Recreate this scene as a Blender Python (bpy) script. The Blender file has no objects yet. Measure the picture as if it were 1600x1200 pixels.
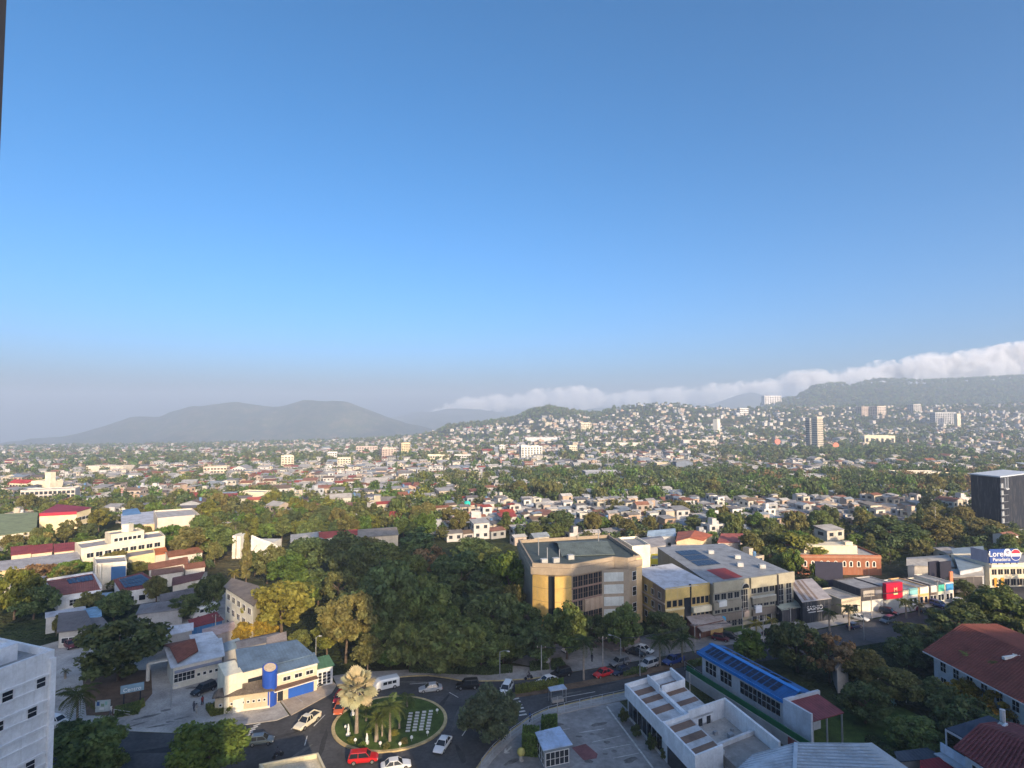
import bpy, bmesh, math, random
import numpy as np
from mathutils import Vector, Matrix, noise

random.seed(7); RNG = np.random.default_rng(7)
SC = bpy.context.scene
COL = SC.collection
R = math.radians

# ------------------------------------------------------------------ camera, sky, sun, exposure
F, CX, CY, HZ, CAMZ = 890.0, 800.0, 600.0, 642.0, 54.0      # focal length and horizon of the photograph in its pixels
PITCH = math.atan((HZ - CY) / F)
cam = bpy.data.cameras.new('camera'); cam.sensor_width = 36.0; cam.lens = 36.0 * F / 1600.0
cam.clip_start = 0.1; cam.clip_end = 60000.0
camo = bpy.data.objects.new('camera', cam); COL.objects.link(camo)
camo.location = (0, 0, CAMZ); camo.rotation_euler = (math.pi / 2 + PITCH, 0, 0)
SC.camera = camo

SUN_EL, SUN_AZ = R(20.0), R(154.5)                           # azimuth clockwise from +Y (the view direction)
SUNV = Vector((math.sin(SUN_AZ) * math.cos(SUN_EL), math.cos(SUN_AZ) * math.cos(SUN_EL), math.sin(SUN_EL)))
world = bpy.data.worlds.new('World'); SC.world = world; world.use_nodes = True
wn = world.node_tree; wn.nodes.clear()
sky = wn.nodes.new('ShaderNodeTexSky'); sky.sky_type = 'NISHITA'; sky.sun_disc = False
sky.sun_elevation = SUN_EL; sky.sun_rotation = SUN_AZ
sky.altitude = 900.0; sky.air_density = 0.6; sky.dust_density = 8.0; sky.ozone_density = 3.0
bg = wn.nodes.new('ShaderNodeBackground'); bg.inputs[1].default_value = 0.15
wo = wn.nodes.new('ShaderNodeOutputWorld')
hs = wn.nodes.new('ShaderNodeHueSaturation'); hs.inputs['Saturation'].default_value = 1.26; hs.inputs['Hue'].default_value = 0.491
wn.links.new(sky.outputs[0], hs.inputs['Color']); wn.links.new(hs.outputs[0], bg.inputs[0]); wn.links.new(bg.outputs[0], wo.inputs[0])
sun = bpy.data.lights.new('sun', 'SUN'); sun.energy = 3.4; sun.angle = R(0.53); sun.color = (1.0, 0.76, 0.48)
suno = bpy.data.objects.new('sun', sun); COL.objects.link(suno)
suno.rotation_euler = SUNV.to_track_quat('Z', 'Y').to_euler()
vs = SC.view_settings; vs.view_transform = 'Standard'; vs.look = 'None'; vs.gamma = 1.0; vs.exposure = 1.05
vs.use_curve_mapping = False
cy = SC.cycles
cy.max_bounces = 6; cy.diffuse_bounces = 3; cy.glossy_bounces = 2; cy.transmission_bounces = 3
cy.volume_bounces = 2; cy.transparent_max_bounces = 8; cy.use_denoising = True
cy.sample_clamp_indirect = 4.0; cy.caustics_reflective = False; cy.caustics_refractive = False
cy.volume_step_rate = 1.0; cy.volume_max_steps = 128

# ------------------------------------------------------------------ from the photograph's pixels to the place
SP, CP = math.sin(PITCH), math.cos(PITCH)
def ray(px, py):
    u = (px - CX) / F; v = (CY - py) / F
    return Vector((u, CP - SP * v, SP + CP * v))
def at(px, py, z=0.0):
    d = ray(px, py); t = (z - CAMZ) / d.z
    return Vector((d.x * t, d.y * t, z))
def zat(py, Y, px=800):
    d = ray(px, py); return CAMZ + d.z / d.y * Y
def pt(px, py, Y):
    d = ray(px, py); t = Y / d.y
    return Vector((d.x * t, Y, CAMZ + d.z * t))
def proj(p):
    x, y, z = p[0], p[1], p[2] - CAMZ
    f = y * CP + z * SP; v = -y * SP + z * CP
    if f <= 0.1: return (-9999, -9999)
    return (CX + F * x / f, CY - F * v / f)

# ------------------------------------------------------------------ materials
MATS = {}
def nd(t, kind, **kw):
    n = t.nodes.new(kind)
    for k, v in kw.items(): setattr(n, k, v)
    return n
def newmat(name):
    m = bpy.data.materials.new(name); m.use_nodes = True; t = m.node_tree
    b = t.nodes['Principled BSDF']; MATS[name] = m
    return m, t, b
def mixc(t, a, b, fac, mode='MIX'):
    n = nd(t, 'ShaderNodeMix', data_type='RGBA', blend_type=mode)
    for s, v in ((6, a), (7, b), (0, fac)):
        if hasattr(v, 'links') or hasattr(v, 'is_linked'): t.links.new(v, n.inputs[s])
        else: n.inputs[s].default_value = (*v, 1) if isinstance(v, tuple) and len(v) == 3 else v
    return n.outputs[2]
def ntex(t, scale, detail=4.0, rough=0.6, co='Object', dist=0.0, vec=None):
    n = nd(t, 'ShaderNodeTexNoise'); n.inputs['Scale'].default_value = scale
    n.inputs['Detail'].default_value = detail; n.inputs['Roughness'].default_value = rough; n.inputs['Distortion'].default_value = dist
    if vec is None:
        if co == 'World':
            g = nd(t, 'ShaderNodeNewGeometry'); vec = g.outputs['Position']
        else:
            c = nd(t, 'ShaderNodeTexCoord'); vec = c.outputs['Object']
    t.links.new(vec, n.inputs['Vector'])
    return n.outputs['Fac']
def ramp(t, fac, stops):
    n = nd(t, 'ShaderNodeValToRGB'); e = n.color_ramp.elements
    while len(e) < len(stops): e.new(0.5)
    for i, (p, c) in enumerate(stops):
        e[i].position = p; e[i].color = (*c, 1) if len(c) == 3 else c
    t.links.new(fac, n.inputs[0]); return n.outputs[0]
def bump(t, b, h, strength, dist):
    n = nd(t, 'ShaderNodeBump'); n.inputs['Strength'].default_value = strength; n.inputs['Distance'].default_value = dist
    t.links.new(h, n.inputs['Height']); t.links.new(n.outputs[0], b.inputs['Normal'])
def surf(name, col=None, rough=0.8, var=0.18, scale=0.6, fine=7.0, spec=0.3, metal=0.0, bmp=0.0, streak=0.0, stain=(0.35, 0.33, 0.3)):
    """one-colour surface with large blotches, fine grain and (for walls) vertical rain streaks; colour from the object when col is None"""
    m, t, b = newmat(name)
    if col is None:
        oi = nd(t, 'ShaderNodeObjectInfo'); base = oi.outputs['Color']
    else:
        rg = nd(t, 'ShaderNodeRGB'); rg.outputs[0].default_value = (*col, 1); base = rg.outputs[0]
    n1 = ntex(t, scale, 5.0, 0.65, 'World'); n2 = ntex(t, fine, 3.0, 0.6, 'World')
    lo = tuple([1 - 1.6 * var] * 3); hi = tuple([1 + 0.9 * var] * 3)
    c = mixc(t, base, ramp(t, n1, [(0.3, lo), (0.7, hi)]), 1.0, 'MULTIPLY')
    c = mixc(t, c, ramp(t, n2, [(0.3, tuple([1 - var * .7] * 3)), (0.7, tuple([1 + var * .5] * 3))]), 1.0, 'MULTIPLY')
    if streak > 0:
        g = nd(t, 'ShaderNodeNewGeometry'); mp = nd(t, 'ShaderNodeMapping'); mp.inputs['Scale'].default_value = (2.2, 2.2, 0.16)
        t.links.new(g.outputs['Position'], mp.inputs['Vector'])
        n3 = ntex(t, 1.0, 4.0, 0.7, vec=mp.outputs[0])
        f = ramp(t, n3, [(0.52, (0, 0, 0)), (0.8, (streak, streak, streak))])
        c = mixc(t, c, mixc(t, base, stain, 0.55), f)
    t.links.new(c, b.inputs['Base Color']); b.inputs['Roughness'].default_value = rough
    b.inputs['Specular IOR Level'].default_value = spec; b.inputs['Metallic'].default_value = metal
    if bmp > 0: bump(t, b, n2, bmp, 0.05)
    return m
surf('wall', None, 0.85, 0.13, 0.35, 3.0, 0.2, streak=0.8)
surf('roofpaint', None, 0.75, 0.22, 0.5, 4.0, 0.25, streak=0.0)
surf('metalpaint', None, 0.45, 0.10, 0.6, 5.0, 0.4)
surf('trim', None, 0.7, 0.08, 0.8, 5.0, 0.3)
surf('concrete', (0.42, 0.40, 0.37), 0.9, 0.28, 0.16, 3.0, 0.2, bmp=0.15)
surf('pavement', (0.40, 0.38, 0.355), 0.9, 0.2, 0.3, 2.5, 0.2, bmp=0.2)
surf('driveway', (0.42, 0.35, 0.28), 0.9, 0.16, 0.5, 3.0, 0.2, bmp=0.2)
surf('lot', (0.31, 0.30, 0.29), 0.9, 0.28, 0.13, 1.2, 0.2, bmp=0.2)
surf('asphalt', (0.075, 0.075, 0.078), 0.85, 0.34, 0.12, 1.6, 0.3, bmp=0.2)
surf('marking', (0.62, 0.61, 0.57), 0.8, 0.25, 1.2, 8.0, 0.2)
surf('kerbpaint', (0.55, 0.43, 0.22), 0.8, 0.25, 0.8, 5.0, 0.2)
surf('soil', (0.16, 0.11, 0.075), 0.95, 0.25, 0.4, 4.0, 0.1, bmp=0.3)
surf('lawn', (0.075, 0.12, 0.03), 0.95, 0.35, 0.35, 6.0, 0.1, bmp=0.5)
surf('bark', (0.16, 0.12, 0.09), 0.95, 0.25, 1.2, 8.0, 0.1, bmp=0.4)
surf('palmbark', (0.30, 0.25, 0.20), 0.95, 0.22, 1.2, 8.0, 0.1, bmp=0.4)
surf('rubber', (0.02, 0.02, 0.022), 0.8, 0.1)
surf('rim', (0.45, 0.45, 0.46), 0.35, 0.05, metal=0.8)
surf('steel', (0.35, 0.36, 0.37), 0.5, 0.1, metal=0.4)
surf('darkmetal', (0.035, 0.035, 0.04), 0.55, 0.1)
surf('skin', (0.36, 0.2, 0.13), 0.6, 0.05)
surf('cloth', None, 0.9, 0.1)
def glossy(name, col, rough, spec=0.5, coat=0.0):
    m, t, b = newmat(name)
    if col is None:
        oi = nd(t, 'ShaderNodeObjectInfo'); t.links.new(oi.outputs['Color'], b.inputs['Base Color'])
    else: b.inputs['Base Color'].default_value = (*col, 1)
    b.inputs['Roughness'].default_value = rough; b.inputs['Specular IOR Level'].default_value = spec
    b.inputs['Coat Weight'].default_value = coat; b.inputs['Coat Roughness'].default_value = 0.08
    return m
glossy('glass', (0.018, 0.022, 0.028), 0.08, 0.6)
glossy('carpaint', None, 0.35, 0.5, 0.7)
glossy('lens', (0.75, 0.74, 0.7), 0.15, 0.6)
glossy('redlens', (0.45, 0.01, 0.01), 0.2, 0.6)
glossy('panel', (0.012, 0.018, 0.045), 0.25, 0.25, 0.0)
def waved(name, scale, tile=False, rough=0.6, metal=0.0):
    """corrugated sheet or rows of clay tile; the run of the waves follows the object's own x axis"""
    m, t, b = newmat(name)
    oi = nd(t, 'ShaderNodeObjectInfo'); base = oi.outputs['Color']
    tc = nd(t, 'ShaderNodeTexCoord')
    w = nd(t, 'ShaderNodeTexWave', wave_type='BANDS', bands_direction='X'); w.inputs['Scale'].default_value = scale
    w.inputs['Distortion'].default_value = 0.4 if tile else 0.05
    t.links.new(tc.outputs['UV'], w.inputs['Vector'])
    n1 = ntex(t, 0.35, 5.0, 0.7, 'World'); n2 = ntex(t, 2.5, 3.0, 0.7, 'World')
    c = mixc(t, base, ramp(t, n1, [(0.28, (0.55, 0.52, 0.5)), (0.55, (1, 1, 1)), (0.8, (1.15, 1.13, 1.1))]), 1.0, 'MULTIPLY')
    c = mixc(t, c, ramp(t, n2, [(0.3, (0.75, 0.72, 0.7)), (0.7, (1.15, 1.15, 1.15))]), 0.8 if tile else 0.5, 'MULTIPLY')
    t.links.new(c, b.inputs['Base Color']); b.inputs['Roughness'].default_value = rough; b.inputs['Metallic'].default_value = metal
    b.inputs['Specular IOR Level'].default_value = 0.3
    bump(t, b, w.outputs['Fac'], 0.6 if tile else 0.45, 0.12 if tile else 0.06)
    return m
waved('sheetroof', 0.55); waved('tileroof', 0.75, True, 0.85)
def leafmat(name, hue=None):
    m, t, b = newmat(name)
    oi = nd(t, 'ShaderNodeObjectInfo'); at_ = nd(t, 'ShaderNodeAttribute', attribute_name='Col')
    c = mixc(t, oi.outputs['Color'], at_.outputs['Color'], 1.0, 'MULTIPLY')
    n1 = ntex(t, 0.5, 2.0, 0.6, 'World')
    c = mixc(t, c, ramp(t, n1, [(0.3, (0.7, 0.75, 0.7)), (0.7, (1.25, 1.2, 1.1))]), 1.0, 'MULTIPLY')
    b.inputs['Roughness'].default_value = 0.6; b.inputs['Specular IOR Level'].default_value = 0.25
    t.links.new(c, b.inputs['Base Color'])
    tr = nd(t, 'ShaderNodeBsdfTranslucent'); t.links.new(c, tr.inputs[0])
    mx = nd(t, 'ShaderNodeMixShader'); mx.inputs[0].default_value = 0.36
    o = t.nodes['Material Output']
    t.links.new(b.outputs[0], mx.inputs[1]); t.links.new(tr.outputs[0], mx.inputs[2]); t.links.new(mx.outputs[0], o.inputs[0])
    return m
leafmat('leaf')
def colattr(name, rough=0.85, scale=0.3):
    m, t, b = newmat(name)
    a = nd(t, 'ShaderNodeAttribute', attribute_name='Col'); n1 = ntex(t, scale, 4.0, 0.7, 'World')
    c = mixc(t, a.outputs['Color'], ramp(t, n1, [(0.3, (0.72, 0.72, 0.72)), (0.7, (1.15, 1.15, 1.15))]), 1.0, 'MULTIPLY')
    t.links.new(c, b.inputs['Base Color']); b.inputs['Roughness'].default_value = rough; b.inputs['Specular IOR Level'].default_value = 0.2
    return m
colattr('farpaint')
def farglass():
    m, t, b = newmat('windowdark'); b.inputs['Base Color'].default_value = (0.03, 0.035, 0.045, 1); b.inputs['Roughness'].default_value = 0.25
farglass()

# ------------------------------------------------------------------ mesh collecting
ORG = {}
def link(name, me, parent=None, loc=(0, 0, 0), rz=0.0, color=None):
    o = bpy.data.objects.new(name, me); COL.objects.link(o)
    o.location = loc; o.rotation_euler = (0, 0, rz)
    if parent is not None: o.parent = parent
    if color is not None: o.color = (*color[:3], 1)
    return o
def tag(o, label=None, cat=None, group=None, kind=None):
    if label: o['label'] = label
    if cat: o['category'] = cat
    if group: o['group'] = group
    if kind: o['kind'] = kind
    return o
def empty(name, loc=(0, 0, 0), rz=0.0):
    o = bpy.data.objects.new(name, None); COL.objects.link(o); o.location = loc; o.rotation_euler = (0, 0, rz)
    o.empty_display_size = 0.5
    ORG[o.name] = Vector(loc)
    return o
def thing(name, label, cat, loc=(0, 0, 0), rz=0.0, group=None):
    return tag(empty(name, loc, rz), label, cat, group)
class MB:
    def __init__(s): s.v = []; s.f = []; s.uv = None
    def add(s, vs, fs):
        b = len(s.v); s.v += [tuple(v) for v in vs]; s.f += [tuple(i + b for i in f) for f in fs]; return s
    def prism(s, poly, z0, z1, cap=True):
        n = len(poly)
        zz0 = z0 if hasattr(z0, '__len__') else [z0] * n; zz1 = z1 if hasattr(z1, '__len__') else [z1] * n
        vs = [(p[0], p[1], zz0[i]) for i, p in enumerate(poly)] + [(p[0], p[1], zz1[i]) for i, p in enumerate(poly)]
        fs = [(i, (i + 1) % n, n + (i + 1) % n, n + i) for i in range(n)]
        if cap: fs += [tuple(range(n))[::-1], tuple(range(n, 2 * n))]
        return s.add(vs, fs)
    def box(s, c, size, rz=0.0, axes=None):
        hx, hy, hz = size[0] / 2, size[1] / 2, size[2] / 2
        if axes is None: ax = (Vector((math.cos(rz), math.sin(rz), 0)), Vector((-math.sin(rz), math.cos(rz), 0)), Vector((0, 0, 1)))
        else: ax = axes
        c = Vector(c); vs = []
        for sz in (-1, 1):
            for sx, sy in ((-1, -1), (1, -1), (1, 1), (-1, 1)): vs.append(c + ax[0] * (hx * sx) + ax[1] * (hy * sy) + ax[2] * (hz * sz))
        return s.add(vs, [(3, 2, 1, 0), (4, 5, 6, 7), (0, 1, 5, 4), (1, 2, 6, 5), (2, 3, 7, 6), (3, 0, 4, 7)])
    def bar(s, a, b, w, h=None):
        a, b = Vector(a), Vector(b); d = (b - a); L = d.length; d = d / L
        up = Vector((0, 0, 1)) if abs(d.z) < 0.95 else Vector((0, 1, 0))
        x = d.cross(up).normalized(); y = x.cross(d).normalized()
        return s.box((a + b) / 2, (w, L, h or w), axes=(x, d, y))
    def tube(s, path, radii, n=8, cap=True):
        rings = []; P = [Vector(p) for p in path]; base = len(s.v)
        for i, p in enumerate(P):
            d = (P[min(i + 1, len(P) - 1)] - P[max(i - 1, 0)]).normalized()
            ref = Vector((1, 0, 0)) if abs(d.x) < 0.9 else Vector((0, 1, 0))
            u = d.cross(ref).normalized(); w = d.cross(u).normalized()
            r = radii[i] if hasattr(radii, '__len__') else radii
            for k in range(n):
                a = 2 * math.pi * k / n; s.v.append(tuple(p + u * (r * math.cos(a)) + w * (r * math.sin(a))))
        for i in range(len(P) - 1):
            for k in range(n):
                s.f.append((base + i * n + k, base + i * n + (k + 1) % n, base + (i + 1) * n + (k + 1) % n, base + (i + 1) * n + k))
        if cap:
            s.f.append(tuple(base + k for k in range(n))[::-1]); s.f.append(tuple(base + (len(P) - 1) * n + k for k in range(n)))
        return s
    def quad(s, a, b, c, d): return s.add([a, b, c, d], [(0, 1, 2, 3)])
    def mesh(s, name, mat, org=(0, 0, 0), smooth=False, uvdir=None):
        me = bpy.data.meshes.new(name); o = Vector(org)
        me.from_pydata([(v[0] - o.x, v[1] - o.y, v[2] - o.z) for v in s.v], [], s.f)
        for m in (mat if isinstance(mat, (list, tuple)) else [mat]): me.materials.append(MATS[m])
        if smooth: me.polygons.foreach_set('use_smooth', [True] * len(me.polygons))
        if uvdir is not None:
            uv = me.uv_layers.new(name='UVMap'); dx = uvdir
            li = np.zeros(len(me.loops), dtype=np.int32); me.loops.foreach_get('vertex_index', li)
            V = np.array(s.v)[li]; U = np.stack([V[:, 0] * dx[0] + V[:, 1] * dx[1], -V[:, 0] * dx[1] + V[:, 1] * dx[0]], 1)
            uv.data.foreach_set('uv', U.astype(np.float32).ravel())
        me.update(); return me
    def build(s, name, mat, parent=None, color=None, smooth=False, uvdir=None):
        org = ORG.get(root_of(parent).name, Vector((0, 0, 0))) if parent is not None else Vector((0, 0, 0))
        return link(name, s.mesh(name, mat, org, smooth, uvdir), parent, color=color)
def root_of(o):
    while o.parent is not None: o = o.parent
    return o
def kids(o): return [c for c in CH.get(o.name, [])] if False else list(o.children)
def copy_tree(o, parent=None, loc=None, rz=None, recolor=None):
    c = o.copy(); COL.objects.link(c); c.parent = parent
    if recolor and o.name.split('.')[0] in recolor: c.color = (*recolor[o.name.split('.')[0]], 1)
    for ch in o.children: copy_tree(ch, c, recolor=recolor)
    if loc is not None: c.location = loc
    if rz is not None: c.rotation_euler = (0, 0, rz)
    return c
def npmesh(name, V, Fq, mats, cols=None, smooth=False):
    """big mesh of quads (n,4) straight from numpy; cols per face"""
    me = bpy.data.meshes.new(name); n = len(Fq)
    me.vertices.add(len(V)); me.vertices.foreach_set('co', np.asarray(V, np.float32).ravel())
    me.loops.add(n * 4); me.loops.foreach_set('vertex_index', np.asarray(Fq, np.int32).ravel())
    me.polygons.add(n); me.polygons.foreach_set('loop_start', np.arange(0, n * 4, 4, dtype=np.int32))
    try: me.polygons.foreach_set('loop_total', np.full(n, 4, np.int32))
    except Exception: pass
    if smooth: me.polygons.foreach_set('use_smooth', np.ones(n, bool))
    for m in mats: me.materials.append(MATS[m])
    if cols is not None:
        a = me.color_attributes.new('Col', 'FLOAT_COLOR', 'CORNER')
        c4 = np.concatenate([np.asarray(cols, np.float32), np.ones((n, 1), np.float32)], 1)
        a.data.foreach_set('color', np.repeat(c4, 4, axis=0).ravel())
    me.update(calc_edges=True); me.validate(); return me
# ------------------------------------------------------------------ terrain: one sheet from under the towers to the far ranges
def interp(x, pts):
    xs = [p[0] for p in pts]; ys = [p[1] for p in pts]
    return np.interp(x, xs, ys)
SIL_L = [(-300, 700), (0, 691), (50, 684), (100, 682), (130, 673), (170, 660), (200, 650), (252, 648), (266, 641), (300, 629), (340, 629), (370, 627), (400, 631), (432, 635), (450, 631), (475, 623), (510, 625), (540, 626), (570, 635), (600, 649), (640, 660), (700, 676), (800, 682), (2000, 684)]
SIL_M = [(-300, 706), (300, 696), (480, 690), (600, 687), (660, 681), (700, 668), (760, 661), (800, 656), (830, 644), (855, 637), (880, 642), (930, 648), (960, 640), (1000, 633), (1040, 632), (1100, 637), (1160, 640), (1250, 637), (1400, 635), (1600, 632), (2000, 632)]
SIL_R = [(-300, 706), (700, 690), (1000, 650), (1150, 638), (1200, 632), (1245, 622), (1270, 607), (1300, 601), (1318, 602), (1330, 607), (1345, 600), (1380, 595), (1450, 597), (1500, 595), (1560, 592), (1600, 590), (1700, 588), (2000, 596)]
SIL_F = [(-300, 720), (560, 690), (600, 653), (640, 645), (700, 634), (760, 640), (800, 646), (860, 642), (940, 636), (1080, 638), (1120, 627), (1150, 615), (1175, 612), (1200, 617), (1240, 628), (1300, 632), (2000, 632)]
YROW = {310: [(0, 800), (800, 800), (2000, 797)], 390: [(0, 781), (800, 778), (2000, 772)], 520: [(0, 761), (600, 757), (900, 750), (2000, 744)],
        760: [(0, 741), (600, 735), (900, 729), (1300, 724), (2000, 722)], 1150: [(0, 722), (500, 715), (800, 707), (1280, 702), (2000, 698)],
        1700: [(0, 708), (500, 702), (800, 684), (1000, 670), (1280, 672), (2000, 662)]}
def ground_rows():
    rows = [(1.0, None), (60.0, None), (150.0, None), (262.0, None)]
    for Z in (310, 390, 520, 760, 1150, 1700): rows.append((float(Z), YROW[Z]))
    rows += [(2300.0, SIL_M), (2700.0, [(-300, 702), (500, 692), (800, 672), (1000, 656), (1300, 650), (1600, 640)]), (3650.0, SIL_R)]
    rows += [(4100.0, [(-300, 697), (0, 696), (500, 690), (800, 684), (1200, 646), (1600, 615)]), (5000.0, SIL_L)]
    rows += [(5600.0, [(-300, 720), (600, 680), (1000, 690), (1600, 700)]), (8300.0, SIL_F), (8900.0, [(-300, 720), (2000, 720)])]
    return rows
GR = ground_rows(); GZ = np.array([g[0] for g in GR]); LGZ = np.log(GZ)
def ground_z(x, y):
    """height of the bare ground at a plan position (vectorised)"""
    x = np.asarray(x, float); y = np.asarray(y, float)
    px = np.where(y > 1.0, CX + F * x / np.maximum(y, 1.0), np.where(x > 0, 2000.0, -300.0)); px = np.clip(px, -300, 2000)
    out = np.zeros_like(x); cols = []
    for Z, sil in GR:
        cols.append(np.zeros_like(x) if sil is None else CAMZ + (HZ - interp(px, sil)) / F * Z)
    cols = np.stack(cols, 0)
    ly = np.log(np.clip(y, 1.0, 8900.0)); i = np.clip(np.searchsorted(LGZ, ly) - 1, 0, len(GZ) - 2)
    t = (ly - LGZ[i]) / (LGZ[i + 1] - LGZ[i]); t = np.clip(t, 0, 1)
    far = GZ[i] >= 2000
    t = np.where(far, t * t * (3 - 2 * t), t)
    idx = np.arange(x.size).reshape(x.shape)
    c0 = np.take_along_axis(cols.reshape(len(GR), -1), i.reshape(1, -1), 0).reshape(x.shape)
    c1 = np.take_along_axis(cols.reshape(len(GR), -1), (i + 1).reshape(1, -1), 0).reshape(x.shape)
    return c0 + (c1 - c0) * t
def fbm(x, y, sc, oct=4):
    out = np.zeros(len(x)); 
    for k in range(len(x)): out[k] = noise.fractal((x[k] * sc, y[k] * sc, 3.7), 1.0, 2.0, oct)
    return out
def gz(p): return float(ground_z(np.array([p[0]]), np.array([p[1]]))[0])
def make_terrain():
    m, t, b = newmat('terrain')
    n1 = ntex(t, 0.012, 6.0, 0.65, 'World'); n2 = ntex(t, 0.08, 5.0, 0.7, 'World'); n3 = ntex(t, 0.5, 4.0, 0.7, 'World')
    c = ramp(t, n1, [(0.35, (0.035, 0.055, 0.02)), (0.5, (0.06, 0.07, 0.03)), (0.62, (0.12, 0.10, 0.06)), (0.75, (0.18, 0.15, 0.10))])
    c = mixc(t, c, ramp(t, n2, [(0.3, (0.5, 0.55, 0.5)), (0.7, (1.35, 1.3, 1.2))]), 1.0, 'MULTIPLY')
    c = mixc(t, c, ramp(t, n3, [(0.3, (0.7, 0.7, 0.7)), (0.7, (1.25, 1.25, 1.25))]), 1.0, 'MULTIPLY')
    n0 = ntex(t, 0.0028, 5.0, 0.7, 'World'); c = mixc(t, c, ramp(t, n0, [(0.36, (0.5, 0.6, 0.55)), (0.5, (1, 1, 1)), (0.66, (1.5, 1.45, 1.35))]), 1.0, 'MULTIPLY')
    t.links.new(c, b.inputs['Base Color']); b.inputs['Roughness'].default_value = 0.95; b.inputs['Specular IOR Level'].default_value = 0.1
    bump(t, b, n2, 0.9, 8.0)
    ys = np.concatenate([[-9400, -3000, -800, -200, -60, 1], np.unique(np.concatenate([np.geomspace(30, 8900, 210), np.linspace(2700, 5100, 60)]))])
    pxs = np.concatenate([[-9000, -4000, -2000, -1000, -600], np.linspace(-350, 1950, 300), [2300, 2900, 4000, 6500, 11000]])
    Y, PX = np.meshgrid(ys, pxs, indexing='ij')
    wy = np.maximum(Y, 260.0)
    X = np.where(Y < 260, (PX - CX) / F * 260.0, (PX - CX) / F * np.minimum(Y, 2500.0) + np.where(np.abs(PX - CX) > 1160, 0, (PX - CX) / F * np.maximum(Y - 2500, 0)))
    X = np.where(np.abs(PX - CX) > 1160, np.sign(PX - CX) * np.maximum(np.abs(X), np.abs((np.sign(PX - CX) * 1150) / F * wy) * (1 + (np.abs(PX - CX) - 1160) / 3000.0)), X)
    X = np.clip(X, -18000, 18000)
    Zz = ground_z(X, np.maximum(Y, 1.0))
    nf = fbm(X.ravel(), Y.ravel(), 1 / 420.0, 5).reshape(X.shape); nb = fbm(X.ravel(), Y.ravel(), 1 / 90.0, 3).reshape(X.shape)
    amp = np.clip((Y - 1700) / 2500, 0, 1) * 16; amp = np.where(Y > 4500, 16, amp)
    crest = np.ones_like(Y)
    for yc, wd in ((2300, 160), (3650, 220), (5000, 300), (8300, 500)): crest = np.minimum(crest, 1 - 0.6 * np.exp(-((Y - yc) / wd) ** 2))
    gul = np.abs(fbm(X.ravel(), Y.ravel() * .6, 1 / 700.0, 4)).reshape(X.shape)
    Zz = Zz + (nf - 0.4) * amp * crest + nb * np.clip((Y - 1800) / 1500, 0, 1) * 4.0 - gul * np.clip((Y - 2500) / 1500, 0, 1) * 95 * crest
    global TERRAIN_LOW; TERRAIN_LOW = Zz.min()
    V = np.stack([X, Y, Zz], -1).reshape(-1, 3); nr, nc = X.shape
    i = np.arange(nr * nc).reshape(nr, nc)
    Fq = np.stack([i[:-1, :-1], i[:-1, 1:], i[1:, 1:], i[1:, :-1]], -1).reshape(-1, 4)
    o = link('terrain', npmesh('terrain', V, Fq, ['terrain'], smooth=True)); o['kind'] = 'structure'
    o['label'] = 'ground of the valley rising to hazy wooded hills'
make_terrain()

# ------------------------------------------------------------------ the air between here and the ranges
def make_haze():
    m = bpy.data.materials.new('haze'); m.use_nodes = True; t = m.node_tree; t.nodes.clear()
    o = nd(t, 'ShaderNodeOutputMaterial'); v = nd(t, 'ShaderNodeVolumePrincipled')
    v.inputs['Color'].default_value = (0.50, 0.61, 0.77, 1); v.inputs['Density'].default_value = 2.4e-4; v.inputs['Anisotropy'].default_value = 0.0
    t.links.new(v.outputs[0], o.inputs['Volume']); MATS['haze'] = m
    b = MB(); b.prism([(-19000, -9500), (19000, -9500), (19000, 9000), (-19000, 9000)], float(TERRAIN_LOW) - 1.0, 330)
    h = b.build('haze', 'haze'); tag(h, 'pale morning haze filling the valley', None, kind='stuff')
make_haze()
# ------------------------------------------------------------------ buildings
def edge_frame(a, b, cen):
    a = Vector((a[0], a[1], 0)); b = Vector((b[0], b[1], 0)); d = b - a; L = d.length; d = d / L
    n = Vector((d.y, -d.x, 0))
    if n.dot(a - Vector((cen[0], cen[1], 0))) < 0: n = -n
    return a, d, n, L
WCACHE = {}
def window_mesh(w, h, nx, ny, fw):
    k = (round(w, 2), round(h, 2), nx, ny)
    if k not in WCACHE:
        f = MB()
        for s in (-1, 1):
            f.box((s * (w / 2), 0, h / 2), (fw, 0.10, h + fw)); f.box((0, 0, h / 2 + s * h / 2), (w - fw, 0.096, fw))
        for i in range(1, nx): f.box((-w / 2 + w * i / nx, 0, h / 2), (fw * .7, 0.09, h))
        for j in range(1, ny): f.box((0, 0, h * j / ny), (w - fw, 0.086, fw * .7))
        p = MB(); p.box((0, 0.0, h / 2), (w - fw * .5, 0.05, h - fw * .5))
        WCACHE[k] = (f.mesh('window', 'trim'), p.mesh('pane', 'glass'))
    return WCACHE[k]
def window(root, a, d, n, u, z, w, h, nx=1, ny=1, fw=0.09, color=(0.7, 0.7, 0.68), name='window'):
    org = ORG[root.name]; p = a + d * u + n * 0.012; rz = math.atan2(-n.x, n.y) + math.pi
    fm, pm = window_mesh(w, h, nx, ny, fw)
    o = link(name, fm, root, (p.x - org.x, p.y - org.y, z - org.z), rz, color); link('pane', pm, o)
    return o
def windows(root, a, b, cen, z, w, h, n, u0=0.08, u1=0.92, nx=1, ny=1, color=(0.7, 0.7, 0.68), fw=0.09):
    a, d, nn, L = edge_frame(a, b, cen)
    for i in range(n):
        window(root, a, d, nn, L * (u0 + (u1 - u0) * (i + 0.5) / n), z, w, h, nx, ny, fw, color)
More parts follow.
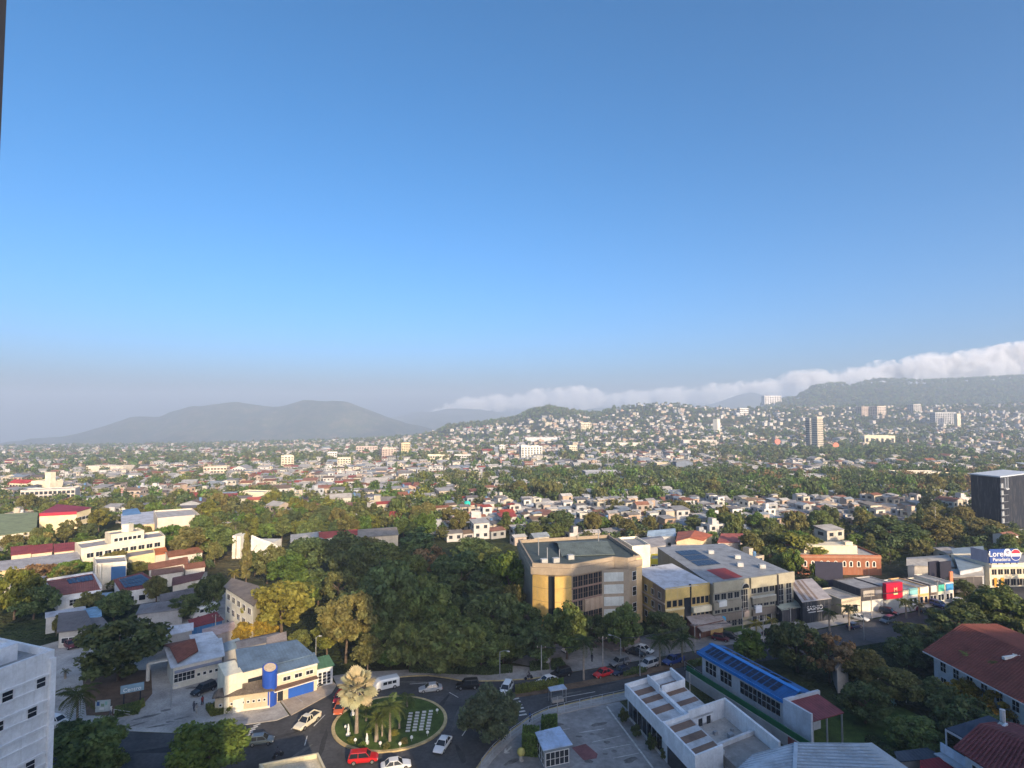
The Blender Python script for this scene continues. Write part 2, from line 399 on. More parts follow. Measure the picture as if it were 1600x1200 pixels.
def facebox(root, name, a, b, cen, u0, u1, z0, z1, depth, mat, color=None, proud=0.0, parent=None):
    """a slab lying on a facade between fractions u0..u1 and heights z0..z1, standing out by depth"""
    a, d, n, L = edge_frame(a, b, cen)
    c = a + d * (L * (u0 + u1) / 2) + n * (depth / 2 - 0.04 + proud); c.z = (z0 + z1) / 2
    m = MB(); m.box(c, (L * abs(u1 - u0), depth + 0.08, z1 - z0), axes=(d, n, Vector((0, 0, 1))))
    return m.build(name, mat, parent or root, color)
def scalepoly(q, k, c=None):
    c = c or sum((Vector((p[0], p[1], 0)) for p in q), Vector()) / len(q)
    return [c + (Vector((p[0], p[1], 0)) - c) * k for p in q]
def growpoly(q, e):
    n = len(q); c = sum((Vector((p[0], p[1], 0)) for p in q), Vector()) / n; out = []
    P = [Vector((p[0], p[1], 0)) for p in q]
    for i in range(n):
        p = P[i]; d1 = (p - P[i - 1]).normalized(); d2 = (P[(i + 1) % n] - p).normalized()
        n1 = Vector((d1.y, -d1.x, 0)); n2 = Vector((d2.y, -d2.x, 0))
        if n1.dot(p - c) < 0 and n2.dot(p - c) < 0: n1 = -n1; n2 = -n2
        b = (n1 + n2); 
        if b.length < 1e-4: b = n1
        b.normalize(); k = 1 / max(0.35, b.dot(n1)); out.append(p + b * (e * k))
    return out
def roof_on(root, q, h, style, rise=1.2, over=0.4, mat='sheetroof', color=(0.5, 0.5, 0.5), th=0.14, name='roof'):
    """roof over the quad q (front-left, front-right, back-right, back-left) at eave height h"""
    q = [Vector((p[0], p[1], 0)) for p in q]; g = growpoly(q, over)
    ex = (q[1] - q[0]).normalized(); ey = (q[3] - q[0]).normalized(); m = MB()
    def slab(pts):
        n = len(pts); up = [Vector(p) + Vector((0, 0, th)) for p in pts]
        m.add(list(pts) + up, [tuple(range(n))[::-1], tuple(range(n, 2 * n))] + [(i, (i + 1) % n, n + (i + 1) % n, n + i) for i in range(n)])
    Z = lambda p, z: Vector((p.x, p.y, z))
    uvd = ex
    if style == 'shed': slab([Z(g[0], h), Z(g[1], h), Z(g[2], h + rise), Z(g[3], h + rise)])
    elif style == 'gx':
        a = (g[0] + g[3]) / 2; b = (g[1] + g[2]) / 2
        slab([Z(g[0], h), Z(g[1], h), Z(b, h + rise), Z(a, h + rise)]); slab([Z(a, h + rise), Z(b, h + rise), Z(g[2], h), Z(g[3], h)])
    elif style == 'gy':
        a = (g[0] + g[1]) / 2; b = (g[2] + g[3]) / 2; uvd = ey
        slab([Z(g[0], h), Z(a, h + rise), Z(b, h + rise), Z(g[3], h)]); slab([Z(a, h + rise), Z(g[1], h), Z(g[2], h), Z(b, h + rise)])
    elif style == 'hip':
        L1 = (g[1] - g[0]).length; L2 = (g[3] - g[0]).length
        if L1 >= L2: k = min(0.45, 0.5 * L2 / L1); a = (g[0] + g[3]) / 2; b = (g[1] + g[2]) / 2; r0 = a + (b - a) * k; r1 = b + (a - b) * k; fs = ((0, 1, 'b', 'a'), (2, 3, 'a', 'b'), (1, 2, 'b'), (3, 0, 'a'))
        else: k = min(0.45, 0.5 * L1 / L2); a = (g[0] + g[1]) / 2; b = (g[2] + g[3]) / 2; r0 = a + (b - a) * k; r1 = b + (a - b) * k; fs = ((1, 2, 'b', 'a'), (3, 0, 'a', 'b'), (0, 1, 'a'), (2, 3, 'b'))
        for f in fs: slab([Z(r0, h + rise) if i == 'a' else Z(r1, h + rise) if i == 'b' else Z(g[i], h) for i in f])
    return m.build(name, mat, root, color, uvdir=(uvd.x, uvd.y))
def gable_fill(root, q, h, style, rise, color, mat='wall'):
    q = [Vector((p[0], p[1], 0)) for p in q]; m = MB()
    if style == 'gx': E = ((0, 3), (1, 2))
    elif style == 'gy': E = ((0, 1), (3, 2))
    elif style == 'shed':
        c = sum(q, Vector()) / 4
        a, b = q[3], q[2]; m.add([(a.x, a.y, h - .01), (b.x, b.y, h - .01), (b.x, b.y, h + rise), (a.x, a.y, h + rise)], [(0, 1, 2, 3)])
        for i, j in ((0, 3), (1, 2)): m.add([(q[i].x, q[i].y, h - .01), (q[j].x, q[j].y, h - .01), (q[j].x, q[j].y, h + rise)], [(0, 1, 2)])
        return m.build('gable', mat, root, color)
    else: return None
    for i, j in E:
        mid = (q[i] + q[j]) / 2; m.add([(q[i].x, q[i].y, h - .01), (q[j].x, q[j].y, h - .01), (mid.x, mid.y, h + rise)], [(0, 1, 2)])
    return m.build('gable', mat, root, color)
def parapet(root, q, h, ph=0.6, th=0.25, color=(0.7, 0.7, 0.7), deck=(0.4, 0.4, 0.4), deckmat='roofpaint'):
    q = [Vector((p[0], p[1], 0)) for p in q]; i = growpoly(q, -th); o = growpoly(q, 0.03); m = MB(); n = len(q)
    vs = [(p.x, p.y, h - 0.25) for p in o] + [(p.x, p.y, h + ph) for p in o] + [(p.x, p.y, h + ph) for p in i] + [(p.x, p.y, h + .02) for p in i]
    fs = []
    for k in range(n):
        j = (k + 1) % n; fs += [(k, j, n + j, n + k), (n + k, n + j, 2 * n + j, 2 * n + k), (2 * n + k, 2 * n + j, 3 * n + j, 3 * n + k)]
    m.add(vs, fs); m.build('parapet', 'wall', root, color)
    dk = MB(); dk.add([(p.x, p.y, h + .03) for p in i], [tuple(range(n))]); return dk.build('roof', deckmat, root, deck)
FOOT = []                                                     # plan footprints already taken: (x, y, radius)
LMARK = []                                                    # named things that scattered ones can be described by
def quad_px(pts, h):
    P = [at(x, y, h) for x, y in pts]
    if len(P) == 3: P.append(P[0] + P[2] - P[1])
    return P
def house(name, label, cat, pts, h, style='flat', wall=(0.6, 0.57, 0.5), roof=(0.4, 0.38, 0.36), rise=1.3, over=0.4, rmat=None, z0=0.0, ph=0.6, wins=(), group=None, lm=None, world=False, hz=0.0):
    """building whose eave/roof corners are seen at the given pixels; wins = (edge, z, w, h, n, u0, u1, nx, ny)"""
    q = [Vector((p[0], p[1], 0)) for p in pts] if world else quad_px(pts, h + z0)
    c = sum((Vector((p.x, p.y, 0)) for p in q), Vector()) / len(q)
    root = thing(name, label, cat, (c.x, c.y, z0), 0, group)
    rad = max((Vector((p.x, p.y, 0)) - c).length for p in q); FOOT.append((c.x, c.y, rad * 0.85))
    if lm: LMARK.append((lm, c.x, c.y))
    top = z0 + h
    MB().prism(q, z0 - 1.0, top).build('wall', 'wall', root, wall)
    if style == 'flat': parapet(root, q, top, ph, 0.25, tuple(min(1, v * 1.05) for v in wall), roof)
    else:
        roof_on(root, q, top, style, rise, over, rmat or 'sheetroof', roof); gable_fill(root, q, top, style, rise * 0.93, wall)
    for w in wins:
        e, z, ww, wh, n = w[:5]; u0, u1, nx, ny = (list(w[5:]) + [0.08, 0.92, 1, 1][len(w[5:]):])
        windows(root, q[e], q[(e + 1) % len(q)], c, z0 + z, ww, wh, n, u0, u1, nx, ny)
    root['_q'] = 0; del root['_q']
    return root, q, c

# ------------------------------------------------------------------ vegetation
def crown_mesh(name, seed, n_clump=60, n_leaf=9000, leaf=0.031, rx=0.5, rz=0.42, top=0.0, droop=0.0, spread=0.13, hollow=0.55):
    r = np.random.default_rng(seed)
    d = r.normal(size=(n_clump, 3)); d /= np.linalg.norm(d, axis=1)[:, None]
    rad = (hollow + (1 - hollow) * r.random(n_clump) ** 0.5)[:, None]
    C = d * rad * np.array([rx, rx, rz]) * (0.8 + 0.3 * r.random((n_clump, 1))); C[:, 2] = np.where(C[:, 2] < -0.6 * rz, -0.6 * rz + 0.1 * C[:, 2], C[:, 2])
    if top: C[:, :2] *= (1 - top * np.clip((C[:, 2] / rz + 1) / 2, 0, 1))[:, None]
    k = r.integers(0, n_clump, n_leaf); cs = spread * (0.7 + 0.7 * r.random(n_clump))
    off = r.normal(size=(n_leaf, 3)); off /= np.linalg.norm(off, axis=1)[:, None]; off *= (r.random((n_leaf, 1)) ** 0.4) * cs[k][:, None]; off[:, 2] *= 0.7
    P = C[k] + off
    if droop: P[:, 2] -= droop * r.random(n_leaf) * np.linalg.norm(P[:, :2], axis=1)
    nrm = off / np.maximum(1e-6, np.linalg.norm(off, axis=1))[:, None] + 0.9 * r.normal(size=(n_leaf, 3)) + np.array([0, 0, 0.6]); nrm /= np.linalg.norm(nrm, axis=1)[:, None]
    t = np.cross(nrm, r.normal(size=(n_leaf, 3))); t /= np.linalg.norm(t, axis=1)[:, None]; b = np.cross(nrm, t)
    s = leaf * (0.6 + 0.8 * r.random((n_leaf, 1)))
    V = np.stack([P - t * s - b * s * .55, P + t * s * .2 - b * s * .75, P + t * s + b * s * .5, P - t * s * .3 + b * s * .7], 1).reshape(-1, 3)
    Fq = np.arange(n_leaf * 4).reshape(-1, 4)
    tone = (0.72 + 0.56 * r.random(n_clump))[k] * (0.75 + 0.5 * r.random(n_leaf)); warm = (r.random(n_clump) * 0.2)[k]
    cols = np.stack([tone * (1 + warm), tone * (1 + 0.2 * warm), tone * (1 - 0.4 * warm)], 1)
    return npmesh(name, V, Fq, ['leaf'], cols)
CROWNS = {'round': [crown_mesh('crown', 11 + i) for i in range(4)],
          'wide': [crown_mesh('crown', 31 + i, 54, 6500, 0.030, 0.5, 0.26, hollow=0.5, spread=0.11) for i in range(3)],
          'tall': [crown_mesh('crown', 51 + i, 44, 6000, 0.032, 0.36, 0.52, top=0.45, spread=0.12) for i in range(3)],
          'airy': [crown_mesh('crown', 71 + i, 40, 3000, 0.030, 0.5, 0.4, spread=0.10) for i in range(2)],
          'shrub': [crown_mesh('crown', 91 + i, 40, 3500, 0.055, 0.5, 0.42, spread=0.16) for i in range(2)],
          'cone': [crown_mesh('crown', 111 + i, 60, 6000, 0.028, 0.34, 0.55, top=0.92, spread=0.09) for i in range(2)]}
def trunk_mesh(seed, th=0.4):
    """unit tree: height 1, crown centre near 0.62; limbs reach into the crown"""
    r = random.Random(seed); m = MB()
    b = [(0, 0, -0.02), (0.01, 0.0, 0.15), (0.015, 0.01, 0.3), (0.0, 0.015, 0.48), (-0.01, 0.0, 0.7)]
    m.tube(b, [0.030, 0.024, 0.02, 0.015, 0.006], 8)
    for i in range(6):
        a = i * 1.05 + r.random() * .5; s = 0.26 + 0.25 * r.random(); l = 0.18 + 0.14 * r.random()
        p0 = Vector((0.012, 0.01, s)); p1 = p0 + Vector((math.cos(a) * l * .6, math.sin(a) * l * .6, l * .45)); p2 = p1 + Vector((math.cos(a + .3) * l * .5, math.sin(a + .3) * l * .5, l * .4))
        m.tube([p0, p1, p2], [0.012, 0.008, 0.003], 5)
    return m.mesh('trunk', 'bark', smooth=True)
TRUNKS = [trunk_mesh(i) for i in range(4)]
GREENS = {'dark': (0.095, 0.135, 0.055), 'mid': (0.135, 0.18, 0.058), 'yellow': (0.185, 0.205, 0.045), 'olive': (0.165, 0.17, 0.062), 'dry': (0.25, 0.17, 0.09), 'gold': (0.27, 0.22, 0.035), 'bright': (0.11, 0.185, 0.04), 'blue': (0.1, 0.15, 0.09), 'silver': (0.38, 0.42, 0.4)}
def jit(c, a=0.12):
    k = 1 + random.uniform(-a, a); return (c[0] * k * (1 + random.uniform(-.1, .1)), c[1] * k, c[2] * k)
def tree(label, base, height, width, kind='round', tone='mid', name='broadleaf_tree', cat='tree', group=None, low=0.22, seed=None):
    """tapered trunk with limbs and a leafy crown; low = bare share of the height"""
    s = random.randrange(99) if seed is None else seed
    root = thing(name, label, cat, base, 0, group)
    t = link('trunk', TRUNKS[s % len(TRUNKS)], root, (0, 0, 0), random.uniform(0, 6.28)); tw = max(0.55, min(1.15, width / height))
    t.scale = (height * tw, height * tw, height)
    c = link('crown', CROWNS[kind][s % len(CROWNS[kind])], root, (0, 0, height * (low + 1) / 2), random.uniform(0, 6.28), jit(GREENS[tone] if isinstance(tone, str) else tone))
    zz = {'round': 0.84 + .16, 'wide': 0.62, 'tall': 1.12, 'airy': 0.96, 'shrub': 0.94, 'cone': 1.12}[kind]
    ww = {'tall': 0.78, 'cone': 0.74}.get(kind, 1.08)
    c.scale = (width / ww, width / ww, height * (1 - low) / zz)
    FOOT.append((base[0], base[1], width * 0.35))
    return root
def tree_px(label, px, py_base, py_top, wpx, kind='round', tone='mid', **kw):
    """tree whose foot is at (px, py_base) on the ground and whose crown reaches py_top and is wpx wide in the photograph"""
    z = kw.pop('z', None)
    if z is None: b = at(px, py_base, 0.0)
    else: b = at(px, py_base, z)
    h = zat(py_top, b.y) - b.z; w = wpx / F * b.y
    return tree(label, b, h, w, kind, tone, **kw)
def frond_mesh(seed, L=1.0, n=15, curve=1.0, lw=0.035, ll=0.24):
    r = random.Random(seed); m = MB(); P = []
    for i in range(n + 1):
        t = i / n; P.append(Vector((L * (t * 0.95 - 0.14 * curve * t * t), 0, L * (0.36 * t - 0.62 * curve * t * t))))
    m.tube(P, [0.014 * (1 - i / (n + 1.5)) + 0.002 for i in range(n + 1)], 4)
    for i in range(2, n + 1):
        t = i / n; l = ll * L * (math.sin(math.pi * min(1, t * 0.86 + 0.12)) ** 0.6) * r.uniform(.85, 1.1)
        for s in (-1, 1):
            p = P[i]; tip = p + Vector((l * 0.45, s * l, -l * (0.35 + 0.3 * r.random()))); w = lw * L
            mid = p + (tip - p) * 0.5 + Vector((w, 0, 0.02 * L))
            m.quad(p - Vector((w * .4, 0, 0)), mid - Vector((w * 1.6, 0, 0)), tip, mid)
    me = m.mesh('frond', 'leaf'); n_ = len(me.polygons)
    a = me.color_attributes.new('Col', 'FLOAT_COLOR', 'CORNER'); 
    for d in a.data: k = r.uniform(.8, 1.2); d.color = (k, k, k, 1)
    return me
FRONDS = [frond_mesh(i, 1.0, 15, 0.75 + 0.35 * i) for i in range(3)]
def palm_base_mesh():
    m = MB(); m.tube([(0, 0, -0.02), (0.01, 0, 0.3), (0.0, 0.01, 0.65), (0, 0, 1)], [1.25, 0.95, 0.85, 0.8], 10)
    return m.mesh('trunk', 'palmbark', smooth=True)
PTRUNK = palm_base_mesh()
def palm(label, base, height, flen, n=16, tone=(0.07, 0.10, 0.03), tr=0.2, group='palms', name='palm_tree', tlow=-0.7, thi=0.75):
    root = thing(name, label, 'palm', base, 0, group)
    t = link('trunk', PTRUNK, root); t.scale = (tr, tr, height)
    for v in range(n):
        f = link('frond', FRONDS[v % 3], root, (0, 0, height * 0.985), 0, jit(tone, .2))
        el = tlow + (thi - tlow) * (v + .5) / n
        f.rotation_euler = (random.uniform(-.2, .2), -el, v * 2.39996 + random.uniform(-.2, .2)); s = flen * random.uniform(.85, 1.1); f.scale = (s, s, s)
    FOOT.append((base[0], base[1], 1.0))
    return root
def palm_px(label, px, py, py_top, fpx, **kw):
    b = at(px, py); return palm(label, b, max(1.5, zat(py_top, b.y)), fpx / F * b.y, **kw)
def fan_mesh(seed):
    r = random.Random(seed); m = MB(); n = 22
    m.tube([(0, 0, 0), (0.5, 0, 0.02), (1.0, 0, 0)], [0.03, 0.022, 0.018], 4)
    for i in range(n):
        a = (i / (n - 1) - 0.5) * 4.6; l = 0.62 * (0.82 + 0.18 * math.cos(a)) * r.uniform(.93, 1.05); w = 0.11
        d = Vector((math.cos(a), math.sin(a), -0.12 + 0.1 * (i % 2))); s = Vector((-math.sin(a), math.cos(a), 0)) * w; p = Vector((1.0, 0, 0))
        m.quad(p, p + d * (l * .62) - s + Vector((0, 0, .04)), p + d * l + Vector((0, 0, -.03)), p + d * (l * .62) + s - Vector((0, 0, .02)))
    me = m.mesh('fan_leaf', 'leaf'); a = me.color_attributes.new('Col', 'FLOAT_COLOR', 'CORNER')
    for d in a.data: k = r.uniform(.85, 1.12); d.color = (k, k, k, 1)
    return me
FANS = [fan_mesh(5), fan_mesh(6)]
def fan_palm(label, base, height, size, n=26, tone=(0.42, 0.40, 0.27), tr=0.3):
    root = thing('fan_palm', label, 'palm', base, 0, None)
    t = link('trunk', PTRUNK, root); t.scale = (tr, tr, height)
    for v in range(n):
        f = link('fan_leaf', FANS[v % 2], root, (0, 0, height * 0.97), 0, jit(tone, .15)); el = -0.8 + 2.15 * (v + .5) / n
        f.rotation_euler = (random.uniform(-.5, .5), -el, v * 2.39996); s = size * random.uniform(.9, 1.1); f.scale = (s, s, s)
    FOOT.append((base[0], base[1], 1.0))
    return root
def hedge(label, pts, h, tone='mid', z=0.0, name='hedge', w=None, parent=None):
    """clipped hedge over a plan polygon (pixels on the ground): a leafy shell of small quads"""
    P = [at(x, y, z) for x, y in pts]; c = sum(P, Vector()) / len(P); r = random.Random(len(label))
    root = thing(name, label, 'hedge', (c.x, c.y, z)) if parent is None else parent
    mn = Vector((min(p.x for p in P), min(p.y for p in P), 0)); mx = Vector((max(p.x for p in P), max(p.y for p in P), 0))
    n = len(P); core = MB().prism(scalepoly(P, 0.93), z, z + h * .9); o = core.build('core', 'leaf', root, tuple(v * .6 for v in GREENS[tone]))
    a = o.data.color_attributes.new('Col', 'FLOAT_COLOR', 'CORNER')
    for d in a.data: d.color = (1, 1, 1, 1)
    area = 0.5 * abs(sum(P[i].x * P[(i + 1) % n].y - P[(i + 1) % n].x * P[i].y for i in range(n)))
    per = sum((P[i] - P[(i + 1) % n]).length for i in range(n)); N = int(min(5000, (area + per * h) * 45)); L = []
    def inside(x, y):
        k = False; j = n - 1
        for i in range(n):
            if (P[i].y > y) != (P[j].y > y) and x < (P[j].x - P[i].x) * (y - P[i].y) / (P[j].y - P[i].y) + P[i].x: k = not k
            j = i
        return k
    while len(L) < N:
        if r.random() < per * h / (area + per * h):
            i = r.randrange(n); u = r.random(); p = P[i].lerp(P[(i + 1) % n], u); L.append((p.x, p.y, z + h * r.random()))
        else:
            x, y = r.uniform(mn.x, mx.x), r.uniform(mn.y, mx.y)
            if inside(x, y): L.append((x, y, z + h * (0.9 + .15 * r.random())))
    A = np.array(L) - np.array([c.x, c.y, z]); g = np.random.default_rng(3); t = g.normal(size=A.shape); t /= np.linalg.norm(t, axis=1)[:, None]
    b = np.cross(t, g.normal(size=A.shape)); b /= np.linalg.norm(b, axis=1)[:, None]; s = 0.14 * (0.6 + .8 * g.random((len(A), 1)))
    V = np.stack([A - t * s, A - b * s, A + t * s, A + b * s], 1).reshape(-1, 3); k = g.uniform(.65, 1.35, len(A))
    me = npmesh('foliage', V, np.arange(len(V)).reshape(-1, 4), ['leaf'], np.stack([k, k, k], 1))
    link('foliage', me, root, color=GREENS[tone])
    FOOT.append((c.x, c.y, 2.0)); return root

ORD = ['first', 'second', 'third', 'fourth', 'fifth', 'sixth', 'seventh', 'eighth', 'ninth', 'tenth', 'eleventh', 'twelfth', 'thirteenth', 'fourteenth', 'fifteenth', 'sixteenth', 'seventeenth', 'eighteenth', 'nineteenth', 'twentieth']
def unique_labels(items):
    """items: (key phrase, px, object); same phrase -> counted from the left"""
    by = {}
    for k, px, o in items: by.setdefault(k, []).append((px, o))
    for k, l in by.items():
        l.sort(key=lambda t: t[0])
        for i, (px, o) in enumerate(l): o['label'] = k if len(l) == 1 else k + ', ' + (ORD[i] if i < 20 else str(i + 1) + 'th') + ' from left'
# ------------------------------------------------------------------ vehicles (local x forward, wheels on z = 0)
def loft(m, st, ring):
    """skin through stations; ring(station) gives the points of one cross section"""
    rs = [ring(s) for s in st]; n = len(rs[0]); b = len(m.v)
    for r_ in rs: m.v += [tuple(p) for p in r_]
    for i in range(len(rs) - 1):
        for k in range(n): m.f.append((b + i * n + k, b + i * n + (k + 1) % n, b + (i + 1) * n + (k + 1) % n, b + (i + 1) * n + k))
    m.f.append(tuple(b + k for k in range(n))[::-1]); m.f.append(tuple(b + (len(rs) - 1) * n + k for k in range(n)))
def wheel_mesh():
    def disc(m, r, w, n=18):
        v = []; 
        for s in (-1, 1):
            for k in range(n): a = 2 * math.pi * k / n; v.append((r * math.cos(a), s * w / 2, r * math.sin(a)))
        m.add(v, [(k, (k + 1) % n, n + (k + 1) % n, n + k) for k in range(n)] + [tuple(range(n))[::-1], tuple(range(n, 2 * n))])
    a = MB(); disc(a, 0.5, 0.34); b = MB(); disc(b, 0.3, 0.37, 12)
    return a.mesh('tyre', 'rubber'), b.mesh('rim', 'rim')
TYRE, RIM = wheel_mesh()
def wheels(root, xs, wy, rr):
    for x in xs:
        for s in (-1, 1):
            w = empty('wheel', (x, s * (wy - 0.10), rr)); w.parent = root
            t = link('tyre', TYRE, w); t.scale = (2 * rr, .62, 2 * rr); k = link('rim', RIM, w); k.scale = (2 * rr, .62, 2 * rr)
def car_proto(kind):
    S = {'sedan': (4.5, 1.76, 1.42, 0.31), 'hatch': (3.9, 1.7, 1.48, 0.30), 'suv': (4.5, 1.85, 1.72, 0.36), 'pickup': (5.2, 1.85, 1.75, 0.38)}[kind]
    L, W, Ht, rr = S; hL, hw = L / 2, W / 2; zb = 0.22 if kind in ('sedan', 'hatch') else 0.34; sh = Ht * 0.60
    root = empty('car')
    zh = sh - 0.05
    st = [(-hL, .55, .82, sh - .14), (-hL + .12, .30, .93, sh - .03), (-hL + .5, 0, .99, sh), (-.2 * L, 0, 1.0, sh), (.18 * L, 0, 1.0, sh), (.28 * L, 0, .99, zh - .02), (hL - .35, 0, .95, zh - .14), (hL - .08, .25, .88, zh - .26), (hL, .5, .8, zh - .34)]
    if kind == 'sedan': st[1] = (-hL + .12, .30, .93, sh - .06)
    m = MB()
    def ring(s):
        x, up, w, zt = s; b0 = zb + up * .25; w *= hw
        return [Vector(p) for p in ((x, -w * .93, b0), (x, -w, b0 + (zt - b0) * .45), (x, -w * .97, zt - .05), (x, -w * .86, zt), (x, 0, zt + .025), (x, w * .86, zt), (x, w * .97, zt - .05), (x, w, b0 + (zt - b0) * .45), (x, w * .93, b0))]
    loft(m, st, ring); body = m.build('body', 'carpaint', root, (.5, .5, .5), smooth=False)
    if kind == 'pickup': x0, x1, r0, r1 = -.10 * L, .24 * L, -.07 * L, .11 * L
    elif kind == 'sedan': x0, x1, r0, r1 = -.36 * L, .22 * L, -.22 * L, .06 * L
    elif kind == 'hatch': x0, x1, r0, r1 = -.46 * L, .26 * L, -.36 * L, .08 * L
    else: x0, x1, r0, r1 = -.475 * L, .24 * L, -.42 * L, .10 * L
    g = MB(); z0, z1 = sh - .02, Ht - .06
    cst = [(x0, .90, z0, z0 + .02), (r0, .88, z0, z1), (r1, .88, z0, z1), (x1, .88, z0, z0 + .02)]
    def cring(s):
        x, w, a, b = s; w *= hw; tw = w * (.80 if b > a + .1 else .97)
        return [Vector(p) for p in ((x, -w, a), (x, -tw, b), (x, tw, b), (x, w, a))]
    loft(g, cst, cring); cab = g.build('windows', 'glass', root)
    t = MB(); tw = hw * .88 * .80
    loft(t, [(r0 - .06, tw * .93, z1 - .01, z1 + .02), (r0 + .15, tw * 1.02, z1 - .01, z1 + .06), (r1 - .1, tw * 1.02, z1 - .01, z1 + .06), (r1 + .06, tw * .93, z1 - .02, z1 + .01)],
         lambda s: [Vector(p) for p in ((s[0], -s[1], s[2]), (s[0], -s[1] * .92, s[3]), (s[0], s[1] * .92, s[3]), (s[0], s[1], s[2]))])
    t.build('roof', 'carpaint', root, (.5, .5, .5))
    for s in (-1, 1):
        for (xa, xb) in ((x1 - .02, r1), (x0 + .02, r0), ((r0 + r1) / 2, (r0 + r1) / 2)):
            MB().bar((xa, s * hw * .885, z0), (xb, s * hw * .712, z1 + .01), .075, .06).build('pillar', 'carpaint', root, (.5, .5, .5))
    for s in (-1, 1):
        MB().box((hL - .10, s * hw * .66, zh - .36), (.16, .34, .15)).build('headlight', 'lens', root)
        MB().box((-hL + .05, s * hw * .72, sh - .22), (.10, .26, .18)).build('tail_light', 'redlens', root)
        MB().box((x1 - .25, s * (hw + .07), sh + .03), (.12, .16, .12)).build('mirror', 'carpaint', root, (.5, .5, .5))
    MB().box((hL - .03, 0, zb + .10), (.10, W * .8, .16)).build('bumper', 'darkmetal', root); MB().box((-hL + .03, 0, zb + .10), (.10, W * .8, .16)).build('bumper', 'darkmetal', root)
    MB().box((0, 0, zb + .06), (L * .86, W * .9, .16)).build('underbody', 'darkmetal', root)
    if kind == 'pickup':
        b = MB(); b.box((-.31 * L, 0, sh + .01), (.33 * L, W * .80, .05)); b.build('bed', 'darkmetal', root)
        r_ = MB()
        for s in (-1, 1): r_.box((-.305 * L, s * hw * .9, sh + .10), (.36 * L, .10, .22))
        r_.box((-hL + .06, 0, sh + .10), (.08, W * .86, .22)); r_.build('bed_side', 'carpaint', root, (.5, .5, .5))
    wheels(root, (-.30 * L, .31 * L), hw, rr)
    return root
def bus_proto(L, W, H, nm):
    root = empty(nm); m = MB(); hw = W / 2
    st = [(-L / 2, .94, .4, H - .12), (-L / 2 + .15, 1, .35, H), (L / 2 - 1.1, 1, .35, H), (L / 2 - .5, .97, .35, H - .35), (L / 2 - .05, .92, .4, H * .48), (L / 2, .88, .45, H * .40)]
    loft(m, st, lambda s: [Vector(p) for p in ((s[0], -hw * s[1], s[2]), (s[0], -hw * s[1], s[3] - .25), (s[0], -hw * s[1] * .86, s[3]), (s[0], hw * s[1] * .86, s[3]), (s[0], hw * s[1], s[3] - .25), (s[0], hw * s[1], s[2]))])
    m.build('body', 'carpaint', root, (.8, .8, .8))
    n = max(2, int(L / 1.5))
    for i in range(n):
        for s in (-1, 1):
            MB().box((-L / 2 + .6 + (L - 2.2) * (i + .5) / n, s * (hw + .0), H * .66), ((L - 2.2) / n * .86, .05, H * .26)).build('window', 'glass', root)
    a = Vector((L / 2 - .56, 0, H - .5)); b = Vector((L / 2 - .09, 0, H * .5)); d = (b - a).normalized(); nn = Vector((-d.z, 0, d.x)) * -1
    MB().box((a + b) / 2 + nn * .03, (W * .86, (b - a).length * .9, .05), axes=(Vector((0, 1, 0)), d, nn)).build('windscreen', 'glass', root)
    for s in (-1, 1):
        MB().box((L / 2 - .01, s * hw * .62, H * .30), (.08, .3, .16)).build('headlight', 'lens', root)
        MB().box((-L / 2 + .01, s * hw * .75, H * .35), (.06, .2, .3)).build('tail_light', 'redlens', root)
    wheels(root, (-.30 * L, .33 * L), hw, 0.36)
    return root
PROTO = {}
CARC = {'white': (.72, .72, .70), 'silver': (.40, .41, .42), 'grey': (.16, .17, .18), 'black': (.012, .012, .014), 'navy': (.012, .018, .05), 'blue': (.02, .05, .22), 'red': (.50, .012, .015), 'maroon': (.10, .012, .02), 'bluegrey': (.06, .085, .11), 'cream': (.72, .66, .50), 'orange': (.55, .12, .03)}
def car(label, px, py, az, kind, color, z=0.03, cat='car', pos=None, group='vehicles on the streets and lots'):
    """az = heading, degrees clockwise from the view direction"""
    names = {'sedan': 'sedan_car', 'hatch': 'hatchback_car', 'suv': 'suv_car', 'pickup': 'pickup_truck', 'van': 'minibus', 'bus': 'minibus'}
    rc = {k: CARC[color] for k in ('body', 'roof', 'pillar', 'mirror', 'bed_side')}
    p = pos or at(px, py, 0)
    if kind not in PROTO:
        PROTO[kind] = bus_proto(6.8, 2.1, 2.6, 'minibus') if kind == 'bus' else bus_proto(4.9, 1.9, 2.1, 'minibus') if kind == 'van' else car_proto(kind)
        c = PROTO[kind]
        def rec(o):
            for ch in o.children:
                if ch.name.split('.')[0] in rc: ch.color = (*rc[ch.name.split('.')[0]], 1)
                rec(ch)
        rec(c)
    else: c = copy_tree(PROTO[kind], recolor=rc)
    c.name = names[kind]; c.location = (p.x, p.y, z); c.rotation_euler = (0, 0, R(90 - az))
    ORG[c.name] = Vector(c.location)
    tag(c, label, cat, group); return c
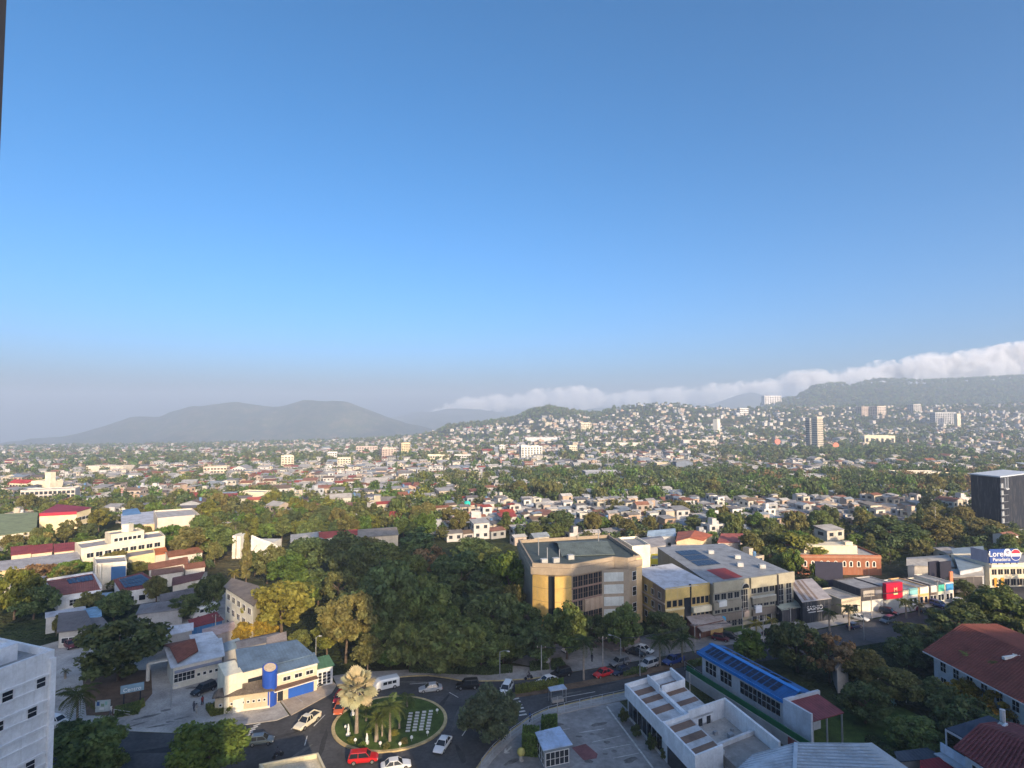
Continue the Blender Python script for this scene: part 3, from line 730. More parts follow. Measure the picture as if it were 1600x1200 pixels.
def motorcycle(label, px, py, az, color=(.03, .03, .03), z=0.03):
    p = at(px, py); root = thing('motorcycle', label, 'motorcycle', (0, 0, 0))
    for x in (-.62, .65):
        w = empty('wheel', (x, 0, .3)); w.parent = root; t = link('tyre', TYRE, w); t.scale = (.6, .34, .6); k = link('rim', RIM, w); k.scale = (.6, .3, .6)
    b = MB(); loft(b, [(-.75, .10, .62, .74), (-.2, .13, .55, .80), (.15, .15, .5, .95), (.4, .10, .6, .92)], lambda s: [Vector(q) for q in ((s[0], -s[1], s[2]), (s[0], -s[1], s[3]), (s[0], s[1], s[3]), (s[0], s[1], s[2]))])
    b.build('body', 'carpaint', root, color)
    MB().box((-.3, 0, .82), (.7, .24, .08)).build('seat', 'rubber', root)
    MB().bar((.65, 0, .3), (.42, 0, 1.0), .07).bar((-.62, 0, .3), (0, 0, .45), .08).build('fork', 'steel', root)
    MB().bar((.4, -.36, 1.02), (.4, .36, 1.02), .04).build('handlebar', 'darkmetal', root)
    root.location = (p.x, p.y, z); root.rotation_euler = (0, 0, R(90 - az)); return root
def person(label, pos, az, shirt=(.1, .1, .12), trousers=(.05, .05, .07), ride=False):
    """one skinned body: joints laid out in the pose, thickness per joint; hair or helmet and clothes as children"""
    root = thing('person', label, 'person', (0, 0, 0))
    if ride: J = {'pel': (-.25, 0, .92), 'chest': (-.12, 0, 1.30), 'neck': (-.08, 0, 1.46), 'head': (-.04, 0, 1.62), 'sl': (-.12, .19, 1.38), 'el': (.08, .27, 1.18), 'hl': (.36, .30, 1.06), 'sr': (-.12, -.19, 1.38), 'er': (.08, -.27, 1.18), 'hr': (.36, -.30, 1.06), 'kl': (.12, .2, .78), 'al': (-.02, .2, .38), 'fl': (.16, .2, .32), 'kr': (.12, -.2, .78), 'ar': (-.02, -.2, .38), 'fr': (.16, -.2, .32)}
    else: J = {'pel': (0, 0, .95), 'chest': (0, 0, 1.30), 'neck': (0, 0, 1.46), 'head': (.02, 0, 1.62), 'sl': (0, .19, 1.40), 'el': (-.05, .25, 1.12), 'hl': (.08, .24, .86), 'sr': (0, -.19, 1.40), 'er': (.0, -.25, 1.12), 'hr': (.12, -.24, .88), 'kl': (.12, .1, .5), 'al': (.02, .1, .07), 'fl': (.18, .1, .04), 'kr': (-.02, -.1, .5), 'ar': (-.16, -.1, .08), 'fr': (-.01, -.1, .04)}
    ks = list(J); E = [('pel', 'chest'), ('chest', 'neck'), ('neck', 'head'), ('chest', 'sl'), ('sl', 'el'), ('el', 'hl'), ('chest', 'sr'), ('sr', 'er'), ('er', 'hr'), ('pel', 'kl'), ('kl', 'al'), ('al', 'fl'), ('pel', 'kr'), ('kr', 'ar'), ('ar', 'fr')]
    rad = {'pel': .15, 'chest': .16, 'neck': .06, 'head': .105, 'sl': .075, 'sr': .075, 'el': .05, 'er': .05, 'hl': .04, 'hr': .04, 'kl': .075, 'kr': .075, 'al': .05, 'ar': .05, 'fl': .045, 'fr': .045}
    me = bpy.data.meshes.new('body'); me.from_pydata([J[k] for k in ks], [(ks.index(a), ks.index(b)) for a, b in E], [])
    for mname in ('cloth',): me.materials.append(MATS[mname])
    o = link('body', me, root, color=shirt); sk = o.modifiers.new('Skin', 'SKIN')
    for i, k in enumerate(ks): me.skin_vertices[0].data[i].radius = (rad[k], rad[k]); me.skin_vertices[0].data[i].use_root = (k == 'pel')
    s2 = o.modifiers.new('Subdivision', 'SUBSURF'); s2.levels = 1; s2.render_levels = 1
    h = Vector(J['head']); b = MB(); rings = [(h.x, h.y, h.z - .08, .105), (h.x - .01, h.y, h.z + .0, .125), (h.x - .01, h.y, h.z + .08, .118), (h.x - .01, h.y, h.z + .13, .06)]
    b.tube([r_[:3] for r_ in rings], [r_[3] for r_ in rings], 10); b.build('helmet' if ride else 'hair', 'darkmetal', root, smooth=True)
    t = MB()
    for q in 'lr': t.tube([Vector(J['pel']) + Vector((0, .08 if q == 'l' else -.08, .0)), J['k' + q], J['a' + q]], [.125, .095, .07], 8)
    t.build('trousers', 'cloth', root, trousers, smooth=True)
    root.location = pos; root.rotation_euler = (0, 0, R(90 - az)); return root
# ------------------------------------------------------------------ streets, pavements, lots
def sheet(name, pts, z, mat, label=None, kind='structure', world=False):
    P = [Vector((p[0], p[1], 0)) for p in pts] if world else [at(x, y, z) for x, y in pts]
    m = MB(); m.add([(p.x, p.y, z) for p in P], [tuple(range(len(P)))]); o = m.build(name, mat)
    return tag(o, label, None, None, kind)
def raised(name, pts, h, mat, label=None, kind='structure', z=0.0, world=False):
    P = [Vector((p[0], p[1], 0)) for p in pts] if world else [at(x, y, z + h) for x, y in pts]
    m = MB(); m.prism(P, z - .05, z + h); o = m.build(name, mat); return tag(o, label, None, None, kind)
def kerb(pts, mat='kerbpaint', w=0.3, h=0.16, z=0.0, label=None, name='kerb'):
    P = [at(x, y, 0) for x, y in pts]; m = MB()
    for a, b in zip(P[:-1], P[1:]): m.bar(a + Vector((0, 0, z + h / 2 - .02)), b + Vector((0, 0, z + h / 2 - .02)), w, h)
    o = m.build(name, mat); return tag(o, label, None, None, 'structure')
def stripes(parent, segs, w=0.12, z=0.032, mat='marking'):
    for (a, b) in segs:
        p, q = at(*a), at(*b); d = (q - p).normalized(); n = Vector((-d.y, d.x, 0)) * (w / 2); m = MB()
        m.add([(p - n) + Vector((0, 0, z)), (p + n) + Vector((0, 0, z)), (q + n) + Vector((0, 0, z)), (q - n) + Vector((0, 0, z))], [(0, 1, 2, 3)]); m.build('stripe', mat, parent)
road = sheet('road', [(60, 1143), (190, 1143), (290, 1147), (374, 1134), (432, 1126), (452, 1118), (518, 1084), (527, 1072), (560, 1064), (600, 1061), (640, 1057), (670, 1056), (700, 1060), (725, 1065), (780, 1064), (830, 1061), (880, 1053), (960, 1040), (1060, 1022), (1150, 1006), (1250, 990), (1340, 972), (1420, 958), (1500, 940), (1620, 905), (1680, 925), (1560, 962), (1480, 984), (1400, 1000), (1300, 1016), (1180, 1035), (1100, 1052), (985, 1082), (900, 1100), (850, 1112), (825, 1125), (790, 1150), (762, 1180), (745, 1205), (720, 1400), (300, 1500), (-60, 1500), (-40, 1143)], 0.014, 'asphalt', 'dark asphalt of the roundabout and the avenue')
stripes(road, [((455, 1140), (470, 1124)), ((490, 1135), (508, 1117)), ((476, 1165), (480, 1150)), ((702, 1082), (716, 1090)), ((722, 1150), (728, 1141)), ((488, 1182), (500, 1190)), ((640, 1069), (670, 1067)), ((880, 1090), (930, 1081)), ((1200, 1010), (1260, 1000))], 0.16)
for i in range(6): stripes(road, [((799 + i * 2.4, 1093 + i * 5.0), (811 + i * 2.4, 1091 + i * 5.0))], 0.45)
for i in range(7): stripes(road, [((372 + i * 4.0, 1160 - i * 4.2), (383 + i * 4.0, 1156 - i * 4.2))], 0.4)
sheet('concrete_yard', [(60, 1142), (190, 1142), (290, 1146), (374, 1133), (432, 1125), (451, 1117), (430, 1086), (395, 1062), (345, 1050), (350, 990), (420, 930), (340, 925), (230, 990), (150, 985), (60, 1010), (20, 1060)], 0.022, 'concrete', 'worn pale concrete forecourt beside the shops')
sheet('brown_ground', [(128, 1052), (236, 1046), (238, 1084), (226, 1098), (180, 1118), (135, 1118)], 0.03, 'soil', 'dark brown ground under the huge tree')  # flat brown sheet over the dark area of yard below the tree
raised('pavement', [(290, 1140), (330, 1128), (390, 1117), (430, 1108), (452, 1117), (432, 1125), (374, 1133), (300, 1147)], 0.13, 'pavement', 'grey pavement below the clipped hedge')
raised('forecourt', [(430, 1085), (455, 1117), (518, 1083), (526, 1070), (511, 1056), (470, 1070)], 0.13, 'driveway', 'brownish paved forecourt of the blue fronted house')
fs = bpy.data.objects['forecourt']
stripes(fs, [((432, 1086), (453, 1113)), ((447, 1078), (473, 1098)), ((470, 1070), (499, 1088))], 0.14, 0.145, 'concrete')
raised('pavement', [(527, 1071), (560, 1063), (600, 1060), (640, 1056), (670, 1055), (700, 1059), (725, 1064), (780, 1063), (830, 1060), (880, 1052), (880, 1046), (800, 1040), (700, 1046), (640, 1046), (560, 1050), (520, 1056)], 0.13, 'pavement', 'pavement along the wooded side of the roundabout')
kerb([(527, 1072), (560, 1064), (600, 1061), (640, 1057), (670, 1056), (700, 1060), (725, 1065), (780, 1064), (830, 1061), (880, 1053)], label='faded ochre kerb along the wooded side of the roundabout')
sheet('parking_lot', [(880, 1052), (960, 1039), (1060, 1021), (1160, 1004), (1150, 985), (1040, 985), (960, 1005), (900, 1000), (850, 1010), (800, 1035)], 0.020, 'lot', 'grey lot in front of the office blocks')
sheet('shop_forecourt', [(1160, 1004), (1250, 988), (1340, 970), (1420, 956), (1500, 938), (1470, 930), (1390, 948), (1300, 962), (1200, 975), (1150, 984)], 0.024, 'pavement', 'worn forecourt before the row of shops')
raised('median_strip', [(803, 1089), (840, 1084), (912, 1072), (1000, 1055), (1100, 1034), (1140, 1026), (1135, 1021), (1095, 1027), (1000, 1047), (900, 1066), (835, 1077), (800, 1082)], 0.15, 'soil', 'planted median between the two carriageways')
kerb([(803, 1089), (840, 1084), (912, 1072), (1000, 1055), (1100, 1034), (1140, 1026)], label='ochre kerb on the near side of the planted median')
raised('pavement', [(742, 1206), (760, 1180), (790, 1150), (823, 1125), (850, 1111), (900, 1098), (985, 1080), (990, 1090), (905, 1108), (856, 1120), (832, 1132), (798, 1157), (770, 1186), (756, 1206)], 0.14, 'pavement', 'pavement wrapping the corner of the fenced car park')
kerb([(742, 1206), (760, 1180), (790, 1150), (823, 1125), (850, 1111), (900, 1098), (985, 1080)], label='ochre kerb round the corner of the fenced car park')
lot = sheet('car_park', [(757, 1206), (771, 1186), (799, 1157), (833, 1132), (857, 1120), (906, 1108), (968, 1096), (1075, 1206), (1090, 1300), (700, 1300)], 0.020, 'lot', 'fenced grey car park with worn paint marks')
stripes(lot, [((948, 1104), (1020, 1200))], 0.3); stripes(lot, [((905, 1145), (944, 1139)), ((925, 1160), (970, 1150)), ((942, 1171), (985, 1163)), ((958, 1185), (998, 1177)), ((880, 1140), (890, 1139))], 0.12)
stripes(lot, [((790, 1176), (799, 1167)), ((789, 1177), (790, 1170)), ((789, 1177), (796, 1176))], 0.3)
sheet('faded_red_patch', [(893, 1168), (915, 1162), (934, 1178), (932, 1185), (912, 1188)], 0.028, 'roofpaint').color = (.22, .09, .09, 1)
sheet('garden_lawn', [(1230, 1170), (1290, 1115), (1380, 1090), (1440, 1120), (1480, 1200), (1400, 1210)], 0.024, 'lawn', 'shaded garden lawn below the tiled house')
sheet('office_lawn', [(1128, 990), (1135, 980), (1165, 977), (1162, 985), (1140, 990)], 0.03, 'lawn', 'small lawn before the grey office block')
# the roundabout's island: a disc of lawn inside a painted kerb
il, ir_, it, ib = at(521, 1136), at(697, 1118), at(620, 1090), at(605, 1175)
IC = Vector(((il.x + ir_.x) / 2, (it.y + ib.y) / 2, 0)); IX, IY = (ir_.x - il.x) / 2, (it.y - ib.y) / 2
circ = [IC + Vector((math.cos(a * math.pi / 32) * IX, math.sin(a * math.pi / 32) * IY, 0)) for a in range(64)]
isl = raised('roundabout_island', circ, 0.22, 'lawn', 'round grass island in the middle of the roundabout', world=True)
km = MB(); oc = [IC + (p - IC) * 1.045 for p in circ]; ic = [IC + (p - IC) * 0.985 for p in circ]
for k in range(64):
    j = (k + 1) % 64; a, b, c, d = oc[k], oc[j], ic[j], ic[k]
    km.add([(a.x, a.y, 0), (b.x, b.y, 0), (b.x, b.y, .25), (a.x, a.y, .25), (c.x, c.y, .25), (d.x, d.y, .25)], [(0, 1, 2, 3), (3, 2, 4, 5)])
tag(km.build('kerb', 'kerbpaint'), 'faded ochre kerb round the grass island', None, None, 'structure')

# ------------------------------------------------------------------ the tower the photograph is taken from and its neighbour (they shade the street)
tw = thing('tower_block', 'dark edge of the viewing tower at the upper left corner', 'building', (-17, -12, 0))
MB().prism([(-46, -24), (-1.95, -24), (-1.95, -0.8), (-46, -0.8)], 0, 78).build('wall', 'wall', tw, (.82, .80, .76))
MB().prism([(-1.93, -24), (10.5, -24), (10.5, -0.8), (-1.93, -0.8)], 0, 39).build('wing', 'wall', tw, (.82, .80, .76))
fx = (ray(0, 240).x / ray(0, 240).y) * 2.2
MB().prism([(fx - .35, -0.8), (fx, -0.8), (fx, 2.2), (fx - .35, 2.2)], 8, 64).build('fin', 'darkmetal', tw)
for k in range(22):
    MB().box((-23.2, -0.86, 3.2 + k * 3.3), (44, .2, 1.5)).build('window_band', 'glass', tw)
t2 = thing('tower_block', 'tall stepped tower block standing beside the viewing tower', 'building', (100, -18, 0))
for x0, x1, h in ((35, 74, 102), (74.02, 86, 58), (86.02, 131, 76), (136.4, 152, 71), (152.02, 215, 59)):
    MB().prism([(x0, -15), (x1, -15), (x1, -5), (x0, -5)], 0, h).build('wall', 'wall', t2, (.82, .80, .76))

# worn patches, filled trenches and drain covers on the paved ground
surf('patch_dark', (0.045, 0.045, 0.047), 0.9, 0.3, 0.6, 4.0); surf('patch_pale', (0.13, 0.128, 0.12), 0.9, 0.3, 0.6, 4.0); surf('stain', (0.17, 0.16, 0.15), 0.85, 0.35, 0.8, 4.0)
def patches(parent, spots, mat, z, name='worn_patch'):
    r = random.Random(len(spots))
    for (x, y, w, l, rot) in spots:
        c = at(x, y); n = 11; pts = []
        for k in range(n):
            a = 2 * math.pi * k / n; q = r.uniform(.7, 1.15); u, v = w * q * math.cos(a), l * q * math.sin(a); b = R(rot); pts.append((c.x + u * math.cos(b) - v * math.sin(b), c.y + u * math.sin(b) + v * math.cos(b), z))
        m = MB(); m.add(pts, [tuple(range(n))]); m.build(name, mat, parent)
patches(road, [(440, 1150, 3.2, .5, 30), (505, 1160, .5, 4, 10), (560, 1068, 4, .6, 5), (690, 1100, .5, 3.5, -15), (720, 1180, .6, 3, 20), (930, 1072, 5, .5, 20), (1060, 1040, 5, .5, 20), (260, 1172, 5, .8, 5), (340, 1170, 1.5, 1, 0)], 'patch_dark', .019)
patches(road, [(470, 1175, 2.4, .4, 60), (640, 1066, 5, .4, 0), (712, 1125, .4, 4, -5), (880, 1085, 4, .35, 20), (300, 1160, 4, .5, 0), (1280, 1000, 5, .6, 20)], 'patch_pale', .0235)
patches(lot, [(905, 1151, .6, .3, 0), (935, 1132, 1.6, .5, 20), (948, 1160, .7, .4, 10), (870, 1110 + 22, 1.2, .6, 0), (985, 1188, 1.4, .6, 30), (960, 1174, .6, .4, 0), (920, 1190, .8, .5, 0), (800, 1190, 1.5, .5, 40), (925, 1147, .5, .3, 0), (945, 1178, .5, .3, 0)], 'stain', .0245)
patches(bpy.data.objects['concrete_yard'], [(230, 1120, 2.4, .5, 30), (258, 1110, 1.0, .4, 20), (285, 1122, 1.4, .3, 30), (245, 1135, 2, .3, 20), (300, 1075, 1.6, .5, 10), (265, 1128, .8, .3, 0), (215, 1132, 1.8, .25, 40), (290, 960, 3, .6, 10), (270, 1000, 2, .4, 20)], 'stain', .0265)
# ------------------------------------------------------------------ slab of flats at the lower left
def slab_block():
    A = Vector((-54.0, 68.6, 0)); d = Vector((-math.sin(R(20)), -math.cos(R(20)), 0)); n = Vector((math.cos(R(20)), -math.sin(R(20)), 0)); Hh = 25.0; L = 34
    B = A + d * L; C = B - n * 13; D = A - n * 13; q = [A, D, C, B]; cen = (A + C) / 2
    root = thing('apartment_block', 'pale blue-white slab of flats with ribbed floors at the lower left', 'building', (cen.x, cen.y, 0))
    W = (.76, .78, .80); FOOT.append((cen.x, cen.y, 20)); LMARK.append(('the white slab of flats', cen.x, cen.y))
    MB().prism(q, 0, Hh).build('wall', 'wall', root, W); parapet(root, q, Hh, 0.9, .3, W, (.30, .31, .31))
    a, dd, nn, LL = edge_frame(A, B, cen); fh = 2.95
    for k in range(9):
        z = Hh - 1.2 - k * fh
        for (z0, z1, dp) in ((z - 0.12, z + .12, .16), (z - 1.35, z - 1.18, .14)):
            facebox(root, 'ledge', A, B, cen, 0.0, 1.0, z0 - .5, z1 - .5, dp, 'trim', W)
        rng = random.Random(k)
        for u, w in ((1.3, 1.0), (4.6, 1.1), (6.6, 1.3), (10.5, 2.2), (13.2, 1.6), (17, 2.0), (21, 2.0), (26, 1.6)):
            if rng.random() < 0.9 or (k == 0 and u < 6): window(root, a, dd, nn, u + (0.8 if k % 2 else 0), z - 1.8, w, 1.3, 2 if w > 1.2 else 1, 2, 0.10, (.7, .7, .7))
        if k % 2 == 0:
            p = a + dd * 10.6 + nn * .45; MB().box((p.x, p.y, z - .35), (1.1, 3.0, .1), axes=(nn, dd, Vector((0, 0, 1)))).build('canopy', 'darkmetal', root)
    for u in (0.25, 8.6, 15.5, 24): p = a + dd * u + nn * .18; MB().box((p.x, p.y, Hh / 2), (.5, .55, Hh + .1), axes=(nn, dd, Vector((0, 0, 1)))).build('pilaster', 'wall', root, tuple(v * 1.1 for v in W))
    for (u, v, s) in ((3, 4, 1.6), (7, 8, 2.0), (9, 3, 1.0), (14, 6, 2.4)):
        p = a + dd * u - nn * v; MB().box((p.x, p.y, Hh + .5 + s * .3), (s, s * 1.3, s * .7 + .8), R(-20)).build('roof_hut', 'wall', root, W)
    for (u, v) in ((5, 2.5), (6, 2.8), (12, 3)): p = a + dd * u - nn * v; MB().tube([(p.x, p.y, Hh), (p.x, p.y, Hh + 1.5)], .35, 8).build('vent', 'darkmetal', root)
slab_block()
bl, q, c = house('low_block', 'sunlit cream flat roof corner at the bottom edge', 'building', [(405, 1201), (497, 1183), (512, 1215), (430, 1240)], 6.0, 'flat', (.62, .54, .36), (.55, .50, .38))

# ------------------------------------------------------------------ blue fronted house, low hall, gatehouse
def blue_house():
    root, q, c = house('villa', 'two storey cream villa with blue sheet roof and blue tower', 'house', [(376, 1051), (486, 1023), (462, 1011), (371, 1026)], 6.2, 'shed', (.72, .67, .54), (.11, .17, .25), 1.2, .35, 'sheetroof', lm='the blue fronted villa')
    a, d, n, L = edge_frame(q[0], q[1], c)
    # second roof, lower and nearer
    e = lambda u, v: a + d * (L * u) + n * v
    p = [e(.42, 2.2), e(1.04, 2.2), e(1.04, -.2), e(.42, -.2)]
    MB().prism(p, 0, 5.3).build('wall', 'wall', root, (.66, .56, .40)); roof_on(root, p, 5.3, 'shed', .9, .3, 'sheetroof', (.11, .17, .25))
    o = facebox(root, 'fascia', p[0], p[1], c, 0, 1, 4.9, 5.35, .12, 'trim', (.75, .72, .64))
    # blue tower
    t = e(.36, 2.0); circ = [t + d * (1.3 * math.cos(k * math.pi / 8)) + n * (1.3 * math.sin(k * math.pi / 8)) for k in range(16)]
    MB().prism(circ, 0, [6.6 + 0.45 * math.sin(k * math.pi / 8) * -1 for k in range(16)]).build('tower', 'metalpaint', root, (.02, .08, .42))
    ci = [t + (x - t) * .82 for x in circ]; MB().add([(x.x, x.y, 6.66 - .38 * math.sin(k * math.pi / 8)) for k, x in enumerate(ci)], [tuple(range(16))]).build('tower_roof', 'roofpaint', root, (.5, .4, .28))
    for u0, u1, z0, z1 in ((.10, .30, 3.6, 4.7),): facebox(root, 'window_band', q[0], q[1], c, u0, u1, z0, z1, .06, 'glass')
    facebox(root, 'door_panel', p[0], p[1], c, .32, .92, .15, 2.6, .1, 'metalpaint', (.02, .10, .45))
    facebox(root, 'door', p[0], p[1], c, .08, .2, .15, 2.4, .08, 'glass')
    cc = [e(.40, 3.8), e(1.03, 3.4), e(1.03, 2.2), e(.40, 2.2)]; MB().prism(cc, 2.75, 2.95).build('canopy', 'roofpaint', root, (.16, .10, .075))
    g = growpoly(cc, .12); MB().prism(g, 2.62, 2.75).build('canopy_edge', 'trim', root, (.75, .72, .62))
    # bright gable block at the left
    l = [e(-.22, .9), e(.01, .9), e(.01, -5.5), e(-.22, -5.5)]; MB().prism(l, 0, 6.6).build('wall', 'wall', root, (.80, .74, .56))
    w = [e(-.12, 1.6), e(.34, 2.0), e(.34, 1.8), e(-.12, 1.4)]; MB().prism(w, 0, 2.3).build('garden_wall', 'wall', root, (.78, .72, .58))
    windows(root, p[0], p[1], c, 3.5, 1.4, .8, 3, .15, .95, 2, 1)
    return root
blue_house()
r1, q, c = house('low_hall', 'long low cream hall with brown hipped roof beside the blue tower', 'building', [(336, 1090), (422, 1079), (404, 1063), (338, 1084)], 3.0, 'hip', (.52, .44, .31), (.15, .125, .10), 1.0, .45, 'tileroof', lm='the low brown roofed hall',
    wins=[(0, 1.3, .45, .45, 9, .05, .95)])
facebox(r1, 'plinth', q[0], q[1], c, 0, 1, .0, .35, .12, 'trim', (.7, .62, .5))
hedge('long clipped hedge glowing in front of the low hall', [(322, 1108), (428, 1093), (430, 1100), (330, 1120)], 1.1, 'yellow')
house('gatehouse', 'white gatehouse with grey slatted shutters beside the forecourt', 'building', [(494, 1046), (520, 1040), (512, 1032), (488, 1038)], 3.6, 'shed', (.66, .66, .66), (.07, .16, .10), .9, .3, 'sheetroof', wins=[(0, .4, .7, 2.4, 3, .1, .9, 1, 4)], lm='the white gatehouse')
house('guard_hut', 'bright cream wall block joined to the white gatehouse', 'building', [(481, 1046), (494, 1043), (490, 1036), (478, 1039)], 3.8, 'flat', (.82, .78, .62), (.5, .47, .4), ph=.25)

# ------------------------------------------------------------------ shops and sheds at the left
r2, q, c = house('corner_shop', 'shaded cream corner shop under curved white sheet roof', 'shop', [(271, 1043), (347, 1025), (343, 1006), (262, 1022)], 4.2, 'shed', (.62, .60, .52), (.50, .55, .60), .9, .5, 'sheetroof', wins=[(0, 1.2, 3.6, 1.6, 1, .05, .4, 5, 2), (0, 1.4, .6, .6, 4, .45, .95)], lm='the cream corner shop')
roof_on(r2, [at(278, 1035, 5.1), at(309, 1017, 5.1), at(298, 999, 5.1), at(254, 1008, 5.1)], 5.0, 'gx', 1.3, .1, 'tileroof', (.20, .075, .05), name='tiled_roof')
facebox(r2, 'awning', q[0], q[1], c, .02, .98, 3.2, 3.5, .8, 'sheetroof', (.25, .28, .36))
a, d, n, L = edge_frame(q[0], q[1], c)
gt = thing('gate_arch', 'white framed entrance arch left of the corner shop', 'gate', at(255, 1060))
g0, g1 = at(231, 1064), at(266, 1057)
for p in (g0, g1): MB().box((p.x, p.y, 1.7), (.5, .5, 3.4)).build('post', 'wall', gt, (.7, .7, .66))
MB().bar((g0.x, g0.y, 3.5), (g1.x, g1.y, 3.5), .9, .35).build('beam', 'wall', gt, (.62, .64, .62))
MB().prism([g0 + Vector((0, .3, 0)), g1 + Vector((0, .3, 0)), g1 + Vector((.5, 5, 0)), g0 + Vector((.5, 5, 0))], 3.1, 3.25).build('canopy', 'roofpaint', gt, (.35, .36, .36))
house('market_shed', 'pale blue curved sheet shed behind the corner shop', 'shed', [(232, 1000), (300, 985), (300, 975), (230, 985)], 3.6, 'gx', (.4, .4, .4), (.50, .55, .62), .9, .3, lm='the pale sheet sheds')
house('market_shed', 'white sheet shed roof beside the tiled corner shop', 'shed', [(305, 1016), (345, 1006), (330, 992), (298, 997)], 4.4, 'shed', (.45, .45, .45), (.62, .66, .70), .5, .3)
house('market_shed', 'red roofed stall with a blue strip by the minibus', 'shed', [(300, 981), (347, 969), (337, 962), (296, 974)], 3.0, 'shed', (.05, .18, .42), (.20, .035, .03), .7, .3)
house('market_shed', 'pinkish grey sheet shed left of the yellow tree', 'shed', [(318, 998), (366, 984), (362, 972), (318, 984)], 3.6, 'gx', (.4, .36, .34), (.42, .33, .31), .7, .3)
house('market_shed', 'dark blue-grey sheet shed between the corner shop and the villa', 'shed', [(350, 1019), (378, 1010), (372, 1002), (346, 1011)], 3.4, 'shed', (.4, .4, .4), (.20, .27, .33), .5, .2)
house('market_shed', 'long dark sheet shed under the yellow tree behind the villa', 'shed', [(372, 1014), (440, 999), (432, 989), (368, 1003)], 3.6, 'gx', (.36, .33, .3), (.15, .16, .19), .6, .2)
house('market_shed', 'teal ended shed right behind the blue roofed villa', 'shed', [(418, 1010), (447, 1003), (446, 991), (418, 1000)], 3.8, 'shed', (.06, .17, .22), (.34, .30, .28), .4, .2)
house('school_block', 'sunlit three storey white block with open galleries and brown roof', 'building', [(353, 917), (396, 945), (410, 922), (363, 908)], 10.0, 'shed', (.74, .68, .52), (.20, .16, .12), .4, .5, lm='the sunlit white school block',
      wins=[(0, 1.0, 1.9, 1.4, 5, .03, .97, 2, 1), (0, 4.2, 1.9, 1.4, 5, .03, .97, 2, 1), (0, 7.3, 1.9, 1.4, 5, .03, .97, 2, 1)])
house('bungalow', 'brown roofed bungalow with a low wall behind the slab of flats', 'house', [(92, 988), (145, 982), (131, 961), (94, 965)], 3.6, 'shed', (.42, .40, .36), (.15, .13, .12), .9, .4, 'sheetroof', lm='the brown roofed bungalow', wins=[(0, 1.0, 1.4, 1.2, 4)])
house('bungalow', 'small grey-brown sheet roof beside the brown roofed bungalow', 'house', [(146, 985), (168, 977), (158, 969), (140, 970)], 3.2, 'shed', (.4, .38, .36), (.17, .155, .15), .5, .3)
house('bungalow', 'bright blue sheet roof behind the brown roofed bungalow', 'house', [(134, 968), (157, 963), (155, 950), (133, 955)], 3.6, 'shed', (.5, .5, .5), (.22, .40, .58), .4, .3)
house('bungalow', 'long pale grey sheet roof behind the brown roofed bungalow', 'house', [(72, 966), (134, 955), (132, 950), (72, 960)], 3.8, 'shed', (.45, .45, .45), (.40, .42, .46), .3, .2)
rw, q, c = house('courtyard_house', 'shaded white courtyard house with red roof and solar panels', 'house', [(91, 931), (157, 921), (145, 902), (73, 914)], 4.2, 'shed', (.66, .68, .70), (.27, .10, .08), 1.0, .15, 'tileroof', lm='the white courtyard house', wins=[(0, 1.0, 1.6, 1.6, 2, .15, .95, 2, 2)])
facebox(rw, 'parapet', q[2], q[3], c, 0, 1, 3.8, 5.9, .3, 'wall', (.66, .67, .67)); facebox(rw, 'parapet', q[1], q[2], c, 0, 1, 3.8, 5.4, .3, 'wall', (.66, .67, .67))
def panel_row(root, q, h, rise, u0, u1, v0, v1, nx, ny, col=None):
    """solar panels one by one on a shed roof over the quad q"""
    A, B, C_, D = [Vector((p.x, p.y, 0)) for p in q]
    def P(u, v): a = A.lerp(B, u); b = D.lerp(C_, u); p = a.lerp(b, v); return Vector((p.x, p.y, h + rise * v + .26))
    for i in range(nx):
        for j in range(ny):
            ua, ub = u0 + (u1 - u0) * (i + .05) / nx, u0 + (u1 - u0) * (i + .95) / nx; va, vb = v0 + (v1 - v0) * (j + .04) / ny, v0 + (v1 - v0) * (j + .96) / ny
            pts = [P(ua, va), P(ub, va), P(ub, vb), P(ua, vb)]; m = MB(); m.add(pts + [p + Vector((0, 0, .06)) for p in pts], [(3, 2, 1, 0), (4, 5, 6, 7), (0, 1, 5, 4), (1, 2, 6, 5), (2, 3, 7, 6), (3, 0, 4, 7)])
            m.build('solar_panel', 'panel', root)
panel_row(rw, q, 4.2, 1.0, .38, .95, .55, .9, 6, 1)
house('porch', 'light blue sheet porch in front of the white courtyard house', 'porch', [(138, 938), (170, 934), (175, 926), (137, 930)], 3.0, 'gx', (.5, .42, .28), (.24, .36, .48), .5, .3)
rw, q, c = house('courtyard_house', 'red roofed house covered with a blue solar array', 'house', [(190, 924), (254, 915), (221, 900), (179, 911)], 4.2, 'shed', (.66, .68, .70), (.22, .07, .06), .9, .3, 'tileroof', lm='the solar roofed house', wins=[(0, 1.0, 1.6, 1.5, 3)])
panel_row(rw, q, 4.2, .9, .1, .9, .15, .9, 8, 3)
for lab, pts, hh, col in (('sunlit rust-brown tiled roof beside an orange strip', [(264, 871), (316, 863), (300, 856), (258, 863)], 4, (.26, .11, .06)), ('long rust tiled roof with a white gutter behind the solar roofed house', [(233, 891), (293, 880), (290, 871), (233, 882)], 4, (.25, .11, .065)),
        ('short rust tiled roof at the end of the long rust roof', [(290, 890), (320, 886), (316, 879), (288, 883)], 4, (.23, .10, .06)), ('dark maroon hipped roof right of the solar roofed house', [(270, 915), (312, 905), (324, 893), (272, 903)], 4, (.16, .08, .07)),
        ('narrow brown roof with white eaves above the dark maroon roof', [(238, 900), (285, 893), (283, 886), (238, 893)], 4, (.20, .12, .09))):
    house('tiled_house', lab, 'house', pts, hh, 'gx', (.62, .58, .5), col, 1.0, .3, 'tileroof', lm=None)
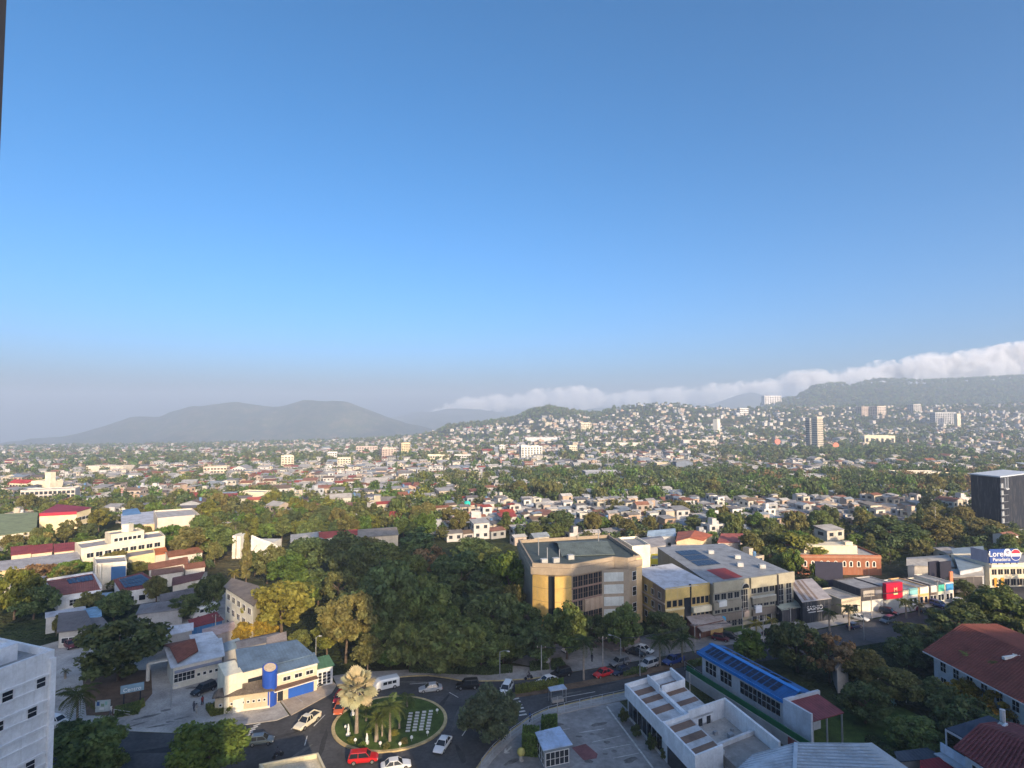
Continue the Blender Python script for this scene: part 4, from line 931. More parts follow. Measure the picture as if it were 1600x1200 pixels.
house('tiled_house', 'grey shaded hipped roof left of the parked minibus', 'house', [(215, 960), (285, 952), (284, 938), (222, 945)], 3.6, 'hip', (.3, .3, .3), (.16, .16, .17), 1.2, .4)
house('tiled_house', 'dark grey sheet roof below the solar roofed house', 'house', [(252, 940), (300, 930), (300, 920), (252, 930)], 3.6, 'gx', (.35, .33, .3), (.14, .13, .13), 1.0, .4)
rw, q, c = house('modern_block', 'cream modernist block with ribbon windows and upper storey', 'building', [(127, 860), (258, 840), (250, 832), (117, 851)], 7.0, 'flat', (.72, .64, .48), (.30, .29, .30), ph=.7, lm='the cream modernist block', wins=[(0, .9, 1.8, 1.5, 10, .03, .97, 2, 1), (0, 4.1, 2.0, 1.6, 9, .05, .95, 2, 1), (3, 4, 1.4, 1.2, 2)])
a, d, n, L = edge_frame(q[0], q[1], c); up = [a + d * (L * u) - n * v for u, v in ((.34, 1), (.74, 1), (.74, 8), (.34, 8))]
MB().prism(up, 6.9, 10.2).build('upper_storey', 'wall', rw, (.74, .66, .48)); parapet(rw, up, 10.2, .5, .25, (.7, .62, .46), (.3, .3, .3)); windows(rw, up[0], up[1], c, 8, 1.2, 1.2, 6)
b = a + d * (L * .58) - n * 5; MB().box((b.x, b.y, 11.6), (2.6, 2.6, 2.8)).build('stair_hut', 'wall', rw, (.75, .68, .52))
rw, q, c = house('office_block', 'small white block with tall fins and a blue glazed front', 'building', [(150, 884), (198, 880), (196, 870), (146, 874)], 7.5, 'flat', (.68, .62, .5), (.3, .3, .3), lm='the blue fronted white block', wins=[])
facebox(rw, 'fin', q[0], q[1], c, 0, .05, 0, 8, .9, 'wall', (.74, .68, .56)); facebox(rw, 'fin', q[0], q[1], c, .16, .2, 0, 8, .9, 'wall', (.74, .68, .56)); facebox(rw, 'glazed_front', q[0], q[1], c, .5, .98, 2.2, 6.8, .2, 'metalpaint', (.03, .10, .24)); facebox(rw, 'canopy', q[0], q[1], c, .45, 1.0, 1.2, 1.9, 2.4, 'roofpaint', (.55, .5, .42))
rw, q, c = house('bungalow', 'yellow bungalow with an orange roof below the modernist block', 'house', [(197, 874), (242, 866), (240, 858), (196, 864)], 4.2, 'flat', (.72, .60, .32), (.25, .23, .22), wins=[(0, 1.2, 1.1, 1.1, 4, .05, .6)])
house('bungalow', 'bright orange roof at the end of the yellow bungalow', 'house', [(240, 868), (262, 865), (258, 858), (238, 861)], 3.6, 'shed', (.6, .5, .4), (.50, .14, .03), .6, .2)
for k, x in enumerate((18, 50, 85)):
    house('row_house', ('leftmost', 'middle', 'rightmost')[k] + ' of three cream houses with long red roofs', 'house', [(x, 868 - k * 2.4), (x + 31, 864.5 - k * 2.4), (x + 31, 857 - k * 2.4), (x, 860 - k * 2.4)], 5.0, 'shed', (.62, .5, .36), (.25, .05, .045), 1.1, .25, 'sheetroof', group='cream houses with long red roofs', wins=[(0, 1.2, 1.4, 1.2, 3)], lm='the red roofed row houses' if k == 1 else None)
house('long_shed', 'long grey sheet roof running below the red roofed houses', 'shed', [(0, 892), (124, 878), (122, 866), (0, 881)], 4.5, 'shed', (.62, .46, .24), (.36, .35, .35), .7, .3)
house('green_hall', 'low hall with a dull green roof at the left edge', 'building', [(-8, 838), (55, 830), (58, 803), (-8, 806)], 6.0, 'shed', (.68, .62, .5), (.24, .27, .12), .6, .3, lm='the green roofed hall')
rw, q, c = house('red_hall', 'long cream hall with a bright red roof edge', 'building', [(62, 803), (120, 800), (142, 795), (90, 790)], 9.0, 'shed', (.74, .62, .38), (.28, .03, .04), .5, .4, lm='the long red edged hall', wins=[(1, 1.5, 2.2, 1.4, 3), (1, 5, 2.2, 1.4, 3)])
facebox(rw, 'fascia', q[0], q[1], c, 0, 1, 8.0, 9.3, .3, 'metalpaint', (.45, .02, .05))
house('warehouse', 'big pale warehouse with blank walls and an upper box', 'building', [(246, 812), (312, 806), (300, 796), (240, 800)], 10.0, 'flat', (.60, .52, .42), (.42, .40, .38), lm='the big pale warehouse')
house('warehouse', 'low warehouse with white and blue roof left of the big pale one', 'building', [(190, 822), (245, 818), (246, 800), (190, 806)], 6.0, 'shed', (.66, .48, .28), (.48, .5, .55), .5, .2)
house('warehouse', 'blue sheet roof behind the low warehouse', 'building', [(192, 806), (220, 803), (214, 796), (192, 799)], 6.5, 'shed', (.4, .4, .4), (.12, .24, .42), .5, .2)
# ------------------------------------------------------------------ the office blocks across the avenue
V2 = lambda x, y: Vector((x, y, 0))
def tan_block():
    P = [V2(5, 141), V2(14.4, 139.8), V2(25.8, 147), V2(29.2, 145.6), V2(33, 148.6), V2(29, 173), V2(2, 166)]
    c = sum(P, V2(0, 0)) / 7; H = 16.0
    root = thing('office_block', 'pinkish four storey office block with a golden sunlit curved bay', 'building', (c.x, c.y, 0)); FOOT.append((c.x, c.y, 17)); LMARK.append(('the curved tan office block', c.x, c.y))
    WL = (.32, .255, .18); MB().prism(P, 0, H).build('wall', 'wall', root, WL)
    parapet(root, P, H, .9, .35, (.36, .29, .21), (.075, .095, .09))
    g = growpoly(P, .5); MB().prism(g, 14.3, 15.95).build('cornice', 'wall', root, (.36, .29, .21))
    # curved bay, its sunlit gold put into the wall colour
    a, b = P[0], P[1]; d = (b - a).normalized(); n = V2(d.y, -d.x); L = (b - a).length; arc = []
    for k in range(13):
        t = k / 12; arc.append(a + d * (L * t) + n * (1.9 * math.sin(math.pi * t)))
    for s0, s1 in ((0, 5), (7, 12)):
        poly = arc[s0:s1 + 1] + [arc[s1] - n * .8, arc[s0] - n * .8]; MB().prism(poly, 1.5, 14.2).build('curved_bay', 'wall', root, (.62, .41, .13))
        for z in (5.0, 8.2, 11.3):
            pl = [p + n * .03 for p in arc[s0:s1 + 1]] + [arc[s1] - n * .5, arc[s0] - n * .5]; MB().prism(pl, z, z + .12).build('joint', 'trim', root, (.36, .25, .10))
    MB().prism([arc[5], arc[6] - n * .7, arc[7], arc[7] - n * 1.2, arc[5] - n * 1.2], 1.5, 14.2).build('slot', 'glass', root)
    # glazed front
    a, b = P[1], P[2]
    for fl in range(4):
        z = 2.4 + fl * 2.95
        if fl == 1:
            windows(root, a, b, c, z, 1.3, 2.5, 2, .02, .26, 2, 2, (.25, .17, .12)); 
            for k in range(6): facebox(root, 'spandrel', a, b, c, .28 + k * .118, .39 + k * .118, z - .3, z + 2.6, .5, 'wall', (.42, .31, .22))
        else: windows(root, a, b, c, z, 1.46, 2.6, 8, .02, .98, 2, 2, (.25, .17, .12))
        facebox(root, 'floor_edge', a, b, c, 0, 1, z - .38, z - .12, .22, 'trim', (.24, .15, .12))
    a, b = P[2], P[3]
    a2, d2, n2, L2 = edge_frame(P[2], P[3], c)
    blk = [P[2] + V2(.6, -.9), P[3] + V2(.8, -.6), P[3], P[2]]; MB().prism([P[2] - V2(3.4, 2.6), P[3] + V2(.3, -.4), P[3], P[2] + V2(-2.4, -1.0)], 0.0, 14.25).build('side_wing', 'wall', root, (.35, .285, .21))
    for fl in range(4):
        z = 2.2 + fl * 3.0; facebox(root, 'white_panel', P[2] - V2(3.4, 2.6), P[3] + V2(.3, -.4), c, .08, .78, z + .2, z + 2.4, .12, 'wall', (.60, .62, .58))
    MB().prism([P[4] + V2(-1.2, -1.0), P[4] + V2(.4, -.2), P[4] + V2(.2, 3), P[4] + V2(-1.4, 2)], 0, 16.4).build('pier', 'wall', root, (.66, .48, .26))  # narrow end pier; the gold of its lit edge is in the colour
    windows(root, P[3], P[4], c, 3.2, 1.5, 2.2, 1, .2, .8, 1, 2); windows(root, P[3], P[4], c, 7.2, 1.5, 2.2, 1, .2, .8, 1, 2); windows(root, P[3], P[4], c, 11.0, 1.5, 2.2, 1, .2, .8, 1, 2)
    # things on the roof
    roof_on(root, [V2(13, 150), V2(27, 152), V2(26, 168), V2(12, 166)], 16.2, 'gx', 1.6, .1, 'sheetroof', (.12, .15, .14), name='roof_shed')
    for x, y, hh in ((9, 147, 3.2), (12, 146, 3.0), (7, 152, 4.2), (24, 160, 5)): MB().tube([(x, y, H), (x, y, H + hh)], .14, 6).build('mast', 'steel', root)
    for x, y in ((8, 144), (11, 145), (15, 148)): MB().box((x, y, H + .6), (1.6, 1.2, 1.1), .3).build('air_unit', 'metalpaint', root, (.45, .45, .43))
    MB().prism([V2(18, 136), V2(27, 142), V2(30, 136), V2(23, 131)], -.05, 1.3).build('ramp_wall', 'wall', root, (.36, .28, .26))
    MB().prism([V2(12, 137.5), V2(19, 138), V2(20, 141.5), V2(14, 139.5)], -.05, 1.5).build('plinth', 'wall', root, (.5, .36, .22))
tan_block()
house('party_wall', 'tall sunlit cream wall block behind the pinkish office block', 'building', [(34, 163), (39.5, 165), (38, 176), (32, 174)], 15.2, 'flat', (.80, .74, .58), (.3, .3, .3), world=True)
def ochre_block():
    q = [V2(37, 140), V2(49.2, 144.4), V2(44, 159), V2(32.6, 153.5)]
    root, q, c = house('office_block', 'ochre three storey block with white and blue sheet roof', 'building', q, 10.9, 'shed', (.50, .36, .14), (.52, .54, .58), .9, .3, 'sheetroof', world=True, lm='the ochre block')
    MB().prism([q[3] + V2(.2, -.3), q[0] + V2(-.06, -.02), q[0] + V2(.05, .1), q[3] + V2(.4, 0)], 0, 10.8).build('shaded_side_wall', 'wall', root, (.30, .21, .14))  # thin skin: shade on the left side put into a darker brown
    facebox(root, 'parapet_band', q[0], q[1], c, 0, .54, 8.3, 11.1, .25, 'wall', (.62, .45, .16)); facebox(root, 'parapet_band', q[0], q[1], c, .58, 1, 8.3, 11.2, .3, 'wall', (.62, .45, .16))
    facebox(root, 'stair_slot', q[0], q[1], c, .54, .58, 0, 11.4, .1, 'glass'); facebox(root, 'stair_slot', q[0], q[1], c, .42, .54, 0, 8.2, .06, 'glass')
    windows(root, q[0], q[1], c, 6.4, 1.3, 1.6, 3, .02, .40, 1, 1, (.45, .33, .16)); windows(root, q[0], q[1], c, 6.4, 1.1, 1.7, 4, .59, .99, 1, 1, (.5, .38, .18))
    facebox(root, 'balcony', q[0], q[1], c, .58, 1.03, 4.6, 5.9, 1.0, 'wall', (.78, .70, .50)); facebox(root, 'floor_edge', q[0], q[1], c, 0, .42, 5.6, 6.1, .2, 'wall', (.7, .58, .34))
    windows(root, q[0], q[1], c, 2.0, 1.1, 2.2, 4, .59, .99, 1, 1, (.6, .5, .3)); windows(root, q[0], q[1], c, 2.4, 1.0, 1.6, 3, .05, .4)
    for z in (1.6, 5.0, 8.0): windows(root, q[3], q[0], c, z, 1.3, 1.5, 4, .05, .95)
    facebox(root, 'floor_edge', q[3], q[0], c, 0, 1, 7.2, 7.5, .3, 'trim', (.5, .38, .28)); facebox(root, 'floor_edge', q[3], q[0], c, 0, 1, 4.0, 4.3, .3, 'trim', (.5, .38, .28))
ochre_block()
rr, q, c = house('terrace_bar', 'low terrace bar with a brown front and worn pale awnings', 'building', [(1085, 978), (1130, 968), (1112, 955), (1072, 965)], 3.2, 'shed', (.16, .07, .05), (.42, .36, .33), .5, .3, lm='the terrace bar')
facebox(rr, 'shop_front', q[0], q[1], c, .55, .98, .3, 2.6, .1, 'wall', (.6, .42, .18)); windows(rr, q[0], q[1], c, .6, 1.0, 1.6, 2, .6, .95)
MB().prism([p + Vector((1, -2.6, 0)) for p in q], 2.7, 2.85).build('awning', 'roofpaint', rr, (.45, .37, .32))
def grey_block():
    q = [V2(49.6, 143.0), V2(74.2, 152.6), V2(67, 183), V2(45, 178)]
    root, q, c = house('office_block', 'wide olive-grey office block with arched stair window', 'building', q, 11.0, 'shed', (.25, .235, .185), (.26, .28, .30), .8, .15, 'sheetroof', world=True, lm='the olive-grey office block')
    F0, F1 = q[0], q[1]
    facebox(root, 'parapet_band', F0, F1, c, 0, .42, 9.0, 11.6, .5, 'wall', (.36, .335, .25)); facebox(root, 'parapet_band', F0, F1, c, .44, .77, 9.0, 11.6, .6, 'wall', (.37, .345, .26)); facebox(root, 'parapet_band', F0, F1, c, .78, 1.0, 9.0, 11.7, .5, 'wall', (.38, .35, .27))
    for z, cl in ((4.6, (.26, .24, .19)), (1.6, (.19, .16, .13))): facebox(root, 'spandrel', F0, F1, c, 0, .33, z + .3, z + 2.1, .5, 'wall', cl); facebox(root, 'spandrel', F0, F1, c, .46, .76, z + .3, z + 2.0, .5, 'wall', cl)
    windows(root, F0, F1, c, 7.1, 1.6, 1.5, 4, .01, .32, 2, 1, (.3, .3, .28)); windows(root, F0, F1, c, 3.9, 1.6, 1.1, 4, .01, .32, 2, 1, (.3, .3, .28)); windows(root, F0, F1, c, .3, 1.5, 1.5, 4, .06, .36, 2, 1, (.3, .3, .3))
    windows(root, F0, F1, c, 7.4, 1.6, 1.4, 4, .45, .76, 2, 1, (.3, .3, .28)); windows(root, F0, F1, c, 4.0, 1.6, 1.0, 4, .45, .76, 2, 1, (.3, .3, .28)); windows(root, F0, F1, c, .3, 1.6, 1.5, 3, .45, .72)
    windows(root, F0, F1, c, 3.0, 1.9, 6.0, 2, .78, .99, 2, 4, (.42, .42, .40))
    # arched stair window
    a, d, n, L = edge_frame(F0, F1, c); windows(root, F0, F1, c, 2.6, 2.2, 6.4, 1, .325, .425, 3, 4, (.45, .45, .44))
    o = a + d * (L * .375) + n * .55; ring = [(o + d * (1.2 * math.cos(k * math.pi / 12))) + Vector((0, 0, 9.3 + 1.2 * math.sin(k * math.pi / 12))) for k in range(13)]
    MB().add([tuple(p) for p in ring], [tuple(range(13))]).build('arch_glass', 'glass', root)
    MB().tube([tuple(p + n * .04) for p in ring], .1, 6).build('arch', 'trim', root, (.4, .4, .38))
    facebox(root, 'canopy', F0, F1, c, .45, .74, 6.5, 6.75, .9, 'wall', (.5, .5, .44))
    facebox(root, 'column', F0, F1, c, .765, .785, 0, 11.5, .7, 'darkmetal')
    for u, z, w, h, cl in ((.10, 5.6, 2.4, 1.4, (.62, .64, .62)), (.53, 2.7, 2.0, 1.7, (.7, .72, .75)), (.38, 2.2, 1.8, 1.5, (.30, .25, .22))):
        facebox(root, 'sign_panel', F0, F1, c, u - w / 2 / L, u + w / 2 / L, z, z + h, .62, 'trim', cl)
    p = a + d * (L * .095) + n * .7; MB().tube([tuple(p + Vector((0, 0, 2.6))), tuple(p + n * .12 + Vector((0, 0, 2.6)))], .75, 18).build('round_sign', 'metalpaint', root, (.03, .32, .60))
    def P(u, v): A = q[0].lerp(q[1], u); B = q[3].lerp(q[2], u); s = A.lerp(B, v); return Vector((s.x, s.y, 11.2 + .8 * v))
    MB().add([P(.18, .06), P(.42, .06), P(.40, .3), P(.16, .3)], [(0, 1, 2, 3)]).build('red_roof_patch', 'sheetroof', root, (.24, .035, .03))
    for i in range(5):
        for j in range(3): pp = [P(.14 + i * .06, .40 + j * .15), P(.195 + i * .06, .40 + j * .15), P(.195 + i * .06, .54 + j * .15), P(.14 + i * .06, .54 + j * .15)]; MB().add([x + Vector((0, 0, .08)) for x in pp], [(0, 1, 2, 3)]).build('solar_panel', 'panel', root)
    for u, v in ((.6, .3), (.75, .5), (.55, .7), (.8, .2)): x = P(u, v); MB().box(x + Vector((0, 0, .5)), (1.6, 1.2, 1.0)).build('air_unit', 'metalpaint', root, (.5, .5, .48))
grey_block()
def txt(root, s, a, d, n, z, size, mat='trim', color=(.8, .8, .78), name='lettering', ext=0.03):
    cu = bpy.data.curves.new(name, 'FONT'); cu.body = s; cu.size = size; cu.extrude = ext; cu.align_x = 'CENTER'
    tmp = bpy.data.objects.new('lettering_source', cu); COL.objects.link(tmp); dg = bpy.context.evaluated_depsgraph_get(); me = bpy.data.meshes.new_from_object(tmp.evaluated_get(dg)); bpy.data.objects.remove(tmp)
    me.materials.clear(); me.materials.append(MATS[mat]); o = link(name, me, root, color=color); M = Matrix((d, Vector((0, 0, 1)), n)).transposed(); o.rotation_euler = M.to_euler()
    org = ORG[root_of(root).name]; o.location = (a.x - org.x, a.y - org.y, z - org.z); return o
# ------------------------------------------------------------------ shop row
def on_line(P0, az, px):
    d = V2(math.sin(R(az)), math.cos(R(az))); k = (px - CX) / F
    t = (k * P0.y - P0.x) / (d.x - k * d.y); return P0 + d * t
L0 = at(1300, 963); LAZ = 73.0
def shop(label, x0, x1, ytop, wall, depth=9, name='shop', low=None, style='flat', roof=(.3, .3, .3), front=0.0, wins=(), group=None, ybase=None):
    a, b = on_line(L0, LAZ, x0), on_line(L0, LAZ, x1); n = V2(math.cos(R(LAZ)), -math.sin(R(LAZ))); a = a + n * front + (b - a).normalized() * .02; b = b + n * front; h = max(2.6, zat(ytop, (a.y + b.y) / 2, x0))
    q = [a, b, b - n * depth, a - n * depth]
    return house(name, label, 'shop', q, h, style, wall, roof, .8, .15, world=True, ph=.3, wins=wins, group=group)
rr, q, c = house('shop', 'dark shop with white lettering beside the olive-grey block', 'shop', [(1254, 941), (1298, 935), (1268, 908), (1232, 912)], 5.4, 'shed', (.03, .035, .045), (.48, .44, .42), .6, .2, lm='the dark lettered shop')
a, d, n, L = edge_frame(q[0], q[1], c); txt(rr, 'SASHIO', a + d * (L * .42) + n * .08, d, n, 3.1, 1.55); facebox(rr, 'sign_line', q[0], q[1], c, .2, .45, 2.5, 2.7, .06, 'trim', (.7, .7, .7)); facebox(rr, 'sign_line', q[0], q[1], c, .5, .72, 2.5, 2.7, .06, 'trim', (.7, .7, .7))
for u0, u1, cl in ((.08, .2, (.28, .2, .15)), (.3, .42, (.28, .21, .16)), (.5, .58, (.3, .22, .17))):
    A, B, C_, D = q; f = lambda u, v: A.lerp(B, u).lerp(D.lerp(C_, u), v)
    pts = [f(u0, .02), f(u1, .02), f(u1, .98), f(u0, .98)]; MB().add([Vector((p.x, p.y, 5.58 + .6 * v)) for p, v in zip(pts, (.02, .02, .98, .98))], [(0, 1, 2, 3)]).build('rust_strip', 'roofpaint', rr, cl)
rr, q, c = house('carport', 'pale green sheet canopy on posts left of the dark shop', 'canopy', [(1222, 953), (1252, 948), (1240, 940), (1212, 945)], 3.4, 'shed', (.05, .05, .06), (.40, .44, .36), .3, .4)
rs = shop('cream fronted shop with wide windows and a sloping cream fascia', 1306, 1336, 936, (.62, .54, .40), wins=[(0, .4, 1.5, 1.9, 2)])
rs = shop('shop with dark upper sign and white framed windows beside red box', 1336, 1370, 920, (.07, .065, .07), wins=[]); 
facebox(rs[0], 'white_frame', rs[1][0], rs[1][1], rs[2], .02, .98, 0, 2.9, .2, 'wall', (.74, .70, .62)); windows(rs[0], rs[1][0], rs[1][1], rs[2], .5, 1.7, 1.8, 2, .08, .92); facebox(rs[0], 'sign_panel', rs[1][0], rs[1][1], rs[2], .1, .6, 4.0, 5.6, .15, 'trim', (.42, .38, .33)); facebox(rs[0], 'sign_panel', rs[1][0], rs[1][1], rs[2], .64, .95, 4.2, 5.4, .15, 'trim', (.2, .2, .22))
rs = shop('shop with a big crimson box sign over a grey roller shutter', 1370, 1394, 917, (.40, .38, .36), front=.2, wins=[]); LMARK.append(('the crimson shop', rs[2].x, rs[2].y))
facebox(rs[0], 'red_box', rs[1][0], rs[1][1], rs[2], -.02, 1.02, 3.0, 7.2, 1.0, 'metalpaint', (.52, .012, .045)); a, d, n, L = edge_frame(rs[1][0], rs[1][1], rs[2]); txt(rs[0], 'M', a + d * (L * .55) + n * 1.1, d, n, 4.9, 1.6, color=(.75, .6, .3)); facebox(rs[0], 'emblem', rs[1][0], rs[1][1], rs[2], .42, .68, 4.1, 4.7, 1.12, 'trim', (.75, .6, .3)); facebox(rs[0], 'shutter', rs[1][0], rs[1][1], rs[2], .05, .95, .1, 2.8, .08, 'sheetroof', (.33, .35, .36))
for lab, x0, x1, yt, cl, sg in (('narrow white shop right of the crimson one', 1394.5, 1408, 925, (.74, .68, .52), None), ('shop with a pale turquoise sign board', 1408.5, 1424, 922, (.55, .55, .52), (.25, .55, .56)), ('narrow orange-cream shop with a white sign', 1424.5, 1441, 919, (.70, .42, .18), (.75, .7, .6)),
        ('brown shop with a white arcade below', 1441.5, 1453, 919, (.12, .09, .08), (.7, .66, .56)), ('narrow shop with a sea green upper panel', 1453.5, 1465, 918, (.6, .55, .42), (.08, .45, .32)), ('white end shop with a blue base at the corner', 1465.5, 1479, 912, (.66, .60, .5), (.05, .25, .5))):
    rs = shop(lab, x0, x1, yt, cl, wins=[(0, .4, 1.1, 1.7, 2)], group='small shops in the row')
    if sg: facebox(rs[0], 'sign_panel', rs[1][0], rs[1][1], rs[2], .1, .9, 3.0, 4.8, .25, 'trim', sg)
def signpost(label, px, py, ytop, w, hh, cl, post=(.2, .2, .2), az=73, cat='sign', name='sign_board'):
    p = at(px, py); zt = zat(ytop, p.y, px); root = thing(name, label, cat, p); d = V2(math.sin(R(az)), math.cos(R(az)))
    for s in (-.35, .35): MB().tube([tuple(p + d * (w * s)), tuple(p + d * (w * s) + Vector((0, 0, zt - hh * .5)))], .12, 6).build('post', 'darkmetal', root)
    MB().box((p.x, p.y, zt - hh / 2), (w, .35, hh), axes=(d, V2(-d.y, d.x), Vector((0, 0, 1)))).build('panel', 'trim', root, cl); return root, p, d, zt
signpost('tall orange pylon sign at the end of the shop row', 1487, 933, 893, 1.2, 7.0, (.60, .20, .10))
signpost('dark billboard standing behind the shop row, farther right of two', 1478, 925, 877, 4.5, 5.2, (.02, .02, .035)); signpost('dark billboard standing behind the shop row, nearer left of two', 1460, 925, 877, 4.0, 5.0, (.022, .022, .04))
signpost('large navy billboard with pale streaks above the shop roofs', 1296, 930, 878, 7.5, 7.5, (.035, .035, .06), az=100)
rr, q, c = house('brick_hall', 'long red brick hall with a row of white arched windows', 'building', [(94.5, 191), (121.5, 190), (122, 205), (95, 206)], 6.4, 'flat', (.33, .13, .07), (.4, .38, .34), world=True, lm='the brick hall', z0=-.5)
a, d, n, L = edge_frame(q[0], q[1], c)
for i in range(10):
    u = L * (.09 + i * .0915 + (0.012 if i % 3 == 2 else 0)); o = a + d * u + n * .06
    fr = [(o + d * x) + Vector((0, 0, z)) for x, z in [(-.62, 2.6), (.62, 2.6)] + [(.62 * math.cos(k * math.pi / 8), 4.0 + .62 * math.sin(k * math.pi / 8)) for k in range(9)]]
    w = MB(); w.add([tuple(p) for p in fr], [tuple(range(len(fr)))]); wo = w.build('arched_window', 'trim', rr, (.75, .70, .6))
    MB().add([tuple(o + n * .04 + d * ((p - o).dot(d) * .55) + Vector((0, 0, p.z * .8 + .72))) for p in fr], [tuple(range(len(fr)))]).build('pane', 'glass', wo)
facebox(rr, 'cornice', q[0], q[1], c, 0, 1, 5.5, 6.1, .3, 'wall', (.4, .2, .12))
up = [a + d * (L * u) - n * v for u, v in ((.15, 4), (.8, 4), (.8, 10), (.15, 10))]; MB().prism(up, 5.8, 8.6).build('upper_storey', 'wall', rr, (.72, .62, .44)); b = a + d * (L * .72) - n * 6; MB().box((b.x, b.y, 9.0), (2.5, 2.2, 1.2)).build('stair_hut', 'wall', rr, (.7, .6, .42))
house('long_shed', 'long pale sheet hall roof right of the brick hall', 'shed', [(1418, 884), (1490, 886), (1480, 868), (1418, 872)], 5.0, 'gx', (.45, .42, .38), (.40, .38, .34), .8, .3)
house('long_shed', 'slate blue sheet hall with a pale wall by the billboard building', 'shed', [(1500, 892), (1542, 884), (1535, 858), (1488, 862)], 6.0, 'shed', (.45, .47, .5), (.20, .26, .31), .9, .3)
house('fuel_canopy', 'low pale canopy roof over a dark forecourt left of the billboard building', 'canopy', [(1490, 902), (1535, 900), (1530, 891), (1488, 892)], 4.5, 'shed', (.10, .09, .09), (.45, .42, .37), .3, .5)
def billboard_block():
    a, b = at(1547, 918), V2(170, 179); n = V2((b - a).y, -(b - a).x).normalized(); n = n if n.y < 0 else -n
    q = [a, b, b - n * 12, a - n * 12 + V2(-1.5, 0)]
    root, q, c = house('billboard_block', 'white two storey block carrying a long blue rooftop billboard', 'building', q, 6.6, 'flat', (.66, .60, .46), (.3, .3, .3), world=True, lm='the billboard block')
    F0, F1 = q[0], q[1]; windows(root, F0, F1, c, 3.8, 1.7, 1.7, 11, .02, .98, 2, 1, (.7, .6, .45)); windows(root, F0, F1, c, .5, 1.7, 2.0, 11, .02, .98, 2, 1, (.62, .5, .36))
    for u in (.055, .15): facebox(root, 'orange_panel', F0, F1, c, u, u + .04, .2, 2.9, .2, 'metalpaint', (.6, .3, .04))
    facebox(root, 'eave', F0, F1, c, 0, 1, 6.2, 7.0, .8, 'wall', (.78, .70, .56)); a, d, n, L = edge_frame(F0, F1, c)
    bd = facebox(root, 'billboard', F0, F1, c, .0, .40, 7.4, 11.6, .3, 'metalpaint', (.025, .07, .28))
    for k in range(5): u = .02 + k * .09; facebox(root, 'billboard_strut', F0, F1, c, u, u + .008, 6.9, 7.5, .2, 'darkmetal')
    txt(root, 'Lorena', a + d * (L * .135) + n * .36, d, n, 9.4, 2.5); txt(root, 'Panaderia', a + d * (L * .16) + n * .36, d, n, 8.0, 1.5)
    def disc(cx, cz, r, col, off, z0=-9, z1=9, nm='emblem'):
        o = a + d * cx + n * off; pts = [o + d * (r * math.cos(k * math.pi / 24)) + Vector((0, 0, cz + max(z0, min(z1, r * math.sin(k * math.pi / 24))))) for k in range(48)]
        MB().add([tuple(p) for p in pts], [tuple(range(48))]).build(nm, 'trim', root, col)
    disc(L * .245, 10.6, 1.1, (.75, .77, .8), .37); disc(L * .25, 10.6, .6, (.2, .2, .3), .39)
    disc(L * .36, 9.8, 1.75, (.78, .76, .72), .40); disc(L * .36, 9.8, 1.6, (.55, .03, .06), .42, z0=.45); disc(L * .36, 9.8, 1.6, (.03, .06, .25), .42, z1=-.45)
    sd = facebox(root, 'side_poster', q[3], q[0], c, .55, .98, 7.4, 11.0, .2, 'metalpaint', (.3, .3, .38))
billboard_block()
def dark_tower():
    p0 = pt(1517, 760, 268); p1 = pt(1563, 760, 256); d1 = V2(p1.x - p0.x, p1.y - p0.y); d2 = V2(30, 17)
    q = [V2(p0.x, p0.y), V2(p1.x, p1.y), V2(p1.x, p1.y) + d2, V2(p0.x, p0.y) + d2]; h = zat(746, 258)
    root, q, c = house('dark_tower', 'blank dark navy block with a white ladder strip on its corner', 'building', q, h, 'flat', (.018, .022, .034), (.42, .46, .5), world=True, lm='the dark navy block', ph=.4)
    r_ = MB().prism(growpoly(q, .25), h + .2, h + .75).build('roof_rim', 'trim', root, (.45, .5, .56))
    for k in range(7):
        z = 1 + k * (h - 4) / 6.5; facebox(root, 'balcony', q[1], q[2], c, .0, .06, z, z + 2.0, .35, 'trim', (.30, .32, .34)); facebox(root, 'ledge', q[1], q[2], c, .06, .2, z - .2, z, .35, 'trim', (.16, .17, .19))
    for u in (.12, .19): facebox(root, 'hanging_rail', q[1], q[2], c, u, u + .008, h - 5, h, .5, 'trim', (.5, .52, .55))
    facebox(root, 'cradle', q[1], q[2], c, .115, .2, h - 5.4, h - 5.0, .8, 'trim', (.5, .52, .55))
dark_tower()
